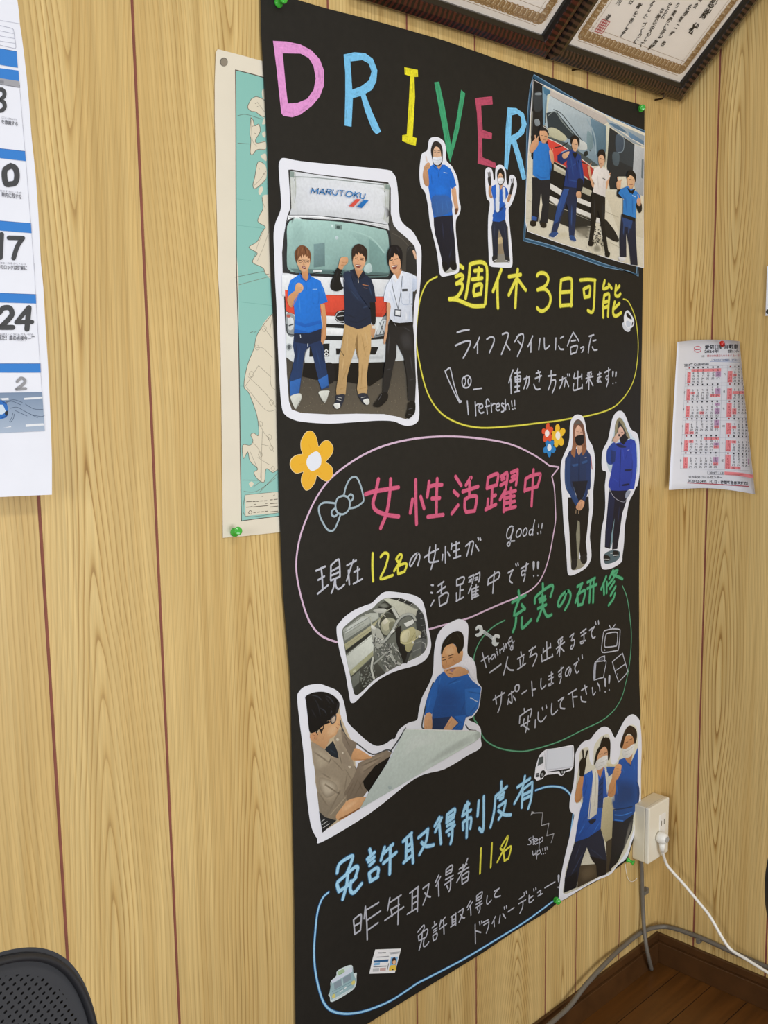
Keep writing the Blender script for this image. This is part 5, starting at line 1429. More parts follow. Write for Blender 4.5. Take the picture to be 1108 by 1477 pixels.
cutout('cut-out of two masked men, one making a peace sign, at the bottom right', '890,42 930,60 970,110 985,200 995,400 987,700 986,1000 @q 975,100 930,300 880,440 840,580 800,640 720,700 640,800 500,862 330,952 100,1092 60,1085 50,1040 65,880 100,690 150,470 190,300 222,160 222,112 190,90 172,40 @o 180,1000 215,850 230,700 240,500 290,400 340,350 410,325 460,260 530,195 590,185 640,220 680,300 702,298 740,220 800,110 840,65', 'o', PAIR, 'o', gain=1.15)

# ------------------------------------------------------------------ small stickers
def sticker(name, label, outline, blk, picture, colour=None, smooth=True, gain=1.0):
    gain *= 0.88
    mb = MB()
    P = parse(outline, blk)[0]
    if smooth: P = spline(P, True, 4)
    mb.prism([on_poster(u, v, 0.0006) for u, v in P], (0, 0.0002, 0), hexcol(colour or 'eef1fa', gain))
    draw(mb, picture, blk, on_poster, 0.00064, gain)
    return mb.build(name, M['print'], poster, label=label)

sticker('flower_sticker', 'large orange paper flower with white centre', '490,152 550,165 610,240 645,350 662,440 680,445 750,360 820,335 880,355 930,420 955,500 930,600 880,670 812,752 850,780 920,840 945,930 940,1020 900,1090 850,1125 800,1130 720,1090 638,1018 620,1080 590,1170 520,1265 440,1310 390,1280 340,1190 325,1110 340,1020 368,950 300,970 235,980 170,940 125,870 108,790 132,700 200,640 270,610 350,597 325,520 316,430 323,350 358,270 420,180', 'v', '''
#f4bd30>#f2b73a s 490,160 548,172 606,244 640,354 660,452 682,455 752,368 820,343 876,362 924,424 948,502 924,598 874,666 800,754 846,788 914,846 938,932 933,1018 896,1084 848,1118 802,1122 724,1084 636,1006 614,1076 584,1166 516,1258 442,1302 396,1274 347,1186 332,1108 347,1018 374,944 300,962 238,972 178,934 136,868 122,790 146,706 206,648 274,618 360,600 332,518 324,430 331,352 366,276 424,188
#f0b02c l12 480,420 520,540; 740,520 690,600; 640,900 720,980; 300,800 400,780; 470,1100 520,980
#eef3fd s 600,555 650,560 700,620 720,720 705,820 640,890 545,935 490,900 440,820 432,740 460,660 520,600''', 'fbe3b0')
sticker('flower_sticker', 'small red paper flower', '380,185 415,200 425,290 470,290 515,325 510,390 480,430 485,520 480,600 460,660 430,680 400,660 360,645 310,695 260,670 245,600 270,520 290,490 230,470 215,400 230,350 280,335 320,350 320,280 345,210', 'w', '#fbf4f2 s 357,365 395,390 415,450 405,515 360,560 315,540 298,470 315,400', 'e85a38')
sticker('flower_sticker', 'small blue paper flower', '370,650 420,680 480,655 530,660 545,720 520,790 570,830 590,890 560,960 510,990 470,965 455,1060 420,1100 385,1070 350,980 290,995 255,940 260,860 310,815 330,800 310,720 330,670', 'w', '#eef6fc s 415,752 455,770 472,840 460,900 415,932 375,905 362,835 378,775', '2f86cc')
sticker('flower_sticker', 'small yellow paper flower', '640,215 680,240 700,330 690,390 740,330 790,320 840,370 835,440 790,510 740,560 790,620 805,690 780,770 730,800 690,770 665,745 640,810 600,835 560,810 540,740 535,640 480,620 490,540 460,470 500,410 530,390 570,420 575,330 590,250', 'w', '#f8f5ea s 640,415 690,440 710,520 695,600 645,635 600,600 580,520 600,440', 'f5c535')
sticker('cup_sticker', 'white coffee cup on a saucer', '945,640 962,622 962,560 984,508 1010,503 1050,560 1070,612 1066,655 1040,688 1030,692 1026,720 1000,728 960,700', 'B', '''
#d9dfea s 948,642 965,628 1000,690 1028,692 1022,718 1000,724 962,698
#f3f6fc s 985,508 1010,508 1048,560 1055,610 1040,650 1020,688 985,670 962,620 967,560
#cdd6e6 s 990,610 1035,630 1018,680 988,664
#e6eaf3 s 984,512 1008,512 1046,562 1052,606 1012,592 984,562
#23201e s 988,526 1005,530 1038,570 1043,598 1015,584 991,560
#28251f s 1052,622 1060,628 1054,655 1046,660''')
sticker('wrench_sticker', 'grey open-ended wrench', '120,190 150,158 186,168 200,212 216,216 300,275 330,257 371,263 380,292 362,300 345,292 332,310 342,343 368,346 347,380 315,382 293,352 290,312 198,252 182,268 140,286 114,266 130,250 154,243 163,215 150,198 126,217', 'J', '''
#b9c3c5 p 200,225 220,220 302,278 290,308 200,248
#8b9598 l4 215,236 300,290; 210,244 285,296
#eef2f2 l7 130,190 155,168 182,176; 305,300 332,266 366,270''', 'd3dadb')
sticker('truck_sticker', 'white box truck clipping', '370,250 600,220 960,150 990,170 1000,400 985,640 930,740 800,770 750,840 715,865 660,840 630,805 400,830 320,860 280,925 150,970 95,900 120,680 170,500 210,390 290,300', 't', '''
#dde3ee p 385,270 960,195 975,640 380,710
#b5bccb l9 380,260 378,480 370,720; 960,190 968,420 975,640
#a9b1c0 l7 385,715 680,680 960,640; 385,735 700,690 940,665
#c6ccd9 l6 385,268 700,225 960,192; 255,390 340,380
#50585a p 210,430 302,415 300,562 168,632 190,500
#8f989b l5 215,440 250,430
#26282c p 380,762 660,722 900,682 912,702 800,752 740,742 380,777
#131416 s 220,832 260,742 320,732 350,800 300,872 250,912 225,892; 668,742 720,725 772,742 752,812 720,837 688,802
#8b8f92 s 240,832 270,790 302,810 290,862 250,872; 703,762 735,738 757,772 730,802
#3a3d42 p 125,802 202,788 190,882 125,892
#c9cfda l5 130,840 195,830; 150,640 290,590; 260,630 285,625
#9aa1ab l6 330,300 340,560 330,700''', 'eef0f9', smooth=False, gain=1.1)
sticker('taxi_sticker', 'pale blue-green taxi clipping with a green roof sign', '475,735 510,700 515,670 555,645 610,630 620,680 640,678 640,700 635,760 600,800 485,865 470,835 460,820 475,790', 'u', '''
#a9c4a0 p 518,672 560,650 566,677 519,694
#7da578 l4 530,690 555,680
#8fb0b8>#a3c0c6 p 478,740 612,640 621,690 637,722 622,772 480,852 466,815
#d3dcec p 480,732 611,640 613,672 485,747
#8a9aa6 p 495,745 541,720 546,760 499,787; 554,712 601,685 606,720 557,750
#c5d6da l3 548,715 552,757
#6f929b l3 485,800 620,730; 490,815 625,745
#d9cf7a s 483,826 500,813 505,830 490,844; 608,739 626,726 630,745 612,757
#e7ecef l6 535,800 550,790; 565,778 575,770
#c8d3d8 l5 488,855 600,792 632,760''', 'd5e3e6', gain=1.15)
sticker('licence_sticker', 'printed driving licence card', '760,530 925,524 905,600 885,680 722,685 740,600', 'u', '''
#7d8288 l7 780,551 800,551; 806,550 826,550
#9aa0a6 l5 850,551 915,545; 858,558 905,553
#8d9196 l5 770,579 845,573
#2d5f8e p 752,600 845,592 842,607 749,614
#7fb4dc p 750,618 790,612 788,628 748,632
#777c82 l6 750,641 830,636
#b9bcc0 p 745,650 785,648 783,670 743,672
#c9a8a4 p 790,648 828,646 826,666 788,668
#7fb4e0 p 860,580 905,576 893,640 850,642
#3a2c2a s 868,590 885,580 895,605 887,625 865,620
#e6b990 s 871,605 889,600 889,620 875,626
#e3c04a p 849,645 860,630 890,628 894,662 847,665
#2a2a2a s 868,656 875,654 876,662 868,662
#5b5f66 l4 845,620 836,660''', 'e9eaed', smooth=False, gain=1.2)
# ------------------------------------------------------------------ old map behind the poster
def on_map(u, v, off=0.0): return WL(u, v, 0.0015 + off)
mp = empty('wall_map', (WL(350, 776).x, 0, WL(350, 776).z), 'old cream and turquoise wall map half hidden behind the black poster', 'map')
mb = MB()
mb.prism([on_map(u, v) for u, v in parse('@x 60,88 48,108 42,300 42,500 50,900 55,1100 60,1300 63,1477 @y 62,120 68,400 72,700 76,1000 80,1388 200,1378 382,1358 @X 470,766 620,735 600,190 470,118 @x 330,160 200,124', 'x')[0]], (0, 0.0004, 0))
M['map_paper'] = mat('map_paper', 'ddd5c3', 0.6, noise=0.03, scale=14, spec=0.2)
sheet = mb.build('map_sheet', M['map_paper'], mp)
mb = MB()
draw(mb, '''
#8fcabf>#9acfc6 p 168,215 260,238 345,262 @X 600,160 620,690 @y 378,1274 178,1298 172,900 165,400 163,0 @x 172,1300 170,900 168,500
#5b5048 l5 168,215 170,500 171,900 173,1300 175,1477 @y 165,400 172,900 178,1298; @x 168,215 260,238 345,262
#5b5048 l4 @y 178,1298 280,1284 382,1272
#7fb9ae l3 @x 175,1160 340,1180; 180,1000 260,1010; @y 165,130 340,150; 170,580 200,580
#e8dfc9 s @x 262,395 290,378 320,385 345,400 345,500 320,492 290,470 262,465 242,440
#e8dfc9 s @x 262,505 275,520 285,555 310,545 318,590 290,640 300,660 350,650 350,700 300,700 270,732 258,715 262,640 255,600
#e8dfc9 s @x 330,340 350,330 350,390 332,380; 330,600 350,590 350,625 335,620; 345,505 352,540 330,545; 320,740 352,725 356,770
#e8dfc9 s @x 305,775 345,790 358,830 352,880 320,915 285,938 274,915 285,870
#e8dfc9 s @x 312,935 330,925 335,945 320,975 308,965
#e8dfc9 s @x 330,990 360,975 400,1000 420,1477 350,1455 335,1420 275,1390 280,1360 300,1330 250,1295 300,1260 330,1200 350,1170 305,1140 315,1100 335,1060
#e8dfc9 s @y 342,195 420,240 440,640 430,1000 370,1025 345,1040 310,1020 300,1090 265,1075 245,1040 265,1020 225,980 212,930 190,965 185,895 225,895 240,870 228,840 245,830 270,840 262,740 220,620 192,580 210,470 245,380 265,300
#e8dfc9 s @y 218,1100 232,1088 244,1100 230,1118
#6f6658 l3 @x 262,395 290,378 320,385 345,400; 345,500 320,492 290,470 262,465 242,440 262,395; 262,505 275,520 285,555 310,545 318,590 290,640 300,660 350,650; 350,700 300,700 270,732 258,715 262,640 255,600 262,505; 345,790 305,775 285,870 274,915 285,938 320,915 352,880; 330,990 335,1060 315,1100 305,1140 350,1170 330,1200 300,1260 250,1295 300,1330 280,1360 275,1390 335,1420 350,1455 370,1458
#6f6658 l2.5 @y 342,195 265,300 245,380 210,470 192,580 220,620 262,740 270,840 245,830 228,840 240,870 225,895 185,895 190,965 212,930 225,980 265,1020 245,1040 265,1075 300,1090 310,1020 345,1040 370,1025
#8a8272 l1.6 @x 280,920 320,880 355,830; 300,410 330,450 345,470; 330,1010 350,1060; 345,1180 300,1290 280,1370; 370,1200 340,1290 300,1380; 265,520 270,640 300,680
#8a8272 l1.6 @y 300,270 345,330; 260,375 295,378 345,430; 270,470 335,530; 270,470 200,580; 205,585 305,705 360,706; 332,470 335,570 360,600; 215,530 300,610 360,690; 265,760 300,830 330,860; 290,820 285,960 280,1070; 240,880 280,940 285,1080; 225,930 265,1020; 285,890 330,900; 320,850 350,930; 265,960 330,1000; 330,280 345,200
#8a8272 l2 @y 185,1080 270,1082; 192,1140 260,1140 360,1070; 275,1145 370,1045; 245,1115 285,1085; 165,40 330,-5
#6f6658 l2 @x 180,495 230,485 330,515; 182,660 250,665; 165,1477 345,1440
#a9a08c l2 @y 285,270 298,258 312,270 300,290 285,270; 248,372 260,360 274,374 262,388 248,372; 218,515 232,500 245,516 232,534 218,515; 326,665 338,652 350,665 338,682 326,665; 268,780 280,766 292,782 280,796 268,780; 316,850 328,836 340,852 328,868 316,850; 328,908 338,896 348,910 338,922 328,908; 268,945 280,930 290,946 280,962 268,945; 336,1018 346,1006 356,1020 346,1032 336,1018
#6f6658 l2 @y 225,295 240,290; 245,293 258,290; @x 288,420 294,418; 300,440 305,436; 270,560 276,556; 285,600 292,604; 310,810 313,820; 340,845 343,855
#e6dfcb p @y 198,1160 376,1142 376,1254 200,1272
#7d7567 l2 @y 198,1160 376,1142; 198,1160 200,1272 376,1254
#6f675a l4 @y 206,1196 232,1194; 240,1195 252,1194; 260,1194 272,1193; 280,1192 292,1191; 300,1191 314,1190; 332,1186 344,1185; 352,1184 370,1182
#6f675a l4 @y 206,1226 236,1222; 242,1224 320,1216; 332,1206 370,1203; 334,1224 372,1220; 334,1250 372,1246; 244,1254 256,1252; 264,1252 276,1250; 284,1250 296,1248; 304,1248 318,1246
#6f675a l3 @y 216,1256 224,1242 234,1250 230,1262 216,1256; 246,1210 256,1209; 308,1206 316,1205; 288,1168 292,1166; 350,1162 356,1160
''', 'x', on_map, 0.00003, 0.86)
# printed area stays on the sheet
mb.build('map_print', M['print'], sheet)
# round punched hole in the corner of the map
mb = MB()
c = [(96, 166)]
P = [(300 + (97 + 24 * math.cos(t)) / 4.222, 50 + (166 + 27 * math.sin(t)) / 4.222) for t in [k * math.pi / 10 for k in range(20)]]
mb.face([on_map(u, v, 0.0003) for u, v in P], hexcol('6f6a60'))
P2 = [(300 + (98 + 20 * math.cos(t)) / 4.222, 50 + (168 + 23 * math.sin(t)) / 4.222) for t in [k * math.pi / 10 for k in range(20)]]
mb.face([on_map(u, v, 0.0004) for u, v in P2], hexcol('8d8373'))
mb.build('eyelet', M['print'], mp, label='worn grey punched hole in the map corner')

# ------------------------------------------------------------------ weekly calendar at the left edge
def cal_off(v): return 0.004 + 0.022 * max(0.0, min(1.1, (v - 60) / 660)) ** 1.8
def on_cal(u, v, off=0.0): return WL(u, v, cal_off(v) + off)
CAL_R = parse('@z1 185,0 205,150 212,260 240,440 280,780 310,1100 338,1477 @z2 345,480 370,850 400,1400 @z3 245,30 255,120 268,350 285,620 298,900 307,1150 307,1365')[0]
cal = empty('month_calendar', (WL(-60, 725).x, 0, WL(-60, 725, 0.03).z), 'large white calendar with blue date bars hanging at the left edge', 'calendar')
def edge_at(v):
    for a, b in zip(CAL_R[:-1], CAL_R[1:]):
        if a[1] <= v <= b[1]: return a[0] + (b[0] - a[0]) * (v - a[1]) / max(1e-6, b[1] - a[1])
    return CAL_R[0][0] + (v - CAL_R[0][1]) * 0.08 if v < CAL_R[0][1] else CAL_R[-1][0]
mb = MB()
rows = [-90 + k * 18 for k in range(45)] + [713.5]
rows = [r for r in rows if r < 713.5] + [713.5]
def left_at(v): return -330 + v * 0.10
def skew(u, v): return v + (edge_at(v) - u) * (-0.19 + v * 0.00033)         # rows follow the wall's perspective
grid = []
for v in rows:
    r = edge_at(v)
    for t in (0, 0.5, 1):
        u = left_at(v) + (r - left_at(v)) * t
        vv = skew(u, v)
        p = WL(u, vv, cal_off(vv))
        grid.append(p)
n = len(rows)
back = [p + Vector((0, 0.0004, 0)) for p in grid]
mb.add(grid + back, [(i * 3 + k, i * 3 + k + 1, i * 3 + k + 4, i * 3 + k + 3) for i in range(n - 1) for k in (0, 1)] +
       [(3 * n + i * 3 + k + 3, 3 * n + i * 3 + k + 4, 3 * n + i * 3 + k + 1, 3 * n + i * 3 + k) for i in range(n - 1) for k in (0, 1)] +
       [(i * 3 + 2, 3 * n + i * 3 + 2, 3 * n + i * 3 + 5, i * 3 + 5) for i in range(n - 1)] +
       [((n - 1) * 3 + k, (n - 1) * 3 + k + 1, 3 * n + (n - 1) * 3 + k + 1, 3 * n + (n - 1) * 3 + k) for k in (0, 1)])
csheet = mb.build('calendar_sheet', M['paper'], cal, smooth=False)
mb = MB()
def cdraw(t): draw(mb, t, 'z1', on_cal, 0.0005, 0.85)
cdraw('''
#c5c6d4 l4 -100,190 0,215 210,252
#b4b6c6 l4 -100,245 0,270 110,296; 110,296 140,310 150,345; 150,345 168,470 170,505; 170,505 160,516 140,512; 140,512 0,480; -80,308 0,326 145,357; -80,362 0,381 157,409; -80,415 0,436 161,461; -60,470 0,480 140,512
#3a86d8 p -1400,275 0,515 177,547 191,722 0,690 -1400,450; -1400,500 0,725 198,752 205,864 0,832 -1400,590
#a9a9af p -1400,590 0,832 205,864 211,932 0,897 -1400,650
#5a5a66 l4 0,897 211,932; 205,864 211,932; 0,516 177,547
#8b8b92 p -60,850 42,860 40,892 -60,880
#3a86d8 p @z2 -1400,30 0,228 243,256 252,352 0,322 -1400,120; -1400,830 0,930 302,955 308,1050 0,1025 -1400,920
#3a86d8 p @z3 -800,140 0,175 213,183 215,237 0,230 -800,190; -800,580 0,592 240,592 242,645 0,645 -800,640
#2c4f86 l3 @z2 0,228 243,256; 243,256 252,352; 0,930 302,955; 302,955 308,1050; @z3 0,175 213,183; 213,183 215,237; 0,592 240,592; 240,592 242,645
#c3c4d0 l3 @z1 212,935 230,1150 258,1477; @z2 222,0 245,260 300,950 340,1477; @z3 203,0 215,240 238,590 250,760
#4a4b4d l42 @z1 -34,962 20,952 48,988 40,1030 2,1062; 2,1062 42,1092 50,1142 15,1178 -40,1172
#4a4b4d l54 @z2 105,397 52,432 44,500 62,570 105,574 150,558 166,490 148,420 105,397
#4a4b4d l48 @z2 16,1062 4,1286; -40,398 -48,574
#4a4b4d l44 @z2 88,1095 222,1098; 222,1098 168,1180 133,1292
#4a4b4d l30 @z3 -2,290 20,264 58,264 72,300 42,340 2,378; 2,378 76,378
#4a4b4d l25 @z3 168,262 98,348; 98,348 190,346
#4a4b4d l31 @z3 172,262 160,388
#9c9ca0 l17 @z3 102,698 125,678 148,690 140,712 98,744; 98,744 152,740
#7f93ae>#b3c2d6 p @z3 -800,770 0,765 250,760 265,990 0,1003 -800,1010
#eef1f6 p @z3 142,795 250,788 252,800 143,806; 0,798 50,795 52,806 0,809; 152,952 258,945 260,958 153,966; 0,960 65,957 66,968 0,973
#2f72c4 s @z3 -60,812 10,810 40,830 49,880 38,908 0,922 -60,925
#24508e l6 @z3 12,912 40,900 46,870; 10,812 38,832
#d7e6f3 p @z3 -30,835 18,836 36,878 12,893 -30,890
#2a2f38 s @z3 28,880 44,872 46,892 34,900
#4f6078 l3 @z3 30,822 80,806 132,822; 60,857 100,850 150,876 222,912; 90,870 160,902; 150,832 200,860 255,863; 76,885 70,910 56,936; 85,890 78,920 62,938; 35,824 70,815 122,836; 180,893 240,905 262,900
''')
cd = hexcol('4a4b55'); cl = hexcol('8f8f9a')
def cz(b, x, y): ox, oy, s = BLK[b]; return (ox + x / s, oy + y / s)
for b, body, x0, y0, x1, y1, h, col in (('z1', 'を意識する', 15, 1312, 190, 1338, 5.0, cd), ('z1', 'こころ・おもいやり', 15, 1258, 180, 1284, 2.4, cl),
                                      ('z2', '車内に残すな', 15, 692, 212, 716, 5.4, cd), ('z2', 'のこす なに・もの', 0, 645, 210, 668, 2.4, cl),
                                      ('z2', 'でのロックは確実に', -30, 1392, 262, 1406, 5.4, cd), ('z2', 'はな・れる かく・じつ', 0, 1345, 250, 1358, 2.4, cl),
                                      ('z3', '見だ！車の点検今一度', -10, 450, 206, 456, 5.8, cd), ('z3', 'おぼえ・こうけん てん・けん', 0, 424, 198, 424, 2.4, cl)):
    type_on(mb, body, cz(b, x0, y0), cz(b, x1, y1), h, on_cal, 0.0012, col, bold=0.012)
mb.build('calendar_print', M['print'], csheet)

# ------------------------------------------------------------------ one-sheet year calendar curling off the right wall
def yc_l(v): return 977.1 + (v - 493.5) * (965.0 - 977.1) / (706.3 - 493.5)
def yc_r(v): return 1066.2 + (v - 491) * 0.098 + max(0, v - 600) * 0.018
def yc_off(u, v):
    t = (u - yc_l(v)) / (yc_r(v) - yc_l(v))
    h = max(0.0, min(1.0, (v - 490) / 215))
    o = 0.004 + 0.012 * max(0, 1 - t / 0.5) ** 2 * h + 0.004 * h
    return o + 0.018 * (max(0.0, t - 0.8) / 0.2) ** 2
def on_yc(u, v, off=0.0): return WR(u, v, yc_off(u, v) + off)
yc = empty('year_calendar', (CORNER_X, WR(1020, 700).y, WR(1020, 708).z), 'small white one-page year calendar curling off the right wall under a red pin', 'calendar')
mb = MB()
nu, nv = 24, 16
def yv(u, s):           # rows: the top and bottom edges as photographed
    t = (u - 970) / 100
    top = 494.0 - 3.6 * math.sin(min(1, max(0, t)) * math.pi) * 0.9 - 1.6 * t
    bot = 706.5 - 3.0 * math.sin(min(1.2, max(0, t)) * math.pi / 1.2) + 8.5 * max(0, t - 0.35) ** 1.5
    return top + (bot - top) * s
fr = []
for jv in range(nv + 1):
    s = jv / nv
    for iu in range(nu + 1):
        t = iu / nu
        v0 = 494 + (706 - 494) * s
        u = yc_l(v0) + (yc_r(v0) - yc_l(v0)) * t
        v = yv(u, s)
        fr.append(on_yc(u, v))
W1 = nu + 1
N = len(fr)
bk = [p + Vector((0.0004, 0, 0)) for p in fr]
fc = [(j * W1 + i, j * W1 + i + 1, (j + 1) * W1 + i + 1, (j + 1) * W1 + i) for j in range(nv) for i in range(nu)]
fb = [tuple(N + q for q in reversed(f)) for f in fc]
rim = [(i, i + 1, N + i + 1, N + i) for i in range(nu)] + [(nv * W1 + i, N + nv * W1 + i, N + nv * W1 + i + 1, nv * W1 + i + 1) for i in range(nu)] + \
      [(j * W1, N + j * W1, N + (j + 1) * W1, (j + 1) * W1) for j in range(nv)] + [(j * W1 + nu, (j + 1) * W1 + nu, N + (j + 1) * W1 + nu, N + j * W1 + nu) for j in range(nv)]
mb.add(fr + bk, fc + fb + rim)
ysheet = mb.build('calendar_sheet', M['paper'], yc, smooth=True)
mb = MB()
ox, oy, sc = BLK['r1']
def lerp(a, b, t): return a + (b - a) * t
COLT = [277, 310, 355, 400, 450, 500, 552, 603, 672, 728, 775, 812, 846, 876, 900]      # at the top of the table
COLB = [222, 270, 322, 375, 425, 475, 525, 573, 642, 700, 760, 810, 853, 890, 918]      # at its foot (942 for the last)
TOP, FOOT = 355.0, 1362.0
def cell(c, y):          # column (may be fractional), y in enlargement units -> photograph
    i = int(c); f = c - i
    t = (y - TOP) / (FOOT - TOP)
    a = lerp(COLT[i], COLB[i], t); b = lerp(COLT[min(i + 1, 14)], COLB[min(i + 1, 14)], t)
    x = lerp(a, b, f)
    yy = y - 0.028 * (x - 300) * (1 - t) + (max(0, x - 620) * 0.07 * t)
    u, v = ox + x / sc, oy + yy / sc
    return (min(u, yc_r(v) - 0.4), v)
PINK, PURP = hexcol('ee8f96'), hexcol('bf9ac0')
def shade(c0, c1, m, w, col):
    y0 = TOP + 172 * m + 28 + 28.2 * w - 14; y1 = y0 + 28.2
    pts = []
    nn = 6
    for k in range(nn + 1): pts.append(cell(c0 - 0.45 + (c1 - c0 + 0.9) * k / nn, y0))
    for k in range(nn, -1, -1): pts.append(cell(c0 - 0.45 + (c1 - c0 + 0.9) * k / nn, y1))
    for k in range(nn):
        q = [pts[k], pts[k + 1], pts[2 * nn - k], pts[2 * nn + 1 - k]]
        if abs(q[0][0] - q[1][0]) < 0.05: continue
        mb.face([on_yc(u, v, 0.0003) for u, v in q], col)
for m in range(12):
    h, mm = divmod(m, 6)
    for w in range(0 if m in (8, 11) else 1, 5): shade(1 + 8 * h, 1 + 8 * h, mm, w, PINK)
for c0, c1, m, w, col in ((2, 7, 0, 0, PINK), (7, 7, 0, 1, PURP), (7, 7, 0, 2, PURP), (2, 2, 1, 2, PINK), (7, 7, 1, 1, PURP), (7, 7, 1, 2, PURP), (6, 7, 1, 3, PINK), (7, 7, 2, 0, PURP), (7, 7, 2, 2, PURP), (7, 7, 2, 3, PURP), (4, 4, 2, 3, PINK),
                          (7, 7, 3, 0, PURP), (7, 7, 3, 1, PURP), (7, 7, 3, 2, PINK), (2, 2, 3, 4, PINK), (5, 7, 4, 0, PINK), (2, 2, 4, 1, PINK), (7, 7, 4, 2, PURP), (7, 7, 4, 3, PINK), (7, 7, 5, 1, PURP), (7, 7, 5, 2, PURP), (7, 7, 5, 3, PINK),
                          (10, 10, 0, 2, PINK), (10, 14, 1, 2, PINK), (10, 10, 2, 2, PINK), (10, 10, 2, 3, PINK), (10, 10, 3, 2, PINK), (10, 10, 4, 1, PINK), (10, 11, 5, 4, PINK), (14, 14, 5, 1, PURP), (14, 14, 5, 2, PURP)):
    shade(c0, c1, m, w, col)
# ruled lines
LNC = hexcol('8b8fa2')
def rule(p, q, w=0.22):
    a, b = cell(*p), cell(*q)
    for poly in ribbon([(lerp(a[0], b[0], k / 8), lerp(a[1], b[1], k / 8)) for k in range(9)], w):
        mb.face([on_yc(u, v, 0.00035) for u, v in poly], LNC)
for mm in range(7): rule((0, TOP + 172 * mm - 14), (14, TOP + 172 * mm - 14))
for mm in range(6): rule((0, TOP + 172 * mm + 13), (14, TOP + 172 * mm + 13), 0.15)
for c in (0.0, 0.62, 7.6, 8.5): rule((c, TOP - 14), (c, TOP + 172 * 6 - 14))
# the dates, from the real year
SEG = {'0': 'abcdef', '1': 'bc', '2': 'abged', '3': 'abgcd', '4': 'fgbc', '5': 'afgcd', '6': 'afgedc', '7': 'abc', '8': 'abcdefg', '9': 'abcdfg'}
SP = dict(a=((0, 0), (1, 0)), b=((1, 0), (1, .5)), c=((1, .5), (1, 1)), d=((0, 1), (1, 1)), e=((0, .5), (0, 1)), f=((0, 0), (0, .5)), g=((0, .5), (1, .5)))
first = [1, 4, 5, 1, 3, 6, 1, 4, 0, 2, 5, 0]       # weekday (Sunday 0) of the first of each month
days = [31, 29, 31, 30, 31, 30, 31, 31, 30, 31, 30, 31]
NUM = hexcol('34353d'); NUMR = hexcol('b03a44')
def tiny(txt, c, y, col, h=17, w=0.17):
    for k, ch in enumerate(txt):
        cx = c + (k - (len(txt) - 1) / 2) * 0.30
        for sgm in SEG[ch]:
            (x0, y0), (x1, y1) = SP[sgm]
            a = cell(cx - 0.09 + 0.18 * x0, y - h / 2 + h * y0); b = cell(cx - 0.09 + 0.18 * x1, y - h / 2 + h * y1)
            for poly in ribbon([a, b], 0.42)[:1]: mb.face([on_yc(u, v, 0.0004) for u, v in poly], col)
for m in range(12):
    h, mm = divmod(m, 6)
    for d in range(1, days[m] + 1):
        w, wd = divmod(first[m] + d - 1, 7)
        if w > 4: continue
        if h and 9 + wd > 14: continue
        tiny(str(d), 1 + 8 * h + wd, TOP + 172 * mm + 28 + 28.2 * w, NUMR if wd == 0 else NUM)
    tiny(str(m + 1), 8 * h, TOP + 172 * mm + 75, NUM, 20)
    for wd in range(7 if not h else 6):
        a = cell(1 + 8 * h + wd - 0.14, TOP + 172 * mm); b = cell(1 + 8 * h + wd + 0.14, TOP + 172 * mm)
        mb.face([on_yc(u, v, 0.0004) for u, v in ((a[0], a[1] - 1.1), (b[0], b[1] - 1.1), (b[0], b[1] + 1.1), (a[0], a[1] + 1.1))], NUMR if wd == 0 else NUM)
draw(mb, '''
#c94a5a l6 360,165 365,148 385,138 410,138 428,150 430,165; 362,178 375,192 395,198 418,192 428,178; 362,168 430,166; 375,172 418,170
#b04050 l9 @r2 293,746 600,762 912,782
#ee8f96 p @r2 668,632 800,640 900,655 @r2 958,664 960,700 900,690 800,674 668,665
#6f7284 l3 @r2 497,625 497,660; 497,660 660,664; 497,625 660,630; 612,628 612,662
#5b7fc0 l3 @r1 520,290 680,293 820,296
''', 'r1', on_yc, 0.0003)
ty = hexcol('2c2d36')
for b, body, x0, y0, x1, y1, h, col, bo in (('r1', '愛知日野自動車', 468, 166, 806, 160, 5.6, ty, .02), ('r1', '2024年', 465, 202, 610, 200, 3.8, ty, .03), ('r1', '営業カレンダー', 700, 200, 815, 198, 3.6, ty, .02),
                                            ('r1', '（赤）', 425, 246, 465, 245, 2.4, ty, 0), ('r1', '部分は休業日となります 土・日', 492, 242, 815, 238, 2.6, hexcol('c04a56'), .01),
                                            ('r1', '（ご用の方は下記営業所、当番店へ）', 525, 284, 815, 284, 2.4, hexcol('46689c'), .01), ('r1', '2024年 CALENDAR', 260, 340, 512, 325, 3.6, ty, .02),
                                            ('r2', 'SOS中央コールセンター', 305, 697, 645, 702, 3.2, ty, .015), ('r2', '0120-92-2495 （休日・夜間緊急修理対応）', 298, 738, 905, 766, 3.8, ty, .02),
                                            ('r2', '2025年', 515, 652, 600, 655, 2.6, ty, .02), ('r2', '1月', 622, 656, 655, 658, 2.6, ty, .02)):
    type_on(mb, body, cz(b, x0, y0), cz(b, x1, y1), h, on_yc, 0.0004, col, bold=bo)
mb.build('calendar_print', M['print'], ysheet)

# ------------------------------------------------------------------ notice at the right edge
nt_ = empty('wall_notice', (CORNER_X, WR(1106, 455).y, WR(1106, 455).z), 'white paper notice on the right wall, cut by the frame edge above the small calendar', 'notice')
mb = MB()
p0, p1 = WR(1104.3, 455.5, 0.004), WR(1106.6, 384, 0.004)
w = 0.21
mb.hexa([p0, p0 + Vector((0, -w, 0)), p0 + Vector((0.0004, -w, 0)), p0 + Vector((0.0004, 0, 0)),
         p1, p1 + Vector((0, -w, 0)), p1 + Vector((0.0004, -w, 0)), p1 + Vector((0.0004, 0, 0))])
mb.build('notice_sheet', M['paper'], nt_)
mb = MB()
mb.lathe(WR(1109, 449.5, 0.0045), (-1, 0, 0), [(0, .0042), (.003, .0042), (.004, .0036)], 18, hexcol('3a3a36'))
mb.build('magnet', M['print'], nt_, label='dark round tack at the corner of the notice')
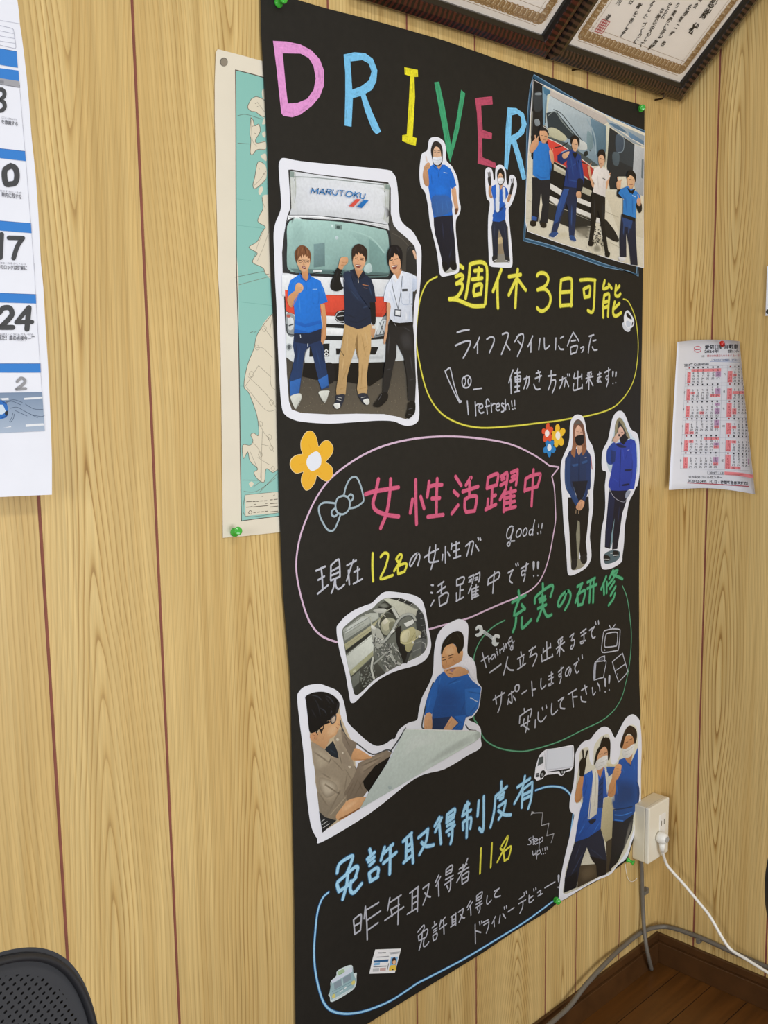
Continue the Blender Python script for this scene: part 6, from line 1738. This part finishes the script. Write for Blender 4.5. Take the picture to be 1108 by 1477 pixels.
# ------------------------------------------------------------------ framed certificates leaning out from the wall
M['frame'] = None
def frame_material(name, c1, c2):
    m = bpy.data.materials.new(name); m.use_nodes = True
    nt = m.node_tree; L = nt.links.new
    b = nt.nodes['Principled BSDF']; b.inputs['Roughness'].default_value = 0.22; b.inputs['Specular IOR Level'].default_value = 0.35
    at = node(nt, 'ShaderNodeAttribute', attribute_name='Col')        # red: distance along the moulding
    sp = node(nt, 'ShaderNodeSeparateColor'); L(at.outputs['Color'], sp.inputs[0])
    tc = node(nt, 'ShaderNodeTexCoord')
    n = node(nt, 'ShaderNodeTexNoise'); n.inputs['Scale'].default_value = 90; n.inputs['Detail'].default_value = 3; L(tc.outputs['Object'], n.inputs['Vector'])
    w = math_node(nt, 'SINE', math_node(nt, 'ADD', math_node(nt, 'MULTIPLY', sp.outputs[0], 620), math_node(nt, 'MULTIPLY', n.outputs['Fac'], 4)))
    r = node(nt, 'ShaderNodeValToRGB'); L(math_node(nt, 'ADD', math_node(nt, 'MULTIPLY', w, 0.5), 0.5), r.inputs[0])
    r.color_ramp.elements[0].position = 0.25; r.color_ramp.elements[0].color = hexcol(c1)
    r.color_ramp.elements[1].position = 0.8; r.color_ramp.elements[1].color = hexcol(c2)
    L(r.outputs[0], b.inputs['Base Color'])
    return m
FM2 = frame_material('striped_lacquer', '120d0b', '453024')
FM1 = frame_material('red_striped_lacquer', '180a08', '451c15')
M['frame_lip'] = mat('black_lip', '151312', 0.3)
M['cert'] = mat('certificate_paper', 'fcf6ee', 0.5, noise=0.015, scale=18)

def glass_material():
    m = bpy.data.materials.new('picture_glass'); m.use_nodes = True
    nt = m.node_tree; nt.nodes.clear(); L = nt.links.new
    o = node(nt, 'ShaderNodeOutputMaterial'); t = node(nt, 'ShaderNodeBsdfTransparent'); g = node(nt, 'ShaderNodeBsdfGlossy')
    g.inputs['Roughness'].default_value = 0.02
    f = node(nt, 'ShaderNodeFresnel'); f.inputs['IOR'].default_value = 1.3
    mx = node(nt, 'ShaderNodeMixShader'); L(f.outputs[0], mx.inputs[0]); L(t.outputs[0], mx.inputs[1]); L(g.outputs[0], mx.inputs[2]); L(mx.outputs[0], o.inputs[0])
    return m
M['glass'] = glass_material()

TILT = math.radians(45.5)
ET = Vector((0, -math.sin(TILT), math.cos(TILT)))       # up the leaning frame
EN = Vector((0, -math.cos(TILT), -math.sin(TILT)))      # out of its face
FP0 = WL(981.7, 149, 0.0135)                             # lower right corner of the right frame
FPL = WL(788.5, 77, 0.0135)
FWID = FP0.x - FPL.x
FHGT = 0.33
def on_frame(u, v, off=0.0):                            # photograph -> face plane of the frames
    q = ray(u, v)
    o = FP0 + EN * off
    return CAM + q * ((o - CAM).dot(EN) / q.dot(EN))
def fxy(p): d = p - FP0; return d.x, d.dot(ET)          # in-plane coordinates from the lower right corner

inner_r, inner_b = fxy(on_frame(988, 121.5)); inner_l = fxy(on_frame(816.5, 58))[0]
MW = 0.5 * (abs(inner_r) + abs(inner_b))                # moulding width read from the photo
MW = max(0.018, min(0.04, MW))

def certificate_frame(xr, wid, label, fmat, group):
    """xr: right edge; built in the leaning plane"""
    base = Vector((xr, FP0.y, FP0.z))
    def P(a, b, n): return base + Vector((-a, 0, 0)) + ET * b + EN * n
    root = empty('framed_certificate', base + Vector((-wid / 2, 0, 0)), label, 'framed certificate', group)
    TH = 0.015
    sides = [((0, 0), (wid, 0), (0, 1)), ((wid, 0), (wid, FHGT), (-1, 0)), ((wid, FHGT), (0, FHGT), (0, -1)), ((0, FHGT), (0, 0), (1, 0))]
    fr = MB()
    lip = MB()
    for (a0, b0), (a1, b1), (ia, ib) in sides:
        L_ = math.hypot(a1 - a0, b1 - b0); ta, tb = (a1 - a0) / L_, (b1 - b0) / L_
        prof = [(0, -TH), (0, -0.004), (0.004, 0.0), (MW * 0.45, 0.003), (MW * 0.78, 0.0), (MW * 0.80, -0.002)]
        pts, cols = [], []
        for w, nrm in prof:
            s0 = (a0 + ta * w + ia * w, b0 + tb * w + ib * w); s1 = (a1 - ta * w + ia * w, b1 - tb * w + ib * w)
            pts += [P(s0[0], s0[1], nrm), P(s1[0], s1[1], nrm)]
            cols += [(w, 0, 0, 1), (L_ - w, 0, 0, 1)]
        fr.add(pts, [(2 * k, 2 * k + 1, 2 * k + 3, 2 * k + 2) for k in range(len(prof) - 1)], cols)
        pts = []
        for w, nrm in ((MW * 0.80, -0.002), (MW, -0.005), (MW, -0.012)):
            s0 = (a0 + ta * w + ia * w, b0 + tb * w + ib * w); s1 = (a1 - ta * w + ia * w, b1 - tb * w + ib * w)
            pts += [P(s0[0], s0[1], nrm), P(s1[0], s1[1], nrm)]
        lip.add(pts, [(0, 1, 3, 2), (2, 3, 5, 4)])
    fr.add([P(0, 0, -TH), P(wid, 0, -TH), P(wid, FHGT, -TH), P(0, FHGT, -TH)], [(0, 1, 2, 3)], [(0, 0, 0, 1)] * 4)
    fo = fr.build('frame', fmat, root)
    lip.build('frame_lip', M['frame_lip'], fo)
    sh = MB()
    m2 = MW - 0.002
    sh.prism([P(m2, m2, -0.010), P(wid - m2, m2, -0.010), P(wid - m2, FHGT - m2, -0.010), P(m2, FHGT - m2, -0.010)], EN * -0.001)
    so = sh.build('certificate', M['cert'], root)
    gl = MB()
    gl.face([P(m2, FHGT - m2, -0.0065), P(wid - m2, FHGT - m2, -0.0065), P(wid - m2, m2, -0.0065), P(m2, m2, -0.0065)])
    gl.build('glass', M['glass'], root)
    # gold scroll border
    pr = MB()
    base_ = hexcol('d9c6a4')
    gold = hexcol('b49468'); gold2 = hexcol('a08056')
    ins = MW + 0.021
    bw = 0.012
    x0, x1, y0, y1 = ins, wid - ins, ins, FHGT - ins
    per = [((x0, y0), (x1, y0)), ((x1, y0), (x1, y1)), ((x1, y1), (x0, y1)), ((x0, y1), (x0, y0))]
    k = 0
    for (a, b), (c, d) in per:
        tq = ((c - a) / math.hypot(c - a, d - b), (d - b) / math.hypot(c - a, d - b))
        for poly in ribbon([(a, b), (c, d)], 0.0125): pr.face([P(x, y, -0.00985) for x, y in poly], base_)
        L_ = math.hypot(c - a, d - b); n = int(L_ / 0.0125); ta, tb = (c - a) / L_, (d - b) / L_
        for ph, col, rad in ((0, gold, 0.0085), (math.pi, gold2, 0.0075), (1.6, gold, 0.0042), (4.4, gold2, 0.0058)):
            path = []
            for i in range(n * 10 + 1):
                s = L_ * i / (n * 10); w = 2 * math.pi * i / 10 + ph
                off = rad * math.sin(w); al = s + rad * 0.9 * math.cos(w)
                path.append((a + ta * al - tb * off, b + tb * al + ta * off))
            k += 1
            for poly in ribbon(path, 0.0021): pr.face([P(x, y, -0.0098 + 0.00003 * k) for x, y in poly], col)
        # thin rule inside the band
        for dd in (bw * 1.3, -bw * 0.95):
            for poly in ribbon([(a - tb * dd, b + ta * dd), (c - tb * dd, d + ta * dd)], 0.0006): pr.face([P(x, y, -0.0098) for x, y in poly], gold2)
    return root, so, pr, P

# right frame with its text
root, so, pr, P = certificate_frame(FP0.x, FWID, 'framed letter of thanks with a red seal leaning out at the top right corner', FM2, None)
INK = hexcol('33302c')
def glyph(ch, u, v, size, col=INK, bold=0.012):
    ox, oy, s = BLK['fz']
    vs, fs, wd = text_faces(ch, bold)
    if not vs: return
    a, b = fxy(on_frame(ox + u / s, oy + v / s, -0.0095))
    vs2 = [(x - 0.45, y - 0.35) for x, y in vs]
    pr.add([P(-a - x * size, b + y * size, -0.0093) for x, y in vs2], fs, col)
for ch, u, v in (('感', 893, 10), ('謝', 862, 55), ('状', 815, 112)): glyph(ch, u, v, 0.0215, bold=0.02)
for col_ in ([('協', 845, -5), ('会', 825, 22)], [('支', 800, 28), ('部', 785, 52), ('第', 765, 76), ('二', 750, 104), ('班', 730, 132), ('殿', 697, 172)],
             [('り', 752, 22), ('業', 738, 52), ('務', 722, 78), ('に', 708, 102), ('深', 696, 124), ('い', 688, 142), ('ご', 675, 154), ('理', 664, 168), ('解', 648, 186)],
             [('せ', 722, 20), ('ら', 710, 44), ('れ', 698, 64)], [('な', 692, 42), ('地', 676, 66), ('域', 664, 90), ('安', 652, 112), ('心', 642, 132), ('し', 630, 152), ('て', 612, 174)],
             [('ま', 655, 12), ('し', 645, 36), ('た', 628, 64), ('づ', 622, 96), ('く', 614, 118), ('り', 604, 140), ('に', 590, 162)],
             [('謝', 602, 24), ('を', 588, 54), ('表', 572, 82), ('し', 558, 104), ('ま', 548, 120), ('す', 537, 134)], [('日', 572, 6)], [('川', 524, 8), ('達', 480, 68)]):
    for ch, u, v in col_: glyph(ch, u, v, 0.0112, bold=0.016)
def seal(u0, v0, u1, v1):
    ox, oy, s = BLK['fz']
    red = hexcol('c96a6a')
    (a0, b0), (a1, b1) = fxy(on_frame(ox + u0 / s, oy + v0 / s, -0.0095)), fxy(on_frame(ox + u1 / s, oy + v1 / s, -0.0095))
    cx, cy = (a0 + a1) / 2, (b0 + b1) / 2; h = 0.0105
    segs = [[(-h, -h), (h, -h), (h, h), (-h, h), (-h, -h)]] + [[(-h * .7, -h + k * h * 0.4), (h * .7, -h + k * h * .4)] for k in range(1, 5)] + [[(k * h * .45, -h * .8), (k * h * .45, h * .8)] for k in (-1, 0, 1)]
    for q in segs:
        for poly in ribbon([(cx + x, cy + y) for x, y in q], 0.0016): pr.face([P(-x, y, -0.0094) for x, y in poly], red)
seal(440, 128, 478, 80)
pr.build('certificate_print', M['print'], so)
root, so, pr, P = certificate_frame(FPL.x - 0.003, FWID, 'framed certificate with a reddish striped frame, cut by the top edge above the poster', FM1, None)
for i in range(9):
    for j in range(12):
        vs, fs, wd = text_faces('業務に深い感謝の意を表し'[(i * 5 + j) % 12], 0.01)
        pr.add([P(0.10 + i * 0.024 - x * 0.0112, 0.10 + j * 0.0125 + y * 0.0112, -0.0093) for x, y in vs], fs, INK)
pr.build('certificate_print', M['print'], so)

# L-shaped screw hooks that hold the frames
M['hook'] = mat('dark_brass', '3c2c1c', 0.35, metal=0.8)
for u, v, lab in ((725, 57, 'small dark screw hook under the reddish frame'), (835, 96.5, 'small dark screw hook under the left half of the letter-of-thanks frame'), (954, 140, 'small dark screw hook under the frame corner above the poster edge')):
    mb = MB()
    p = WL(u, v, 0.0135)
    wall = Vector((p.x, 0.003, p.z - 0.003))
    pts = spline([tuple(wall), (p.x, -0.008, p.z - 0.003), (p.x, -0.0165, p.z - 0.003), (p.x, -0.019, p.z + 0.001), (p.x, -0.0195, p.z + 0.006)], False, 4)
    mb.tube(pts, 0.0016, 8)
    o = mb.build('screw_hook', M['hook'], None, smooth=True, loc=wall)
    tag(o, lab, 'hook', 'screw hooks under the certificates')

# ------------------------------------------------------------------ push pins
M['pin_green'] = mat('green_plastic', '4cc545', 0.15, trans=0.3)
M['pin_red'] = mat('red_plastic', 'c8251f', 0.15, trans=0.15)
M['steel'] = mat('steel', 'b8b8b8', 0.25, metal=1.0)
def push_pin(p, axis, m, label, s=1.2):
    root = empty('push_pin', p, label, 'push pin')
    mb = MB()
    mb.lathe(p, axis, [(0.0, 0.0), (0.0002, 0.0048 * s), (0.0016 * s, 0.0050 * s), (0.0026 * s, 0.0036 * s), (0.006 * s, 0.0024 * s), (0.0095 * s, 0.0030 * s), (0.0105 * s, 0.0044 * s), (0.0118 * s, 0.0046 * s), (0.0124 * s, 0.0036 * s), (0.0125 * s, 0)], 18)
    mb.build('pin_head', m, root, smooth=True)
    mb = MB()
    mb.tube([Vector(p) - Vector(axis) * 0.007, Vector(p)], 0.0006, 6)
    mb.build('needle', M['steel'], root)
AX = Vector((-0.12, -1, 0.12))
push_pin(WL(401, 5, 0.0048), AX, M['pin_green'], 'green push pin at the top left corner of the black poster')
push_pin(WL(924, 157, 0.0048), (-0.9, -1, -0.1), M['pin_green'], 'green push pin at the top right corner of the black poster')
push_pin(WL(905, 1240, 0.0062), (0.15, -1, -0.25), M['pin_green'], 'green push pin at the poster corner beside the outlet box')
push_pin(WL(802, 1298, 0.0060), (-0.75, -1, 0.35), M['pin_green'], 'green push pin at the lower edge of the poster under the last line of writing')
push_pin(WL(338, 768, 0.0022), (-0.25, -1, 0.3), M['pin_green'], 'green push pin at the lower left corner of the map')
push_pin(on_yc(1042.5, 497, 0.0004), (-1, -0.35, 0.3), M['pin_red'], 'red push pin at the top of the year calendar', 0.95)

# ------------------------------------------------------------------ surface outlet box in the corner
S = 1.09
M['ivory'] = mat('ivory_plastic', 'ddd3ba', 0.35, noise=0.02, scale=30)
M['ivory2'] = mat('ivory_face', 'e6dfcd', 0.3)
M['white_plastic'] = mat('white_plastic', 'e9e6df', 0.3)
M['slot'] = mat('slot', '55503f', 0.6)
bx0, bx1, bz0, bz1, bd = 1.6385 * S, 1.7105 * S, CAM_Z - 0.9455 * S, CAM_Z - 0.8352 * S, 0.0385
ob = empty('outlet_box', ((bx0 + bx1) / 2, 0, bz0), 'ivory surface-mounted outlet box in the corner beside the poster', 'outlet')
mb = MB()
mb.box((bx0, -bd + 0.010, bz0), (bx1, 0, bz1))
body = mb.build('box_body', M['ivory'], ob, bevel=0.002)
mb = MB()
mb.box((bx0 - 0.0005, -bd, bz0 - 0.0005), (bx1 + 0.0005, -bd + 0.0102, bz1 + 0.0005))
mb.build('cover', M['ivory2'], ob, bevel=0.0025)
mb = MB()
ocx = WL(955.5, 1190, bd).x; ozt = WL(955, 1174, bd).z; ozb = WL(955, 1216, bd).z
mb.box((ocx - 0.012, -bd - 0.0012, ozb), (ocx + 0.012, -bd + 0.001, ozt))
sock = mb.build('socket_plate', M['white_plastic'], ob, bevel=0.0008)
mb = MB()
zz = WL(954, 1187, bd).z
for dx in (-0.0055, 0.0055): mb.box((ocx + dx - 0.0011, -bd - 0.0014, zz - 0.0055), (ocx + dx + 0.0011, -bd - 0.0010, zz + 0.0055))
mb.build('slot', M['slot'], sock)

# plug and its white lead
pc = empty('power_cord', WL(957, 1212, bd), 'white power cord plugged into the outlet box and drooping along the right wall', 'power cord')
mb = MB()
pp = WL(956.5, 1209, bd + 0.012)
mb.lathe(Vector((pp.x, -bd - 0.0014, pp.z)), (0, -1, 0), [(0, 0.010), (0.004, 0.0125), (0.014, 0.0118), (0.019, 0.0085), (0.020, 0)], 20)
mb.build('plug', M['white_plastic'], pc, smooth=True)
mb = MB()
mb.lathe(Vector((pp.x, -bd - 0.0216, pp.z)), (0, -1, 0), [(0, 0.0062), (0.0012, 0.0060), (0.0013, 0)], 18)
mb.build('plug_button', mat('grey_plastic', 'a9a8a4', 0.4), pc)
mb = MB()
mb.tube([(pp.x, -bd - 0.011, pp.z - 0.009), (pp.x, -bd - 0.011, pp.z - 0.022), (pp.x + 0.001, -bd - 0.011, pp.z - 0.031)], [0.0072, 0.0058, 0.0040], 14)
mb.build('strain_relief', M['white_plastic'], pc, smooth=True)
def off_at(p): return CORNER_X - p
x0 = pp.x + 0.001
pts = [Vector((x0, -bd - 0.011, pp.z - 0.030))]
for u, v, o in ((961, 1245, 0.052), (968.5, 1255.5, 0.052), (987, 1276, 0.052), (1007.6, 1300.8, 0.050), (1024, 1321.5, 0.048), (1042.5, 1353.5, 0.044), (1055, 1370, 0.042), (1077.5, 1384, 0.042), (1108, 1403, 0.042), (1150, 1428, 0.042), (1230, 1470, 0.042), (1330, 1520, 0.043)):
    pts.append(WR(u, v, o))
mb = MB()
mb.tube(spline([tuple(p) for p in pts], False, 6), 0.0031, 12)
mb.build('lead', M['white_plastic'], pc, smooth=True)

# grey cable from the box to the floor
M['grey_cable'] = mat('grey_cable', '69635a', 0.5, noise=0.05, scale=80)
ZB = bz0
cb = empty('drop_cable', FLR(940, 1397), 'grey cable running from the outlet box down to the floor', 'cable')
pts = [WL(925, 1236, 0.008), WL(926, 1262, 0.0075), WL(926.6, 1284, 0.007), WL(927.5, 1310, 0.0075), WL(929, 1336, 0.013), WL(932, 1362, 0.022), WL(936, 1382, 0.026)]
endp = FLR(940, 1398, 0.004)
pts.append(endp)
mb = MB(); mb.tube(spline([tuple(p) for p in pts], False, 6), 0.0042, 12)
mb.build('cable', M['grey_cable'], cb, smooth=True)
mb = MB()
q = WL(926.4, 1284, 0.0)
mb.box((q.x - 0.010, -0.013, q.z - 0.004), (q.x + 0.006, 0.0, q.z + 0.004))
mb.lathe(Vector((q.x + 0.009, 0, q.z + 0.001)), (0, -1, 0), [(0, 0.0045), (0.008, 0.0045), (0.0095, 0.003), (0.0096, 0)], 12)
mb.build('cable_clip', M['grey_cable'], cb, bevel=0.001)

# grey cable lying on the baseboards
rb = empty('wall_cable', WR(960, 1336, 0.006), 'thick grey cable lying along the top of the baseboards round the corner', 'cable')
cz_ = BBH + 0.0055
pts = [WL(760, 1512, 0.030), WL(778, 1492, 0.027), WL(793.5, 1477, 0.025), WL(821, 1452, 0.023), WL(841.5, 1425, 0.021), WL(860, 1404, 0.020), WL(877, 1386, 0.017), WL(889, 1374, 0.012)]
pts += [WL(904, 1361, 0.0085), WL(922, 1347, 0.008), WL(938, 1339.5, 0.009)]
pts += [WR(958, 1336.5, 0.012), WR(975, 1340, 0.0085), WR(993, 1346, 0.007), WR(1011.7, 1353, 0.007), WR(1034, 1363, 0.007), WR(1065, 1377, 0.007), WR(1108, 1395.5, 0.007), WR(1160, 1418, 0.007), WR(1240, 1453, 0.007)]
mb = MB(); mb.tube(spline([tuple(p) for p in pts], False, 6), 0.0048, 12)
mb.build('cable', M['grey_cable'], rb, smooth=True)
mb = MB()
q = WR(1011, 1353, 0.0)
mb.box((CORNER_X - 0.014, q.y - 0.004, q.z - 0.007), (CORNER_X, q.y + 0.004, q.z + 0.004))
mb.build('cable_clip', M['grey_cable'], rb, bevel=0.001)

# thin loose thread by the outlet box
mb = MB()
pts = [WL(u, v, 0.004) for u, v in ((902, 1246), (903.6, 1258), (906, 1267), (910, 1271.5), (915, 1270.5), (919, 1267))]
mb.tube(spline([tuple(p) for p in pts], False, 6), 0.0006, 6)
o = mb.build('thread', M['white_plastic'], None, smooth=True, loc=pts[0])
tag(o, 'thin pale thread curling under the green pin beside the outlet box', 'thread')

# ------------------------------------------------------------------ office chairs
M['chair_black'] = mat('black_plastic', '1b1c20', 0.5, noise=0.08, scale=60)
M['chair_metal'] = mat('chair_metal', '8f9092', 0.3, metal=1.0)
def mesh_fabric():
    m = bpy.data.materials.new('mesh_fabric'); m.use_nodes = True
    nt = m.node_tree; L = nt.links.new
    b = nt.nodes['Principled BSDF']; b.inputs['Roughness'].default_value = 0.75
    at = node(nt, 'ShaderNodeAttribute', attribute_name='weave')       # x across, y up, z: distance from the rim
    sp = node(nt, 'ShaderNodeSeparateXYZ'); L(at.outputs['Vector'], sp.inputs[0])
    P_ = 0.0044
    row = math_node(nt, 'DIVIDE', sp.outputs[1], P_ * 0.86)
    fl = math_node(nt, 'FLOOR', row)
    xs = math_node(nt, 'ADD', math_node(nt, 'DIVIDE', sp.outputs[0], P_), math_node(nt, 'MULTIPLY', fl, 0.5))
    fx = math_node(nt, 'SUBTRACT', math_node(nt, 'FRACT', xs), 0.5); fy = math_node(nt, 'SUBTRACT', math_node(nt, 'FRACT', row), 0.5)
    d = math_node(nt, 'SQRT', math_node(nt, 'ADD', math_node(nt, 'MULTIPLY', math_node(nt, 'MULTIPLY', fx, fx), 1.0), math_node(nt, 'MULTIPLY', math_node(nt, 'MULTIPLY', fy, fy), 1.7)))
    hole = math_node(nt, 'LESS_THAN', d, 0.25)
    rim = math_node(nt, 'GREATER_THAN', sp.outputs[2], 0.009)
    tr = node(nt, 'ShaderNodeBsdfTransparent')
    b.inputs['Base Color'].default_value = hexcol('2b2c30')
    mx = node(nt, 'ShaderNodeMixShader'); L(math_node(nt, 'MULTIPLY', hole, rim), mx.inputs[0]); L(b.outputs[0], mx.inputs[1]); L(tr.outputs[0], mx.inputs[2])
    L(mx.outputs[0], nt.nodes['Material Output'].inputs[0])
    return m
M['mesh_fabric'] = mesh_fabric()

def office_chair(label, centre, across, outline, mesh_back, seat_side, lumbar=True):
    """centre: middle of the backrest; across: unit vector along its width; outline(t) -> (w, h) closed curve"""
    across = Vector(across).normalized(); up = Vector((0, 0, 1))
    nrm = across.cross(up).normalized() * seat_side            # towards the seat
    c = Vector(centre)
    foot = c + nrm * 0.24; foot.z = 0
    root = empty('office_chair', foot, label, 'chair')
    N_ = 160
    ring = [outline(2 * math.pi * k / N_) for k in range(N_)]
    def P(w, h, n=0.0): return c + across * w + up * h + nrm * (n + 0.25 * w * w)
    # rim
    mb = MB()
    loop = [P(w * 0.985, h * 0.985) for w, h in ring]
    mb.tube(loop + loop[:2], 0.0022 if mesh_back else 0.022, 10, caps=False)
    fr = mb.build('back_frame', M['chair_black'], root, smooth=True)
    # fabric or padding
    mb = MB(); wv = []
    rings = 14
    pts = []
    for r in range(rings + 1):
        f = 1 - r / rings
        for w, h in ring:
            pts.append(P(w * f, h * f, -0.001)); wv.append((w * f, h * f, (1 - f) * 0.2))
    mb.add(pts, [(r * N_ + k, r * N_ + (k + 1) % N_, (r + 1) * N_ + (k + 1) % N_, (r + 1) * N_ + k) for r in range(rings) for k in range(N_)])
    if mesh_back:
        o = mb.build('mesh_panel', M['mesh_fabric'], root, smooth=True)
        a = o.data.attributes.new('weave', 'FLOAT_VECTOR', 'POINT'); fl = []
        for t in wv: fl.extend(t)
        a.data.foreach_set('vector', fl)
    else:
        o = mb.build('back_pad', M['chair_black'], root, smooth=True)
    if lumbar:
        mb = MB()
        hh = max(h for w, h in ring)
        dense = [outline(2 * math.pi * k / 2000) for k in range(2000)]
        pts = []
        nn = 16
        for j in range(4):
            for i in range(nn + 1):
                u_ = i / nn * 2 - 1; low = 0.5 if u_ > 0.70 else 0.86; h = hh * (0.98 + (low - 0.98) * j / 3)
                w = u_ * max(a_ for a_, b_ in dense if b_ >= h) * 0.985
                pts.append(P(w, h, -0.010))
        q = (nn + 1)
        mb.add(pts, [(j * q + i, j * q + i + 1, (j + 1) * q + i + 1, (j + 1) * q + i) for j in range(3) for i in range(nn)])
        mb.build('head_support', M['chair_black'], root)
    # seat, spine, post, base
    mb = MB()
    sc_ = foot + Vector((0, 0, 0.45))
    ringS = []
    for k in range(32):
        t = 2 * math.pi * k / 32
        ct, st = math.cos(t), math.sin(t)
        ringS.append((0.235 * math.copysign(abs(ct) ** 0.6, ct), 0.225 * math.copysign(abs(st) ** 0.6, st)))
    lay = []
    for z, f in ((-0.03, 0.86), (-0.02, 0.98), (0.0, 1.0), (0.022, 0.98), (0.032, 0.88), (0.034, 0.0)):
        lay += [sc_ + across * (x * f) + nrm * (y * f) + up * z for x, y in ringS]
    mb.add(lay, [(j * 32 + k, j * 32 + (k + 1) % 32, (j + 1) * 32 + (k + 1) % 32, (j + 1) * 32 + k) for j in range(5) for k in range(32)] + [tuple(range(31, -1, -1))])
    mb.build('seat', M['chair_black'], root, smooth=True)
    mb = MB()
    lowest = min(h for w, h in ring)
    mb.tube(spline([tuple(c - nrm * 0.03 + up * (lowest * 0.5)), tuple(c - nrm * 0.035 + up * (lowest * 0.95)), tuple(Vector((c.x, c.y, 0.44)) - nrm * 0.01), tuple(sc_ - nrm * 0.12 - up * 0.05), tuple(sc_ - up * 0.05)], False, 5), 0.018, 10)
    mb.build('spine', M['chair_black'], root, smooth=True)
    mb = MB()
    mb.lathe(foot + Vector((0, 0, 0.09)), up, [(0, 0.03), (0.14, 0.03), (0.145, 0.018), (0.335, 0.018)], 16)
    mb.build('gas_post', M['chair_metal'], root, smooth=True)
    for k in range(5):
        a = 2 * math.pi * k / 5 + 0.3
        d = Vector((math.cos(a), math.sin(a), 0))
        mb = MB()
        mb.tube([foot + Vector((0, 0, 0.10)) + d * 0.02, foot + Vector((0, 0, 0.085)) + d * 0.18, foot + Vector((0, 0, 0.068)) + d * 0.29], [0.022, 0.018, 0.013], 10)
        lg = mb.build('base_arm', M['chair_black'], root, smooth=True)
        mb = MB()
        for s_ in (-0.012, 0.012):
            mb.lathe(foot + Vector((0, 0, 0.027)) + d * 0.29 + d.cross(up) * (s_ - 0.006), d.cross(up), [(0, 0.024), (0.001, 0.027), (0.011, 0.027), (0.012, 0.024)], 16)
        mb.tube([foot + Vector((0, 0, 0.027)) + d * 0.29, foot + Vector((0, 0, 0.07)) + d * 0.29], 0.006, 8)
        mb.build('caster', M['chair_black'], lg, smooth=True)
    return root

def rounded(ww, hh, n):
    def f(t):
        ct, st = math.cos(t), math.sin(t)
        return ww * math.copysign(abs(ct) ** (2 / n), ct), hh * math.copysign(abs(st) ** (2 / n), st)
    return f
c1 = WL(48.7, 1370, 1.09 - 0.4905)
office_chair('black mesh office chair whose rounded back shows at the lower left', c1 - Vector((math.cos(0.35), math.sin(0.35), 0)) * 0.185 + Vector((0, 0, 0.0225 - 0.25)), (math.cos(0.35), math.sin(0.35), 0), rounded(0.222, 0.25, 5.5), True, 1)
q = ray(1096.5, 1272); e = CAM + q * (1.0 / q.x)
office_chair('black padded office chair whose back just shows at the right edge', e + Vector((AX_R.x, AX_R.y, 0)).normalized() * 0.212, (AX_R.x, AX_R.y, 0), rounded(0.19, 0.15, 2.1), False, 1, lumbar=False)
